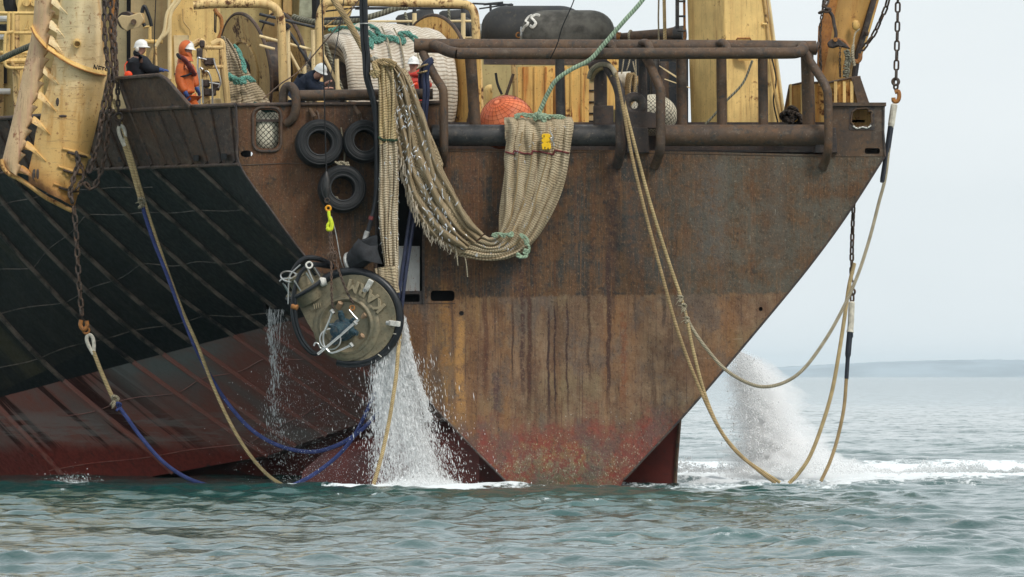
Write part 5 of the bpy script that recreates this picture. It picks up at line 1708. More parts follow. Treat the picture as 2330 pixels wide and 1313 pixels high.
def bottom_y(px):
    return float(np.interp(px, [0, 14, 45, 71, 101, 132, 163, 180], [372, 389, 404, 421, 444, 460, 472, 476]))
ys = [-60 + 540 * i / 60 for i in range(61)]
g = []
for y in ys:
    row = []
    for k in range(25):
        t = k / 24
        p = main_pt(t, y)
        row.append(p)
    g.append(row)
# trim the foot to the slanting lower edge
for i, y in enumerate(ys):
    for k in range(25):
        l, r_ = poly_x(ML, min(y, 392)), poly_x(MR, y)
        yb = bottom_y(l + (r_ - l) * k / 24)
        if y > yb:
            g[i][k] = main_pt(k / 24, yb)
    
main = obj('main_foil', MB().sheet(g, thick=(.015, .09, 0)), T_DOOR, td, sharp=50)
# left foil with torn teeth along its inner edge
g = []
teeth_y = []
rd = random.Random(3)
n = 240
tv = [0.0]
for i in range(n + 1):
    y = -60 + 470 * i / n
    ph = (y % 27) / 27.0
    jag = 0 if y < 10 else (7 - 17 * ph if ph < .8 else -6.6 + 13.6 * (ph - .8) / .2) * (.75 + .4 * math.sin(y * .11))
    row = []
    for k in range(13):
        t = k / 12
        yy = min(y, bottom_y(poly_x(SL, min(y, 368)) + 40 * t))
        p = strip_pt(t, yy)
        if k == 12:
            p.x += jag * .01
        if k == 11:
            p.x += jag * .004
        row.append(p)
    g.append(row)
strip = obj('left_foil', MB().sheet(g, thick=(.012, .07, 0)), m_paint('pink_stained_door_paint', (.68, .47, .26), rust=(.30, .12, .06), thr=.54, streak=.8, warm=(.60, .33, .22)), td, sharp=50)
# spine behind the slot: a few cross webs so that the two foils hold together
for y in (30, 100, 150, 210, 270, 330, 385):
    a, b = strip_pt(.6, y, -.25), main_pt(.12, y + 14, -.25)
    obj('cross_web', MB().slab([a + Vector((0, 0, .05)), b + Vector((0, 0, .05)), b - Vector((0, 0, .05)), a - Vector((0, 0, .05))], .3), T_FLANGE, td)
# flange
edge = [(72, 64), (76, 74), (83, 86), (93, 98), (106, 112), (120, 122), (138, 134), (160, 147), (185, 158), (212, 167), (242, 173)]
out_, in_ = [], []
for (px, py) in [(q.x, q.y) for q in cat([Vector((a, b, 0)) for a, b in edge], 5)]:
    l, r_ = poly_x(ML, py), poly_x(MR, py)
    if px < l:
        base = strip_pt(min(1, (px - poly_x(SL, py)) / (poly_x(SR, py) - poly_x(SL, py))), py)
        if px > poly_x(SR, py):
            base = P(px, py, 4.7)
    else:
        base = main_pt((px - l) / (r_ - l), py)
    out_.append(base + Vector((0, -.16, 0)))
    in_.append(base + Vector((.02, .02, .085)))
fl = MB().sheet([out_, in_], thick=(0, .01, .035))
obj('curved_flange', fl, m_paint('orange_stained_door_paint', (.76, .50, .17), rust=(.36, .15, .03), thr=.60, streak=.6, warm=(.62, .30, .06)), td, sharp=50)
obj('flange_edge', MB().tube([p + Vector((0, -.02, 0)) for p in out_], .018, 6), T_CHAINR, td)
# tongues that lead water through the slots
for (a, m1, b, w) in (((117, 8), (132, 20), (160, 40), 15), ((112, 64), (128, 74), (152, 92), 15), ((111, 100), (128, 112), (150, 134), 16), ((98, 166), (116, 182), (138, 198), 14),
                      ((86, 223), (106, 238), (134, 262), 13), ((73, 280), (92, 292), (120, 314), 13), ((58, 335), (80, 350), (112, 376), 12), ((46, 388), (66, 400), (90, 418), 10)):
    top, bot = [], []
    pts = [Vector((a[0], a[1], 0)), Vector((m1[0], m1[1], 0)), Vector((m1[0] + (b[0] - m1[0]) * .72, m1[1] + (b[1] - m1[1]) * .72, 0))]
    for i, q in enumerate(cat(pts, 8)):
        t = i / 16
        l, r_ = poly_x(ML, q.y), poly_x(MR, q.y)
        base = main_pt(max(0, (q.x - l) / (r_ - l)), q.y)
        px_off = P(q.x, q.y, base.y)
        lift = .11 * (1 - t) ** .8
        ww = w * 1.55 * (1 - t) ** .75 * (1 - .25 * math.exp(-8 * t))
        bot.append(Vector((px_off.x, base.y - lift, px_off.z)))
        top.append(Vector((px_off.x + .03, base.y + .005, px_off.z + ww / 100)))
    obj('tongue', MB().sheet([bot, [p.lerp(q, .5) + Vector((0, -.03, .015)) for p, q in zip(bot, top)], top], thick=(0, .03, .01)), T_DOOR, td, sharp=60)
# rounded foot rim, pipe stub, eye bars, weld scars
foot = [(3, 362), (6, 378), (18, 394), (45, 408), (72, 426), (102, 448), (132, 464), (164, 480)]
obj('foot_rim', MB().tube(cat(PP([(x, y, 4.72 if x > 50 else 4.95) for x, y in foot]), 5), .055, 8), m_paint('rusty_rim_paint', (.62, .36, .12), rust=(.22, .09, .03), thr=.50, streak=.8, warm=(.42, .17, .04)), td)
c = main_pt(.43, 98)
st = obj('pipe_stub', MB().lathe(c + Vector((0, .05, .02)), Vector((.08, -1, -.25)), [(0, .09), (.22, .095), (.23, .085), (.23, .065), (.02, .06)], 22), T_YEL, td)
obj('stub_hollow', MB().lathe(c + Vector((.005, -.08, -.015)), Vector((.08, -1, -.25)), [(0, .064), (.002, 0)], 18), T_FLANGE, st)
for (a, b) in (((142, 338), (204, 358)), ((132, 379), (192, 402)), ((122, 418), (176, 440))):
    fa_ = lambda q: main_pt((q[0] - poly_x(ML, q[1])) / (poly_x(MR, q[1]) - poly_x(ML, q[1])), q[1], .04)
    obj('ridge_bar', MB().tube([fa_(a), fa_(((a[0] + b[0]) / 2, (a[1] + b[1]) / 2 - 1)), fa_(b)], [.025, .05, .05], 8), T_DOOR, td)
    obj('eye_bar', MB().tube([fa_((a[0] + 12, a[1] + 8)), fa_((a[0] + 28, a[1] + 13)) + Vector((0, -.1, 0)), fa_((a[0] + 44, a[1] + 17)) + Vector((0, -.1, 0)), fa_((a[0] + 58, a[1] + 19))], .03, 7), T_CHAIN, td)
for (px, py, w_, h_) in ((78, 398, 5, 14), (131, 232, 4, 10), (143, 264, 10, 3), (86, 396, 4, 12)):
    c = main_pt((px - poly_x(ML, py)) / (poly_x(MR, py) - poly_x(ML, py)), py, .012)
    obj('weld_scar', MB().ell(c, (w_ / 100, .012, h_ / 100), None, 10, 6), T_RUSTD, td)
# hand painted letters
mb = MB()
def letter_pt(x, y):
    l, r_ = poly_x(ML, y), poly_x(MR, y)
    return main_pt((x - l) / (r_ - l), y, .012)
for st in ([(213, 158), (215, 147), (219, 159), (222, 148)], [(225, 150), (224, 160)], [(225, 150), (230, 152)], [(224.5, 155), (229, 157)], [(224, 160), (229, 161.5)],
           [(231, 152), (238, 153.5)], [(234.5, 153), (233.5, 164)], [(244, 155), (240, 155), (239, 158), (242, 161), (241, 165), (237, 165)]):
    path = []
    for (x0, y0), (x1, y1) in zip(st, st[1:]):
        path += [letter_pt(x0 + (x1 - x0) * k / 3, y0 + (y1 - y0) * k / 3) for k in range(4)]
    mb.tube(path, .011, 6)
obj('painted_letters', mb, T_INK, td)
# door chains
chain('left of two heavy rusty chains down the edge of the big trawl door', [(240, -60, 4.0), (238, 10, 4.0), (238, 60, 3.95), (241, 110, 3.95), (248, 170, 3.95), (240, 215, 4.0), (232, 270, 4.0), (222, 330, 4.05), (206, 380, 4.1), (196, 405, 4.1)], .23, .15, .032, group='chains beside the big trawl door')
chain('right of two heavy rusty chains down the edge of the big trawl door', [(252, -60, 4.15), (251, 20, 4.15), (254, 80, 4.1), (258, 130, 4.1), (256, 180, 4.1), (250, 230, 4.15), (246, 300, 4.2), (238, 355, 4.2), (226, 400, 4.2), (212, 428, 4.15), (200, 424, 4.1), (190, 412, 4.05)], .23, .15, .032, group='chains beside the big trawl door')
chain('short rusty chain joining the eye bars at the foot of the big trawl door', [(174, 346, 4.0), (178, 372, 4.0), (170, 396, 4.0), (164, 420, 3.95), (160, 440, 3.95), (168, 470, 3.9)], .2, .14, .034)
chain('rusty chain in a hanging bight behind the foot of the big trawl door', [(176, 362, 4.1), (190, 392, 4.15), (186, 412, 4.1), (172, 432, 4.05)], .18, .12, .028)
chain('rusty chain hanging beside the pulley block at upper left', [(268, -60, 4.6), (266, 10, 4.6), (262, 60, 4.5), (262, 100, 4.4), (265, 160, 4.4), (268, 215, 4.35), (270, 262, 4.3)], .2, .12, .028)
gl_ = rope('grey braided hawser leading from the left edge behind the big trawl door', [(-60, 160, 8), (0, 135, 7.5), (30, 121, 7), (60, 108, 6.5), (90, 96, 6.2)], .075, T_GREY)
bm_ = obj('hanging_beam', MB().slab(PP([(246, -60), (268, -60), (262, 140), (252, 140)], 4.9), .2), T_CHAINR, td)

# pulley block by the mast foot
pb = thing('pulley_block', 'tan pulley block with a dark sheave hung by the mast foot', 'pulley', P(300, 50, 10.4))
obj('sheave', MB().lathe(P(288, 47, 10.4), (.5, 1, .15), [(-.06, 0), (-.06, .22), (0, .19), (.06, .22), (.06, 0)], 28), T_RUSTD, pb)
obj('cheek_plate', MB().slab(PP([(267, 42), (276, 34), (294, 36), (320, 28), (328, 44), (318, 62), (298, 66), (288, 72), (276, 62)], 10.1), .06), T_TAN, pb, bevel=.02)
obj('cheek_plate', MB().slab(PP([(272, 38), (300, 28), (328, 30), (330, 52), (300, 60), (280, 62)], 10.75), .06), T_FLANGE, pb, bevel=.02)
obj('block_pin', MB().cyl(P(304, 50, 9.98), P(304, 50, 10.9), .07, 14), T_RUST, pb)
# hydraulic valve stand behind the orange figure
vs = thing('valve_stand', 'rusty yellow valve stand with silver pipes beside the orange oilskin figure', 'valve stand', P(490, 285, 6.0))
for x0, x1 in ((462, 470), (505, 518)):
    obj('stand_post', MB().tube(cat(PP([(x0 - 22, 102), (x0 - 8, 95), (x0, 100), (x0 + 2, 130), (x1, 240), (x1 + 2, 290)], 6.0), 5), .085, 10), T_PIPEY, vs)
for y in (108, 152):
    obj('stand_rail', MB().tube(PP([(464, y), (508, y)], 5.95), .05, 8), T_PIPEY, vs)
for pts in ([(452, 235), (450, 140), (456, 133), (470, 136)], [(455, 240), (454, 160), (462, 158)], [(484, 245), (483, 205), (480, 180), (474, 164), (466, 162)], [(496, 200), (502, 190), (498, 170), (490, 150), (486, 133)], [(476, 188), (500, 192)], [(460, 180), (462, 235)]):
    obj('silver_pipe', MB().tube(cat(PP(pts, 5.7), 5), .022, 8), T_STEEL, vs)
for (x, y, w_, h_) in ((454, 122, 7, 12), (476, 140, 12, 8), (468, 190, 10, 8), (478, 210, 14, 8), (492, 196, 8, 10), (460, 100, 6, 8)):
    obj('valve_body', MB().box(P(x - w_, y + h_, 5.75), P(x + w_, y - h_, 5.95)), T_RUSTD, vs, bevel=.03)
obj('oil_tank', MB().box(P(478, 288, 6.2), P(505, 225, 6.8)), T_CREAM, vs, bevel=.03)

# ------------------------------------------------------------------ tyres hung on the stern plate
def tyre(label, px, py, dy, rpx, tilt, loc_only=None):
    c = P(px, py, dy)
    t = thing('tyre_fender', label, 'tyre', c, 'tyres on the stern plate')
    r = rpx / 100
    ax = Vector((tilt[0], -1, tilt[1])).normalized()
    w = .20
    prof = [(-w, r * .49), (-w * 1.0, r * .58), (-w * 1.15, r * .72), (-w * 1.2, r * .82), (-w * 1.05, r * .92), (-w * .7, r * .985), (0, r), (w * .7, r * .985), (w * 1.05, r * .92),
            (w * 1.2, r * .82), (w * 1.15, r * .72), (w * 1.0, r * .58), (w, r * .49), (w * .8, r * .52), (w * .7, r * .6), (w * .5, r * .8), (0, r * .9), (-w * .5, r * .8), (-w * .7, r * .6), (-w * .8, r * .52), (-w, r * .49)]
    obj('tyre_casing', MB().lathe(c, ax, prof, 56), T_TYRE, t, sharp=60)
    obj('bead_rim', MB().torus(c + ax * w * .98, ax, r * .535, .018, 48, 8), T_RUBBER, t)
    obj('wall_rib', MB().torus(c + ax * w * 1.17, ax, r * .70, .010, 48, 6), T_RUBBER, t)
    obj('wall_rib', MB().torus(c + ax * w * 1.10, ax, r * .90, .010, 48, 6), T_RUBBER, t)
    return t
T_TYRE = Mat('tyre_rubber', .6, 0, .3)
_n = T_TYRE.noise(3, 6, .65)
T_TYRE.color(T_TYRE.mix(T_TYRE.mul(T_TYRE.step(T_TYRE.noise(14, 5, .7), .55, .72), .4), T_TYRE.mix(T_TYRE.step(_n, .35, .65), (.007, .0075, .008), (.016, .017, .018)), (.06, .053, .042)))
T_TYRE.bump(T_TYRE.noise(18, 4), .25, .01)
T_TYRE = T_TYRE.mat
ty1 = tyre('black tyre at upper left of the three hung on the stern plate', 726, 327, -.26, 55, (.16, .12))
ty2 = tyre('black tyre partly behind the hanging net, beside the slot', 828, 322, -.26, 49, (.12, .10))
ty3 = tyre('black tyre hung lowest, under the other two, with net scraps inside', 778, 430, -.34, 55, (.16, .10))
seg_(ty1, 'hanger', [(726, 276, -.25), (724, 260, -.1), (720, 252, -.03)], .025, T_CHAIN, 5)
seg_(ty2, 'hanger', [(824, 276, -.25), (820, 262, -.1), (816, 250, -.03)], .025, T_CHAIN, 5)
seg_(ty3, 'hanger', [(782, 376, -.3), (784, 350, -.15), (780, 318, -.08), (776, 290, -.03)], .02, T_ROPEP, 5)
clump('net_scrap', [(766, 372, -.4), (780, 372, -.42), (794, 374, -.4)], .02, T_ROPEP, ty3, None, 4, .04)
clump('net_scrap', [(764, 450, -.4), (772, 458, -.42), (784, 462, -.4)], .02, T_ROPEP, ty3, None, 4, .03)

# hoisting wire with block, orange link and lime hook that carries the pump
hw = thing('hoist_wire', 'thin hoist wire with black block, orange link and lime hook above the pump', 'hoist', P(738, 0, -1.2))
obj('wire_run', MB().tube(PP([(731, -60), (734, 60), (740, 300), (743, 392)], -1.0), .015, 8), T_DARK, hw)
obj('swivel_block', MB().lathe(P(743, 450, -1.0), (0, 0, 1), [(0, .02), (.04, .05), (.25, .075), (.42, .065), (.56, .03), (.6, .012)], 18), T_BLACKST, hw)
obj('swivel_ring', MB().torus(P(744, 456, -1.0), (0, 1, .2), .05, .018, 16, 7), T_CHAIN, hw)
obj('link', MB().torus(P(747, 474, -1.0), (0, 1, 0), .055, .024, 20, 8), T_SENSOR2 if 'T_SENSOR2' in globals() else m_plain('orange_link_paint', (.75, .32, .01), .4), hw)
hk_ = obj('hook', MB().tube(cat(PP([(748, 480), (749, 492), (752, 500), (755, 510), (753, 521), (747, 522), (745, 514), (748, 508)], -1.0), 5), [.038] * 8 + [.05] * 20 + [.035] * 8, 10), T_LIME, hw)
obj('hook_latch', MB().tube(PP([(750, 498), (748, 508)], -1.0), .025, 8), T_LIME, hw)
seg_(hw, 'wire_tail', [(754, 492, -.98), (764, 530, -.98), (774, 585, -1.0), (782, 612, -1.05)], .012, T_GALV)
PUMP_DY = -1.15
chain('dark rusty sling chain running from the lime hook to the left lug of the pump', [(750, 522, -1.0), (752, 570, -1.1), (754, 600, -1.35), (754, 650, -1.45), (756, 690, -1.48), (762, 716, -1.46)], .10, .065, .015, T_RUSTR, 'pump sling chains')
chain('dark rusty sling chain running from the lime hook to the gold shackle on the pump', [(752, 522, -1.0), (758, 572, -1.1), (766, 600, -1.35), (776, 630, -1.45), (790, 665, -1.48), (806, 694, -1.48)], .10, .065, .015, T_RUSTR, 'pump sling chains')
sb = thing('spare_chain', 'bunch of spare chain gathered halfway up the pump slings', 'chain', P(756, 585, -1.15))
for k in range(7):
    obj('loop', MB().tube(cat([P(756 + 6 * math.cos(k) + 5 * math.cos(a), 580 + 9 * math.sin(a) + k, -1.18 - .03 * k) for a in (0, 1.2, 2.4, 3.6, 4.9)], 5, closed=True), .014, 6, closed=True), T_RUSTR, sb)

# ------------------------------------------------------------------ fish pump
pc = P(803, 722, PUMP_DY)
pump = thing('fish_pump', 'round olive metal fish pump with black rim and raised letters hanging under the net', 'fish pump', pc)
circ = [(803 + 106 * math.cos(a), 722 + 100 * math.sin(a)) for a in [R(-118 + 255 * k / 44) for k in range(45)]]
outline = [(656, 672), (726, 632), (742, 632)] + circ + [(728, 778), (700, 735), (676, 688)]
m_ = MB().slab([P(x, y, PUMP_DY - .2 - .0006 * (x - 803)) for x, y in outline], .5)
obj('volute_casing', m_, T_PUMP, pump, bevel=.10)
fr_ = PUMP_DY - .2
nax = Vector((-.06, -1, .05)).normalized()
obj('front_cover', MB().lathe(P(792, 740, fr_ + .02), nax, [(0, .80), (.03, .78), (.05, .70), (.05, .66), (.09, .64), (.10, .60), (.06, .55), (.02, .52), (.015, .35), (.03, .18), (.03, 0)], 56), T_PUMP, pump, sharp=50)
rim = [(803 + 112 * math.cos(a), 722 + 104 * math.sin(a)) for a in [R(-124 + 232 * k / 40) for k in range(41)]]
obj('rim_hose', MB().tube([P(x, y, PUMP_DY - .12 + .0 * x) for x, y in rim], .105, 12), T_HOSE, pump)
for (x, y, ang) in ((848, 646, 40), (908, 735, 92)):
    c = P(x, y, PUMP_DY - .18)
    d = Vector((math.cos(R(-ang)) , 0, -math.sin(R(ang)))).normalized()
    n_ = Vector((d.z, 0, -d.x))
    rad = (c - pc).normalized()
    cl = obj('rim_clamp', MB().slab([c - rad * .16 + n_ * 0 + Vector((-rad.z, 0, rad.x)) * .06, c + rad * .12 + Vector((-rad.z, 0, rad.x)) * .06, c + rad * .12 - Vector((-rad.z, 0, rad.x)) * .06, c - rad * .16 - Vector((-rad.z, 0, rad.x)) * .06], .12), T_CANVASW2 if 'T_CANVASW2' in globals() else T_CHALK, pump, bevel=.015)
    cl.location.y -= .14
    obj('clamp_bolt', MB().cyl(c - rad * .18 + Vector((0, -.22, 0)), c - rad * .10 + Vector((0, -.22, 0)), .05, 12), T_GALV, cl)
obj('rim_end', MB().lathe(P(744, 638, PUMP_DY - .16), Vector((-.9, -.2, -.25)), [(-.02, .09), (.1, .11), (.14, .08), (.15, 0)], 16), T_CHALK, pump)
# raised letters, upside down along the upper edge
def letter(ch, px, py, ang, size, dy, parent, mat, depth=.02):
    cu = bpy.data.curves.new('letter', 'FONT')
    cu.body = ch
    cu.size = size
    cu.extrude = depth
    cu.bevel_depth = .004
    cu.offset = .012
    cu.align_x = 'CENTER'
    cu.align_y = 'CENTER'
    to = bpy.data.objects.new('letter', cu)
    COL.objects.link(to)
    dg = bpy.context.evaluated_depsgraph_get()
    me = bpy.data.meshes.new_from_object(to.evaluated_get(dg))
    bpy.data.objects.remove(to)
    me.materials.clear()
    me.materials.append(mat)
    o = bpy.data.objects.new('raised_letter', me)
    COL.objects.link(o)
    o.parent = parent
    M_ = Matrix.Rotation(R(90), 4, 'X')
    M_ = Matrix.Rotation(R(-ang), 4, 'Y') @ M_
    o.matrix_local = Matrix.Translation(P(px, py, dy) - wloc(parent)) @ M_
    return o
for ch, x, y, a in (('K', 871, 695, 136), ('A', 854, 674, 144), ('R', 834, 659, 152), ('M', 810, 649, 162)):
    letter(ch, x, y, a, .35, fr_ - .025 + .0006 * (803 - x), pump, T_PUMPL)
mb = MB()
for k in range(4):
    mb.tube([P(716 + 5 * k, 690 - k, fr_ - .0), P(718 + 5 * k, 702 - k, fr_ - .0)], .012, 6)
obj('raised_mark', mb, T_PUMPL, pump)
# inlet neck with flange, collar and bolts
ax = Vector((-.46, -.25, .85)).normalized()
nb_ = P(694, 655, PUMP_DY + .02)
nk = obj('inlet_neck', MB().lathe(nb_ - ax * .3, ax, [(0, .36), (.3, .42), (.32, .50), (.37, .50), (.38, .30), (.62, .29), (.64, .33), (.70, .33), (.72, .24), (.5, .22)], 32), T_PUMP, pump)
obj('flange_gasket', MB().torus(nb_ + ax * .02, ax, .49, .05, 40, 8), T_HOSE, nk)
for k in range(8):
    a = 2 * math.pi * k / 8
    n0 = ax.orthogonal().normalized(); b0 = ax.cross(n0)
    c = nb_ + n0 * .42 * math.cos(a) + b0 * .42 * math.sin(a)
    obj('flange_bolt', MB().cyl(c + ax * .05, c + ax * .36, .02, 8), T_STEEL, nk)
for pts in ([(660, 690), (662, 640), (668, 620), (690, 600)], [(702, 598), (720, 640)], [(640, 638), (648, 632), (672, 630), (682, 620)]):
    obj('guard_wire', MB().tube(cat(PP(pts, PUMP_DY - .35), 5), .018, 7), T_STEEL, pump)
obj('guard_loop', MB().torus(P(660, 628, PUMP_DY - .2), (.3, -.5, .8), .20, .02, 28, 7), T_STEEL, pump)
obj('pipe_ring', MB().torus(P(710, 601, PUMP_DY - .35), (.2, -1, .3), .07, .022, 20, 7), T_CHALK, pump)
for k, dx in enumerate((0, 7)):
    obj('hydraulic_hose', MB().tube(cat(PP([(752, 606 + k * 4, -.9), (735, 602 + k * 3, -1.15), (712, 600 + k * 2, -1.4), (692, 616, -1.52), (678, 650, -1.56), (671 + dx, 690, -1.56), (673 + dx, 730, -1.55), (686 + dx, 770, -1.52), (706 + dx, 796, -1.5), (722 + dx, 804, -1.5), (736, 798, -1.5)]), 8), .045, 10), T_HOSE, pump)
obj('hydraulic_hose', MB().tube(cat(PP([(744, 604, -.7), (718, 590, -.9), (690, 588, -1.05), (670, 606, -1.1), (655, 634, -1.05), (652, 660, -.95)]), 8), .06, 10), T_HOSE, pump)
obj('hose_band', MB().cyl(P(669, 694, -1.56), P(683, 698, -1.56), .07, 12), T_CHAINR, pump)
# motor, hoses and bent silver pipes on the front
md = fr_ - .1
mo = obj('motor', MB().lathe(P(788, 748, fr_ + .02), Vector((-.35, -1, -.1)), [(0, .26), (.12, .26), (.14, .20), (.30, .19), (.32, .14), (.42, .13), (.43, 0)], 24), T_BLUEM, pump)
for (x, y, dx, dyy, r_, l_) in ((784, 722, -.1, .9, .075, .22), (768, 742, -.9, .3, .07, .2), (806, 752, .9, -.3, .08, .22), (772, 768, -.6, -.7, .10, .22), (806, 730, .6, .6, .05, .16)):
    c = P(x, y, md)
    d = Vector((dx, -.35, dyy)).normalized()
    obj('motor_cylinder', MB().lathe(c - d * .05, d, [(0, r_), (l_ * .7, r_), (l_ * .72, r_ * .75), (l_, r_ * .7), (l_ + .005, 0)], 16), T_BLUEM, mo)
for (x, y, d) in ((775, 696, (.45, -.5, .8)), (832, 720, (.7, -.5, .6)), (824, 768, (.6, -.5, .5))):
    d = Vector(d).normalized()
    obj('lifting_boss', MB().lathe(P(x, y, fr_ + .03), d, [(-.05, .07), (.12, .065), (.13, .04), (.15, 0)], 14), m_plain('tan_rubber_cap', (.34, .22, .13), .7) if 'tan_rubber_cap' not in bpy.data.materials else bpy.data.materials['tan_rubber_cap'], pump)
obj('gold_shackle', MB().torus(P(808, 699, fr_ - .08), (.3, -1, 0), .05, .02, 18, 7), T_CHAINR, pump)
for pts, r_ in (([(770, 700), (762, 724), (748, 756), (747, 778), (754, 792), (766, 800), (790, 792), (816, 780)], .024), ([(830, 724), (808, 742), (770, 774), (733, 803)], .032), ([(724, 784), (728, 777), (735, 780), (740, 789), (748, 790)], .02), ([(808, 702), (820, 716), (830, 726)], .016)):
    obj('silver_pipe', MB().tube(cat(PP(pts, fr_ - .38), 6), r_, 9), T_STEEL, pump)
obj('pipe_ring', MB().torus(P(762, 769, fr_ - .34), (.25, -1, .1), .235, .018, 36, 7), T_STEEL, pump)
for (x, y) in ((768, 706), (822, 732), (812, 782)):
    obj('pipe_nut', MB().cyl(P(x - 3, y - 4, fr_ - .38), P(x + 3, y + 4, fr_ - .38), .045, 8), T_GALV, pump)
for (a, b) in (((893, 757), (909, 759)), ((866, 805), (874, 811)), ((740, 754), (746, 758))):
    obj('edge_pin', MB().tube(PP([a, b], fr_ - .03), .014, 6), T_CANVASW, pump)
pump.rotation_euler = (R(3), 0, R(-13))
# black canvas outlet
T_CANVASB = m_plain('black_canvas', (.020, .021, .024), .75, 0, .4, 7, 'pos', .4)
oc = P(797, 601, -1.0)
col_ = obj('outlet_collar', MB().torus(oc, Vector((.9, -.25, .35)), .235, .045, 32, 8), T_GALV, pump)
oa = Vector((.86, -.35, .30)).normalized()
on = Vector((-.33, 0, .95)); on = (on - oa * on.dot(oa)).normalized()
ob = oa.cross(on)
g = []
for i in range(9):
    t = i / 8
    c = oc + oa * (.80 * t) + Vector((0, 0, .16 * t + .06 * math.sin(math.pi * t)))
    ra = .225 + .06 * math.sin(math.pi * t) + .02 * t
    rb = .22 * (1 - t) ** .8 + .012
    row = []
    for k in range(13):
        a = 2 * math.pi * k / 12
        fold = 1 + (.14 * math.sin(2.5 * a + 5 * t) + .08 * math.sin(5 * a - 3 * t)) * math.sin(math.pi * min(1, t * 1.1))
        row.append(c + on * (ra * math.cos(a) * fold) + ob * (rb * math.sin(a) * fold) + oa * (.08 * t * math.cos(a)))
    g.append(row)
obj('canvas_outlet', MB().sheet(g), T_CANVASB, pump, sharp=24)
g = [[P(832 + 12 * s - 14 * t, 552 - 2 * s + 10 * t + 6 * math.sin(3 * s), -1.5 + .25 * t) for s in [k / 6 * 3.2 for k in range(7)]] for t in (0, .33, .66, 1)]
obj('canvas_flap', MB().sheet([[P(822, 542, -1.3), P(836, 551, -1.45), P(852, 558, -1.45), P(867, 558, -1.3)], [P(812, 556, -1.4), P(832, 566, -1.6), P(852, 572, -1.55), P(866, 566, -1.35)], [P(806, 575, -1.4), P(830, 588, -1.6), P(855, 594, -1.5), P(878, 600, -1.35)]], thick=(0, .02, 0)), T_CANVASB, pump, sharp=80)
obj('net_skirt', drape([(P(850, 612, -1.0), P(900, 606, -1.0)), (P(852, 626, -1.05), P(903, 640, -1.0)), (P(846, 640, -1.1), P(905, 668, -.95))], 20, 4, .05, .8, .06)[0], T_NET, pump, sharp=70)

# ------------------------------------------------------------------ the big hanging net
net = thing('hanging_net', 'heavy tan trawl net looped from a gathered top over the stern roller, fish caught inside', 'fishing net', P(880, 150, -.6))
A = [((856, 148, -.75), (896, 143, -.75)), ((860, 200, -.78), (898, 190, -.78)), ((861, 250, -.82), (901, 240, -.82)), ((863, 330, -.85), (904, 318, -.85)), ((862, 420, -.88), (907, 420, -.88)), ((864, 520, -.95), (906, 520, -.95)), ((873, 600, -1.0), (906, 600, -1.0)), ((884, 650, -1.02), (906, 650, -1.02))]
m_, _g = drape([(P(*a), P(*b)) for a, b in A[:4]], 40, 4, .13, 1.5, .16, 8, 0, 2, .02)
obj('upper_leg', m_, T_NETY, net, sharp=70)
m_, gA = drape([(P(*a), P(*b)) for a, b in A[3:]], 40, 4, .12, 1.4, .16, 8, 0, 2, .02)
obj('lower_leg', m_, T_NETP2 if 'T_NETP2' in globals() else T_NET, net, sharp=70)
clump('green_band', [(862, 314, -.97), (880, 320, -1.0), (904, 317, -.97)], .022, m_rope('dark_green_twine_band', (.05, .09, .05), 20), net, None, 3, .02)
B = [((868, 150, -.62), (902, 140, -.62)), ((884, 190, -.66), (925, 165, -.66)), ((892, 240, -.70), (944, 206, -.70)), ((900, 300, -.74), (966, 258, -.74)), ((908, 370, -.78), (988, 320, -.78)), ((922, 430, -.78), (1012, 388, -.78)), ((948, 486, -.74), (1038, 445, -.74)), ((990, 545, -.68), (1072, 500, -.68)),
     ((1040, 582, -.62), (1104, 533, -.62)), ((1100, 594, -.58), (1122, 541, -.58)), ((1160, 588, -.55), (1132, 530, -.55)), ((1212, 556, -.52), (1136, 500, -.52)), ((1252, 496, -.50), (1142, 440, -.50)), ((1284, 410, -.48), (1147, 360, -.48)), ((1303, 320, -.45), (1151, 305, -.45)),
     ((1308, 285, -.36), (1150, 284, -.36)), ((1303, 270, -.18), (1148, 272, -.18)), ((1300, 268, .05), (1150, 270, .05)), ((1300, 285, .28), (1156, 288, .28)), ((1298, 310, .34), (1160, 312, .34))]
m_, gB = drape([(P(*a), P(*b)) for a, b in B[:9]], 60, 6, .17, 2.6, .20, 8, .3, 5, .06)
obj('fish_filled_bight', m_, T_NETB, net, sharp=70, label='brown fine-meshed part of the net full of small fish')
m_, gC = drape([(P(*a), P(*b)) for a, b in B[8:]], 64, 6, .17, 3.0, .20, 8, .3, 7, .05)
obj('bight_on_roller', m_, T_NET, net, sharp=70)
clump('gathered_top', [(850, 152, -.9), (866, 142, -.95), (884, 142, -.95), (900, 148, -.9)], .035, T_ROPE, net, None, 5, .06)
clump('gathered_top', [(852, 160, -.9), (848, 172, -.95), (858, 165, -1.0), (856, 150, -1.0)], .03, T_ROPEY, net, None, 3, .05)
clump('top_tie', [(846, 136, -.7), (856, 132, -.75), (868, 140, -.75)], .025, T_CANVASW, net, None, 3, .03)
clump('green_lacing', [(1120, 536, -.78), (1136, 534, -.78), (1152, 536, -.78), (1168, 532, -.78)], .02, T_TEALG if 'T_TEALG' in globals() else T_GREEN, net, None, 4, .04)
clump('green_lacing', [(1186, 534, -.78), (1196, 544, -.8), (1200, 560, -.8), (1196, 578, -.78), (1180, 582, -.78)], .025, T_GREEN, net, None, 5, .05)
clump('green_lacing', [(1170, 266, -.32), (1190, 262, -.34), (1215, 264, -.36), (1232, 262, -.36), (1250, 266, -.34), (1285, 266, -.3)], .022, T_GREEN, net, None, 4, .04)
clump('green_knot', [(1214, 270, -.45), (1224, 262, -.5), (1232, 268, -.5), (1240, 274, -.48)], .028, T_GREEN, net, None, 4, .05)
seam = []
for j in range(2, 58, 1):
    p = gC[52][j] if False else None
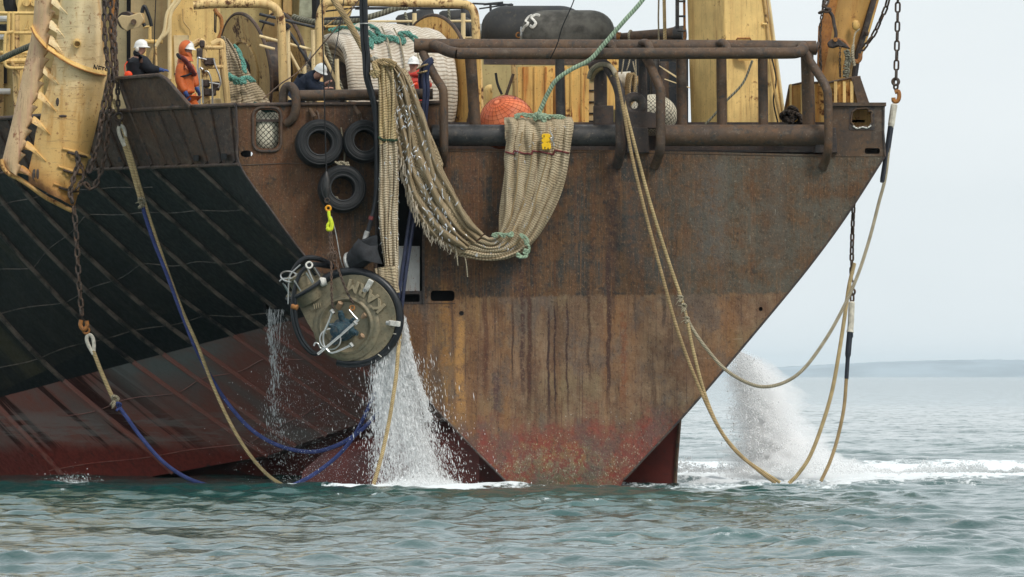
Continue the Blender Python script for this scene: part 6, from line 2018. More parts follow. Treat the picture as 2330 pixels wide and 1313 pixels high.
def grid_line(g, py):
    out = []
    m = len(g[0])
    for j in range(m):
        best = min((abs((CH + (HY - py) / F * (D0 + r[j].y)) - r[j].z), i) for i, r in enumerate(g) if r[j].y < -.2)[1]
        out.append(g[best][j] + Vector((0, -.02, 0)))
    return out
sl_ = grid_line(gC, 347)
obj('dark_red_seam', MB().tube([sl_[j] for j in range(1, len(sl_) - 1)], .022, 6), T_MAROON, net)
for j in (22, 37, 48):
    col = [r[j] + Vector((.01, -.012, 0)) for r in gC[14:52:2]]
    obj('lead_line', MB().tube(col, .016, 5), T_ROPE, net)
# frayed ends along the lower edge of the fish-filled part
mb = MB()
rf = random.Random(21)
for k in range(230):
    i = rf.randrange(18, len(gB) - 1)
    p = gB[i][rf.choice([0, 0, 0, 1, 1, 2, 3, 5, 8])]
    L_ = rf.uniform(.04, .17) * (1.5 if 30 < i < 56 else .8)
    mb.tube([p + Vector((0, -.04, 0)), p + Vector((rf.uniform(-.02, .02), -.07, -L_ * .6)), p + Vector((rf.uniform(-.04, .04), -.07, -L_))], [.011, .009, .003], 4)
fray = obj('frayed_ends', mb, T_FRAY, net)
fray['kind'] = 'stuff'
for (x, y, l_) in ((1058, 600, 30), (1036, 578, 26), (1035, 570, 18)):
    seg_(net, 'loose_end', [(x, y - 14, -.8), (x + 3, y, -.82), (x + 6, y + l_, -.8)], .014, T_ROPEP, 4, 6)
# yellow catch sensor
sx = [(-10, -16), (-6, -18), (5, -18), (10, -14), (9, -9), (5, -8), (9, -5), (9, 0), (5, 1), (10, 4), (11, 16), (7, 18), (-9, 18), (-11, 6), (-7, 3), (-11, 0), (-11, -5), (-7, -7), (-11, -10)]
sn = thing('catch_sensor', 'bright yellow notched catch sensor tied on the net over the roller', 'sensor', P(1243, 322, -.62))
body = obj('sensor_shell', MB().slab(PP([(1243 + a, 322 + b) for a, b in sx], -.74), .12), T_SENSOR, sn, bevel=.015)
for (x, y) in ((1240, 336), (1247, 338), (1238, 310)):
    obj('vent_hole', MB().box(P(x - 1, y + 2, -.748), P(x + 1, y - 2, -.735)), T_INK, body)
clump('tie', [(1254, 300, -.72), (1256, 315, -.74), (1258, 330, -.72)], .014, T_STEEL, sn, None, 3, .03)

# fish in the meshes: each one its own object, sharing a few bodies
def fish_mesh():
    rings = [(-.5, .012, .02), (-.42, .02, .045), (-.25, .034, .085), (0, .042, .10), (.2, .034, .075), (.34, .016, .03), (.40, .012, .026), (.5, .006, .085)]
    vs, fs = [], []
    for (x, ry, rz) in rings:
        for k in range(8):
            a = 2 * math.pi * k / 8
            vs.append((x, ry * math.cos(a), rz * math.sin(a)))
    for i in range(len(rings) - 1):
        for k in range(8):
            fs.append((i * 8 + k, (i + 1) * 8 + k, (i + 1) * 8 + (k + 1) % 8, i * 8 + (k + 1) % 8))
    fs += [tuple(range(7, -1, -1)), tuple((len(rings) - 1) * 8 + k for k in range(8))]
    return MB().add(vs, fs)
fish0 = obj('small_fish', fish_mesh(), T_FISH, None)
rf = random.Random(77)
def put_fish(o, p, L, first=False, label='', group=''):
    o.location = p
    o.scale = (L, L, L)
    o.rotation_euler = (rf.uniform(-.4, .4), rf.uniform(.5, 2.4) * rf.choice([1, 1, -1]), rf.uniform(-.5, .5))
    tag(o, label, 'fish', group)
def next_fish(k):
    if k == 0:
        return fish0
    o = fish0.copy()
    COL.objects.link(o)
    return o
k = 0
while k < 175:
    i = int(rf.triangular(6, len(gB) - 1, 36))
    j = int(rf.triangular(1, 58, 18))
    p = gB[i][j] + Vector((0, -.03, 0))
    put_fish(next_fish(k), p, rf.uniform(.07, .14), label='small silver fish stuck in the brown fish-filled bight of the hanging net', group='fish in the brown bight')
    k += 1
for q in range(60):
    i = int(rf.uniform(4, len(gC) * .62)); j = rf.randrange(2, 58)
    put_fish(next_fish(k), gC[i][j] + Vector((0, -.03, 0)), rf.uniform(.05, .09), label='small silver fish stuck in the tan net between the bight and the roller', group='fish in the net by the roller')
    k += 1
for q in range(34):
    i = int(rf.uniform(2, len(gA) - 2)); j = rf.choice([0, 0, 1, 38, 39, 39, 39, 12, 24])
    put_fish(next_fish(k), gA[i][j] + Vector((0, -.03, 0)), rf.uniform(.06, .10), label='small silver fish stuck in the narrow net leg that hangs straight down', group='fish in the narrow net leg')
    k += 1

# ------------------------------------------------------------------ orange buoy in its net
bc = P(1153, 280, 1.15)
by = thing('orange_buoy', 'big orange buoy in a fine net sitting behind the stern roller', 'buoy', bc)
obj('buoy_shell', MB().ell(bc, .635, None, 40, 26), T_BUOY, by, sharp=80)
axb = Vector((-.35, -.55, .75)).normalized()
n0 = axb.orthogonal().normalized(); b0 = axb.cross(n0)
mb = MB()
for k in range(1, 20):
    th = math.pi * k / 20
    mb.tube([bc + axb * (.641 * math.cos(th)) + (n0 * math.cos(a) + b0 * math.sin(a)) * (.641 * math.sin(th)) for a in [2 * math.pi * i / 48 for i in range(48)]], .003, 4, closed=True)
for k in range(22):
    a = 2 * math.pi * k / 22
    mb.tube([bc + axb * (.641 * math.cos(th)) + (n0 * math.cos(a + .3 * th) + b0 * math.sin(a + .3 * th)) * (.641 * math.sin(th)) for th in [math.pi * i / 32 for i in range(1, 32)]], .003, 4)
obj('buoy_net', mb, m_plain('dark_buoy_twine', (.40, .085, .035), .8), by)
seg_(by, 'purple_cord', [(1172, 221, .93), (1170, 236, .78), (1160, 256, .58), (1156, 276, .52)], .012, m_plain('purple_cord', (.10, .02, .12), .7), 8, 6)

# ------------------------------------------------------------------ the crew
def skin_obj(name, nodes, edges, mat, parent, sub=2, root=None, label=None):
    """nodes: {key: (world point, radius)}; one continuous surface grown over the edges"""
    keys = list(nodes)
    if root:
        keys.remove(root); keys.insert(0, root)
    idx = {k: i for i, k in enumerate(keys)}
    off = wloc(parent)
    me = bpy.data.meshes.new(name)
    me.from_pydata([tuple(nodes[k][0] - off) for k in keys], [(idx[a], idx[b]) for a, b in edges], [])
    o = bpy.data.objects.new(name, me)
    COL.objects.link(o)
    o.parent = parent
    m = o.modifiers.new('skin', 'SKIN')
    m.use_smooth_shade = True
    m.branch_smoothing = .6
    lay = me.skin_vertices[0].data
    for k in keys:
        r_ = nodes[k][1]
        gain = 1.12 if len(k) > 2 and k[1] == 'f' else (1.75 if k in ('jaw', 'skull', 'crown', 'neck') else 1.4)
        r_ = tuple(x * gain for x in r_) if isinstance(r_, tuple) else r_ * gain
        lay[idx[k]].radius = (r_, r_) if not isinstance(r_, tuple) else r_
        lay[idx[k]].use_root = False
    lay[0].use_root = True
    s_ = o.modifiers.new('sub', 'SUBSURF')
    s_.levels = s_.render_levels = sub
    me.materials.append(mat)
    if label:
        o['label'] = label
    return o
def hand_nodes(nodes, edges, tag_, wrist, tip_dir, palm_n, up, curl=.5):
    """palm with four unequal bent fingers and a thumb from its side"""
    d, n = tip_dir.normalized(), palm_n.normalized()
    s_ = d.cross(n).normalized()
    palm = wrist + d * .07
    nodes[tag_ + 'palm'] = (palm, (.036, .020))
    edges.append((tag_ + 'wrist', tag_ + 'palm'))
    for k, (off, L_) in enumerate(((-.030, .075), (-.010, .085), (.010, .080), (.030, .062))):
        a = palm + s_ * off + d * .03
        b = a + d * L_ * .5 + n * L_ * curl * .3
        c = b + d * L_ * .35 + n * L_ * curl * .6
        for nm, p, r_ in (('a', a, .012), ('b', b, .010), ('c', c, .008)):
            nodes[tag_ + 'f%d%s' % (k, nm)] = (p, r_)
        edges += [(tag_ + 'palm', tag_ + 'f%da' % k), (tag_ + 'f%da' % k, tag_ + 'f%db' % k), (tag_ + 'f%db' % k, tag_ + 'f%dc' % k)]
    a = palm - s_ * .038 - d * .02
    b = a - s_ * .02 + d * .035 + n * .01
    nodes[tag_ + 'ta'] = (a, .012); nodes[tag_ + 'tb'] = (b, .009)
    edges += [(tag_ + 'palm', tag_ + 'ta'), (tag_ + 'ta', tag_ + 'tb')]
def helmet(parent, c, up, face, mat, r=.15):
    up, face = up.normalized(), (face - up * face.dot(up)).normalized()
    side = up.cross(face)
    Mx = Matrix((side, face, up)).transposed()
    mb = MB()
    g = []
    for i in range(9):
        th = math.pi / 2 * i / 8
        row = []
        for k in range(29):
            a = 2 * math.pi * k / 28
            row.append(c + Mx @ Vector((r * .88 * math.sin(th) * math.cos(a), r * 1.08 * math.sin(th) * math.sin(a), r * .98 * math.cos(th))))
        g.append(row)
    row = []
    for k in range(29):
        a = 2 * math.pi * k / 28
        e = 1.1 + (.28 * max(0, math.sin(a)) ** 2)
        row.append(c + Mx @ Vector((r * .9 * e * math.cos(a) * .98, r * 1.08 * e * math.sin(a), -.025)))
    g.append(row)
    h = obj('helmet', mb.sheet(g, thick=tuple(-up * .012)), mat, parent, sharp=60)
    obj('helmet_ridge', MB().tube([c + Mx @ Vector((0, r * 1.08 * math.sin(t), r * .99 * math.cos(t))) for t in [-1.1 + 2.2 * k / 12 for k in range(13)]], .014, 6), mat, h)
    return h
def head_nodes(nodes, edges, neck, c, up, face):
    up = up.normalized(); face = (face - up * face.dot(up)).normalized()
    nodes['jaw'] = (c - up * .075 + face * .02, (.062, .068))
    nodes['skull'] = (c + up * .015, (.084, .098))
    nodes['crown'] = (c + up * .09 - face * .01, (.06, .07))
    nodes['nose'] = (c - up * .022 + face * .112, .015)
    edges += [(neck, 'jaw'), ('jaw', 'skull'), ('skull', 'crown'), ('skull', 'nose')]
def face_parts(parent, c, up, face):
    up = up.normalized(); face = (face - up * face.dot(up)).normalized()
    side = up.cross(face)
    for s_ in (-1, 1):
        obj('eye', MB().ell(c + face * .083 + side * s_ * .034 + up * .006, .011, None, 8, 6), T_EYE, parent)
        obj('ear', MB().ell(c + side * s_ * .088 - face * .005 - up * .01, (.018, .026, .034), None, 10, 8), T_SKIN, parent)
    obj('mouth', MB().tube([c + face * .088 - up * .06 + side * k * .02 for k in (-1, 0, 1)], .006, 5), T_MAROON, parent)

def crew(label, J, jacket, trousers, face, up=None, hel=None, hood=False, glove=None, puff=1.0):
    """J: joints as (px, py, dy) tuples"""
    W = {k: P(*v) for k, v in J.items()}
    up = up or Vector((0, 0, 1))
    W['jawp'] = W['head'] - up * .1
    feet = (W['lfoot'] + W['rfoot']) / 2
    t = thing('person', label, 'person', feet)
    nodes, edges = {}, []
    def nd(k, r_):
        nodes[k] = (W[k], r_)
    for k, r_ in (('hip', (.15, .11)), ('waist', (.135, .10)), ('chest', (.165, .115)), ('neck', .058), ('lsh', .065), ('rsh', .065), ('lel', .045), ('rel', .045), ('lwrist', .03), ('rwrist', .03),
                  ('lhip', .09), ('rhip', .09), ('lknee', .058), ('rknee', .058), ('lank', .042), ('rank', .042), ('lfoot', .045), ('rfoot', .045)):
        if k == 'lhip' or k == 'rhip':
            sgn = -1 if k == 'lhip' else 1
            kn = W['lknee' if sgn < 0 else 'rknee']
            W[k] = W['hip'].lerp(kn, .22) + Vector((0, .06 * sgn, 0))
        nd(k, r_)
    edges += [('hip', 'waist'), ('waist', 'chest'), ('chest', 'neck'), ('chest', 'lsh'), ('lsh', 'lel'), ('lel', 'lwrist'), ('chest', 'rsh'), ('rsh', 'rel'), ('rel', 'rwrist'),
              ('hip', 'lhip'), ('lhip', 'lknee'), ('lknee', 'lank'), ('lank', 'lfoot'), ('hip', 'rhip'), ('rhip', 'rknee'), ('rknee', 'rank'), ('rank', 'rfoot')]
    head_nodes(nodes, edges, 'neck', W['head'], up, face)
    hn = {}
    for s_ in 'lr':
        d = (W[s_ + 'wrist'] - W[s_ + 'el'])
        hand_nodes(nodes, edges, s_, W[s_ + 'wrist'], d, Vector((.6, .3, -.7)), up)
    skin_obj('body', nodes, edges, T_SKIN, t, 2, 'hip')
    face_parts(t, W['head'], up, face)
    # jacket
    jn, je = {}, []
    hem = W['hip'].lerp(W['waist'], -.12)
    for k, p, r_ in (('hem', hem, (.215 * puff, .17 * puff)), ('waist', W['waist'], (.195 * puff, .155 * puff)), ('chest', W['chest'], (.205 * puff, .16 * puff)), ('yoke', W['chest'].lerp(W['neck'], .55), (.18, .15)), ('collar', W['neck'], (.125, .125)), ('collartop', W['neck'].lerp(W['jawp'], .55), (.10, .10)),
                     ('lsh', W['lsh'], .095 * puff), ('rsh', W['rsh'], .095 * puff), ('lel', W['lel'], .078 * puff), ('rel', W['rel'], .078 * puff),
                     ('lcu', W['lel'].lerp(W['lwrist'], .95), .06), ('rcu', W['rel'].lerp(W['rwrist'], .95), .06)):
        jn[k] = (p, r_)
    je = [('hem', 'waist'), ('waist', 'chest'), ('chest', 'yoke'), ('yoke', 'collar'), ('collar', 'collartop'), ('chest', 'lsh'), ('lsh', 'lel'), ('lel', 'lcu'), ('chest', 'rsh'), ('rsh', 'rel'), ('rel', 'rcu')]
    jk = skin_obj('jacket', jn, je, jacket, t, 2, 'waist')
    tn = {'hip': (W['hip'], (.17, .14)), 'lhip': (W['lhip'], .115), 'rhip': (W['rhip'], .115), 'lknee': (W['lknee'], .09), 'rknee': (W['rknee'], .09), 'lank': (W['lank'], .075), 'rank': (W['rank'], .075)}
    skin_obj('trousers', tn, [('hip', 'lhip'), ('lhip', 'lknee'), ('lknee', 'lank'), ('hip', 'rhip'), ('rhip', 'rknee'), ('rknee', 'rank')], trousers, t, 2, 'hip')
    for s_ in 'lr':
        f = W[s_ + 'foot']
        obj('boot', MB().ell(f + Vector((0, 0, .0)), (.13, .06, .06), None, 14, 8), T_RUBBER, t)
    if glove:
        for s_ in 'lr':
            gn, ge = {s_ + 'wrist': (W[s_ + 'wrist'].lerp(W[s_ + 'el'], .25), .045)}, []
            hand_nodes(gn, ge, s_, W[s_ + 'wrist'], W[s_ + 'wrist'] - W[s_ + 'el'], Vector((.6, .3, -.7)), up)
            gn = {k: (p, tuple(x * 1.3 for x in r_) if isinstance(r_, tuple) else r_ * 1.35) for k, (p, r_) in gn.items()}
            skin_obj('glove', gn, ge, glove, t, 1, s_ + 'wrist')
    if hel:
        helmet(t, W['head'] + up * .055, up if not hood else (up + face * .15), face, hel)
    if not hood:
        obj('hair', MB().ell(W['head'] + up * .03 - face * .03, (.088, .092, .085), None, 16, 10), T_HAIR, t)
    return t, W, jk
FX = Vector((1, -.35, 0)).normalized()
d = 6.4
m1, W1, _ = crew('person in a black jacket and white helmet standing by the mast foot, arm stretched out',
    dict(head=(321, 110, d), neck=(316, 123, d), chest=(311, 141, d), waist=(309, 174, d), hip=(312, 194, d), lsh=(298, 133, d + .15), rsh=(323, 133, d - .18), lel=(322, 166, d - .05), rel=(340, 158, d - .3),
         lwrist=(356, 162, d - .1), rwrist=(366, 159, d - .3), lknee=(306, 236, d + .1), rknee=(320, 236, d - .1), lank=(304, 272, d + .1), rank=(320, 272, d - .1), lfoot=(309, 276, d + .1), rfoot=(326, 276, d - .1)),
    T_BLKCLOTH, T_NAVY, FX, hel=T_WHITE, glove=T_GLOVE, puff=1.3)
obj('hip_pouch', MB().ell(P(292, 171, d - .38), (.10, .06, .10), None, 16, 10), T_NEON, m1)
obj('pouch_strap', MB().tube(cat(PP([(285, 168, d - .36), (284, 150, d - .34), (290, 140, d - .3)]), 5), .012, 6), T_NEON, m1)
obj('ear_cup', MB().ell(P(312, 112, d - .16), (.045, .03, .06), None, 12, 8), T_CHALK, m1)
obj('standing_step', MB().box(P(290, 279, d - .5), P(345, 300, d + .4)), T_RUSTD, ship)
d = 4.7
m2, W2, jk2 = crew('person in an orange hooded oilskin with a maroon lifejacket walking by the valve stand',
    dict(head=(426, 113, d), neck=(422, 129, d), chest=(420, 149, d), waist=(421, 188, d), hip=(424, 214, d), lsh=(430, 146, d + .17), rsh=(411, 148, d - .18), lel=(440, 178, d + .15), rel=(409, 186, d - .22),
         lwrist=(448, 200, d + .1), rwrist=(423, 212, d - .26), lknee=(446, 250, d + .1), rknee=(428, 254, d - .1), lank=(448, 288, d + .1), rank=(424, 288, d - .1), lfoot=(455, 291, d + .1), rfoot=(430, 291, d - .1)),
    T_OIL, T_OIL, FX, hel=T_WHITE, hood=True, glove=T_GLOVE, puff=1.13)
hc = W2['head']
g = []
for i in range(12):
    a0 = R(48) + R(266) * i / 11
    row = []
    for k in range(13):
        b_ = math.pi * k / 12 - math.pi / 2
        fdir = FX * (math.cos(a0) * .185 - .02) + Vector((0, 0, 1)) * math.sin(a0) * .235
        sdir = FX.cross(Vector((0, 0, 1))) * .185 * math.sin(b_)
        row.append(hc + Vector((0, 0, -.005)) + fdir * math.cos(b_) ** .7 + sdir)
    g.append(row)
obj('hood', MB().sheet(g, thick=(0, .01, 0)), T_OIL, m2, sharp=80)
obj('hood_collar', MB().lathe(W2['neck'] + Vector((0, 0, -.10)), (.05, 0, 1), [(0, .19), (.08, .15), (.17, .135), (.2, .13)], 24), T_OIL, m2)
lv = obj('lifejacket', MB().tube(cat(PP([(408, 128, d - .1), (416, 133, d - .3), (428, 146, d - .32), (436, 160, d - .30), (442, 172, d - .22)]), 6), [.06] * 6 + [.075] * 8 + [.085] * 8 + [.07] * 3, 12, flat=.55), T_MAROON, m2)
obj('lifejacket_strap', MB().tube(cat(PP([(398, 168, d - .2), (408, 174, d - .3), (424, 172, d - .3), (438, 166, d - .28), (446, 168, d - .1)]), 5), .025, 8), T_BLKCLOTH, lv)
obj('lifejacket_collar', MB().tube(cat(PP([(404, 124, d - .1), (408, 130, d - .22), (418, 136, d - .28)]), 5), .04, 8), T_BLKCLOTH, lv)
d = 1.0
UP3 = Vector((.35, -.25, .9)).normalized()
m3, W3, _ = crew('person in a navy jacket and white helmet bending over the left rail to look down',
    dict(head=(728, 164, d - .32), neck=(717, 173, d - .18), chest=(700, 184, d), waist=(684, 206, d + .1), hip=(672, 222, d + .15), lsh=(700, 180, d + .22), rsh=(704, 190, d - .2), lel=(728, 200, d + .05), rel=(724, 206, d - .26),
         lwrist=(742, 190, d - .05), rwrist=(740, 202, d - .25), lknee=(672, 256, d + .2), rknee=(680, 256, d), lank=(668, 286, d + .2), rank=(676, 286, d), lfoot=(674, 290, d + .2), rfoot=(682, 290, d)),
    T_NAVY, T_NAVY, Vector((.55, -.75, -.35)), up=UP3, hel=T_WHITE, puff=1.25)
d = 1.7
m4, W4, _ = crew('person in a red jacket and white helmet crouching between the net and the stern rail',
    dict(head=(941, 148, d), neck=(943, 163, d + .02), chest=(944, 182, d + .08), waist=(950, 210, d + .1), hip=(956, 232, d + .1), lsh=(962, 178, d + .15), rsh=(928, 180, d - .02), lel=(974, 198, d + .1), rel=(922, 204, d - .15),
         lwrist=(976, 190, d - .1), rwrist=(930, 222, d - .3), lknee=(962, 262, d), rknee=(944, 262, d - .1), lank=(966, 288, d + .1), rank=(948, 288, d), lfoot=(964, 291, d), rfoot=(946, 291, d - .05)),
    T_REDC, T_REDC, Vector((-.25, -1, -.1)), hel=T_WHITE, puff=1.1)
obj('jacket_band', MB().tube(cat(PP([(926, 188, d - .24), (938, 192, d - .3), (950, 190, d - .26)]), 5), .03, 8, flat=.5), T_NEON, m4)

# ------------------------------------------------------------------ falling and flying water
def drops(name, C, S, stretch, mat, label, cat_):
    """small octahedral drops, each turned and drawn out along its flight"""
    n = len(C)
    base = np.array([(1, 0, 0), (0, 1, 0), (-1, 0, 0), (0, -1, 0), (0, 0, 1), (0, 0, -1)], float)
    tri = np.array([(0, 1, 4), (1, 2, 4), (2, 3, 4), (3, 0, 4), (1, 0, 5), (2, 1, 5), (3, 2, 5), (0, 3, 5)])
    D = stretch / np.linalg.norm(stretch, axis=1, keepdims=True)
    Ls = np.linalg.norm(stretch, axis=1)
    A = np.cross(D, np.array([[0.3, 1, .1]])); A /= np.linalg.norm(A, axis=1, keepdims=True)
    Bv = np.cross(D, A)
    V = C[:, None, :] + S[:, None, None] * (base[None, :, 0:1] * A[:, None, :] + base[None, :, 1:2] * Bv[:, None, :] + base[None, :, 2:3] * D[:, None, :] * Ls[:, None, None])
    T = (np.arange(n)[:, None, None] * 6 + tri[None]).reshape(-1, 3)
    o = np_mesh(name, V.reshape(-1, 3), T, mat)
    tag(o, label, cat_, kind='stuff')
    return o
def Pn(px, py, dy):
    d = D0 + dy
    return np.stack([(px - CX) / F * d, dy, CH + (HY - py) / F * d], -1)
r_ = np.random.default_rng(3)
# pump overflow: several ropes of water that break into streaks and drops as they fall
def fall(N, x0, x1, s0, s1, y0, y1, size, dyc, sd):
    f = sd.random(N) ** .8
    wob = 4 * np.sin(f * 9 + x0) * f
    px = x0 + (x1 - x0) * f ** 1.25 + wob + sd.normal(0, 1, N) * (s0 + (s1 - s0) * f)
    # clotting: drops gather in clumps
    py = y0 + (y1 - y0) * f
    px += 3.0 * np.sin(py * .16 + x0) * sd.random(N)
    dy = dyc + sd.normal(0, .16, N)
    sz = np.exp(sd.normal(np.log(size * .78), .55, N))
    sl = np.abs(sd.normal(7.5, 3.0, N)) * (1 - .72 * f) + .8
    st = np.stack([sd.normal(0, .25, N) + (x1 - x0) / (y1 - y0) * sl * .8, sd.normal(0, .25, N), -sl], -1)
    return Pn(px, py, dy), sz, st
parts = [fall(10500, 893, 965, 7, 19, 790, 1112, .0062, -1.1, r_), fall(4500, 878, 905, 8, 22, 806, 1112, .0058, -1.2, r_), fall(7000, 912, 985, 5, 15, 762, 1112, .0055, -1.0, r_),
         fall(6000, 905, 1000, 8, 34, 770, 1108, .0055, -.9, r_), fall(2800, 858, 872, 8, 22, 818, 1110, .0055, -1.3, r_), fall(3500, 918, 975, 3, 5, 722, 960, .0055, -1.05, r_), fall(3000, 905, 950, 40, 75, 800, 1100, .0050, -1.0, r_)]
drops('pump_water', *[np.concatenate(z) for z in zip(*parts)], T_SPRAY, 'white sheet of water falling from the fish pump into the sea', 'water spray')
mb = MB()
rr_ = random.Random(9)
for k in range(70):
    x0 = 903 + rr_.uniform(-42, 18)
    y0 = 745 + abs(x0 - 918) * 1.35 + rr_.uniform(0, 50)
    if x0 > 905: y0 = 724 + rr_.uniform(0, 30)
    n_ = 12
    path = [P(x0 + (x0 - 878) * .5 * (i / n_) + rr_.uniform(-1.5, 1.5), y0 + (110 + rr_.uniform(0, 60)) * i / n_, -1.1 + .2 * rr_.random()) for i in range(n_ + 1)]
    mb.tube(path, [(.003 + rr_.random() * .011) * (1 - .7 * i / n_) for i in range(n_ + 1)], 5)
for k in range(110):
    x0 = rr_.gauss(893, 15); n_ = 26
    y0 = 786 + abs(x0 - 905) * .5
    dx = (x0 - 880) * rr_.uniform(.6, 1.6) + rr_.uniform(0, 40)
    ph = rr_.uniform(0, 6); L_ = rr_.uniform(90, 300)
    w_ = rr_.uniform(.003, .009)
    mb.tube([P(x0 + dx * (L_ * i / n_ / 320) ** 1.2 + 1.6 * math.sin(ph + i * .8) * i / n_, y0 + L_ * i / n_, -1.1 + .15 * math.sin(ph)) for i in range(n_ + 1)],
            [w_ * rr_.uniform(.35, 1.6) * (1 - .75 * i / n_) + .0008 for i in range(n_ + 1)], 4)
tag(obj('water_threads', mb, T_SPRAY, None), 'threads of water spilling off the right rim of the fish pump', 'water spray', kind='stuff')
N = 12000
a = r_.random(N) * 2 * np.pi; rad = np.sqrt(r_.random(N))
px = 955 + 80 * rad * np.cos(a) + r_.normal(0, 22, N)
h = r_.exponential(8, N) * np.exp(-((px - 965) / 70) ** 2) + r_.exponential(2.0, N)
dy_ = -1.3 + 1.2 * rad * np.sin(a)
drops('landing_spray', Pn(px, 1108 - h, dy_), np.exp(r_.normal(np.log(.009), .4, N)), np.stack([r_.normal(0, .6, N), r_.normal(0, .4, N), r_.normal(.9, .5, N)], -1), T_SPRAY, 'low white boil of spray where the pump water lands', 'water spray')
N = 3200
px = 720 + r_.normal(0, 80, N); py = 830 + r_.random(N) ** .8 * 275
drops('stray_drops', Pn(px, py, .3 + r_.normal(0, .3, N)), np.exp(r_.normal(np.log(.0038), .4, N)), np.stack([r_.normal(0, .4, N), r_.normal(0, .3, N), r_.normal(-1.2, .5, N)], -1), T_SPRAY, 'scattered drops falling before the red hull left of the pump', 'water spray')
# scupper stream: a few wavering threads that tear apart
mb = MB()
for k in range(13):
    x0 = rr_.choice([608, 611, 613, 616, 622, 626, 634, 641]) + rr_.uniform(-1.5, 1.5)
    n_ = 18
    L_ = rr_.choice([40, 60, 90, 110, 130])
    w_ = rr_.uniform(.002, .006)
    ph = rr_.uniform(0, 6)
    path = [P(x0 + (622 + (x0 - 622) * .6 - x0) * (i / n_) + 2.2 * math.sin(ph + i * .9) * (i / n_), 704 + L_ * i / n_, 5.75 - .2 * i / n_) for i in range(n_ + 1)]
    mb.tube(path, [w_ * rr_.uniform(.4, 1.7) * (1 - .6 * i / n_) + .0008 for i in range(n_ + 1)], 5)
tag(obj('scupper_stream', mb, T_SPRAY, None), 'thin stream of water running from the scupper down the hull', 'water stream', kind='stuff')
parts = [fall(550, 616, 622, 6, 5, 704, 830, .0055, 5.6, r_), fall(600, 622, 628, 4, 14, 800, 1010, .0050, 5.5, r_), fall(500, 640, 650, 6, 20, 704, 930, .0042, 5.6, r_), fall(350, 622, 640, 8, 30, 900, 1060, .0042, 5.4, r_)]
drops('scupper_drops', *[np.concatenate(z) for z in zip(*parts)], T_SPRAY, 'drops breaking away from the scupper stream over the hull', 'water spray')
# discharge plume behind the stern on the far side
def plume(N, size, spread):
    f = r_.random(N) ** .95
    c0 = 1686 + 66 * f ** .9
    w = (24 + 50 * f) * spread
    z = r_.normal(0, .5, N)
    px = c0 + np.clip(z, -1.25, 1.6) * w
    py = 800 + 280 * f + 14 * np.abs(z)
    e = np.where(px > c0, 1, .25)
    px += e * (9 * np.sin(py * .047) + 6 * np.sin(py * .13 + 2) + 4 * np.sin(py * .31)) * (.25 + f)
    dy = 7.5 + r_.normal(0, .7, N)
    return Pn(px, py, dy), np.exp(r_.normal(np.log(size), .5, N)), np.stack([r_.normal(.3, .6, N), r_.normal(0, .5, N), r_.normal(-.8, .9, N)], -1)
def apron(N, size):
    f = r_.random(N)
    px = 1775 + 175 * f ** 1.2 + r_.normal(0, 12, N)
    top = 955 + 105 * f ** .7 + 9 * np.sin(px * .07) + 6 * np.sin(px * .19)
    py = 1078 - (1078 - top) * r_.random(N) ** 1.1
    return Pn(px, py, 7.5 + r_.normal(0, .7, N)), np.exp(r_.normal(np.log(size), .5, N)), np.stack([r_.normal(.5, .6, N), r_.normal(0, .5, N), r_.normal(-.3, .8, N)], -1)
parts = [plume(17000, .0058, 1.1), plume(3000, .010, 1.25), plume(5000, .005, 1.8), apron(8000, .006)]
drops('discharge_plume', *[np.concatenate(z) for z in zip(*parts)], T_MIST, 'tall white plume of discharge water bursting out behind the stern', 'water spray')
N = 9000
px = 1535 + 830 * r_.random(N); ridge = 14 + 9 * np.sin(px * .021) + 7 * np.sin(px * .057 + 1) + 4 * np.sin(px * .15)
ridge *= np.where(px > 1950, .8, .9)
drops('wash_spray', Pn(px, 1074 - np.abs(r_.normal(0, .5, N)) * ridge, 9 + r_.normal(0, 1.8, N)), np.exp(r_.normal(np.log(.013), .45, N)), np.stack([r_.normal(0, .9, N), r_.normal(0, .4, N), r_.normal(.5, .4, N)], -1), T_MIST, 'band of white wash spreading over the sea right of the stern', 'water spray')
N = 500
px = 160 + r_.normal(0, 28, N)
drops('bow_splash', Pn(px, 1098 - r_.exponential(7, N), 3.5 + r_.normal(0, .4, N)), np.exp(r_.normal(np.log(.006), .4, N)), np.stack([r_.normal(0, .5, N), r_.normal(0, .4, N), r_.normal(.6, .4, N)], -1), T_SPRAY, 'small splash against the red hull at far left', 'water spray')

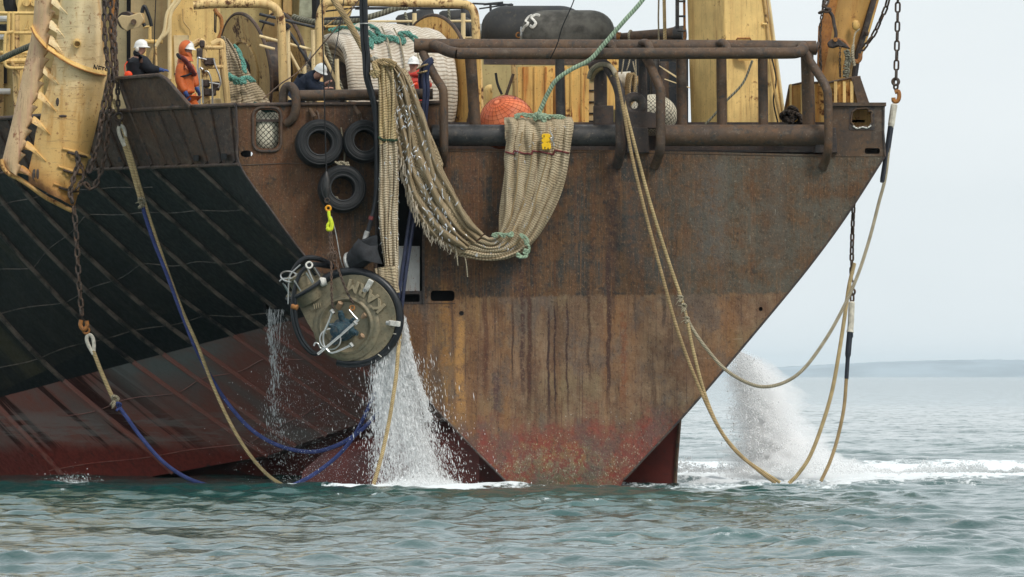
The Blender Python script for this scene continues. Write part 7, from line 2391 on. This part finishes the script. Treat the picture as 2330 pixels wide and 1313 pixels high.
# the mist of the plume itself: thin white air, thickest along its core
def mist_mat(name, dens):
    m = bpy.data.materials.new(name)
    m.use_nodes = True
    t = m.node_tree
    t.nodes.clear()
    out = t.nodes.new('ShaderNodeOutputMaterial')
    v = t.nodes.new('ShaderNodeVolumePrincipled')
    v.inputs['Color'].default_value = (.995, .995, .995, 1)
    v.inputs['Density'].default_value = dens
    v.inputs['Anisotropy'].default_value = .1
    t.links.new(v.outputs[0], out.inputs['Volume'])
    return m
def mist_blob(name, rows, dens, label, seed, bump=.18, thick=.8):
    """rows: (py, px left, px right, dy); a lumpy closed body"""
    rd = np.random.default_rng(seed)
    pts = cat([Vector((a, b, c)) for a, b, c, d in rows], 6)
    dyr = np.interp([p.x for p in pts], [r[0] for r in rows], [r[3] for r in rows])
    seg, g = 40, []
    n = len(pts)
    for i, p in enumerate(pts):
        row = []
        f = i / (n - 1)
        end = min(1, math.sqrt(max(0, f * 5)), math.sqrt(max(0, (1 - f) * 14)) + .02)
        cx_, hw = (p.y + p.z) / 2, (p.z - p.y) / 2 * end
        for k in range(seg):
            a = 2 * math.pi * k / seg
            lump = 1 + bump * (math.sin(3 * a + i * .55) * .4 + math.sin(7 * a - i * .9) * .35 + math.sin(13 * a + i * 1.7) * .25) + rd.normal(0, bump * .22)
            row.append(P(cx_ + hw * lump * math.cos(a), p.x + 3 * math.sin(5 * a + i), dyr[i] + hw / 100 * thick * lump * math.sin(a)))
        row.append(row[0])
        g.append(row)
    mb = MB().sheet(g)
    m0 = len(g[0])
    for r0 in (0, (n - 1)):
        mb.f.append(tuple(r0 * m0 + k for k in range(seg)) if r0 else tuple(r0 * m0 + k for k in range(seg - 1, -1, -1)))
        mb.u.append([(0, 0)] * seg)
    o = obj(name, mb, mist_mat(name + '_air', dens), None, sharp=180)
    bm = bmesh.new(); bm.from_mesh(o.data)
    bmesh.ops.remove_doubles(bm, verts=bm.verts, dist=1e-5)
    bmesh.ops.recalc_face_normals(bm, faces=bm.faces)
    bm.to_mesh(o.data); bm.free()
    return tag(o, label, 'water mist', kind='stuff')
R1 = [(794, 1662, 1712, 7.6), (830, 1656, 1768, 7.6), (880, 1662, 1808, 7.6), (930, 1672, 1828, 7.6), (980, 1680, 1850, 7.6), (1020, 1676, 1892, 7.6), (1060, 1660, 1946, 7.6), (1096, 1640, 1985, 7.6)]
mist_blob('plume_mist', R1, 1.9, 'soft outer mist round the discharge plume behind the stern', 4, .42)
R2 = [(y, l + (r - l) * .16, l + (r - l) * .74, d) for y, l, r, d in R1]
R2 = [(y + (8 if y < 800 else 0), l, r, d) for y, l, r, d in R2]
mist_blob('plume_core', R2, 9.0, 'dense white core of the discharge plume behind the stern', 8, .5)
R3 = [(792, 880, 914, -1.1), (850, 872, 926, -1.1), (930, 868, 948, -1.1), (1010, 872, 980, -1.1), (1070, 874, 1010, -1.1), (1108, 864, 1040, -1.1)]
mist_blob('fall_mist', R3, .45, 'fine mist inside the water falling from the fish pump', 12, .2)
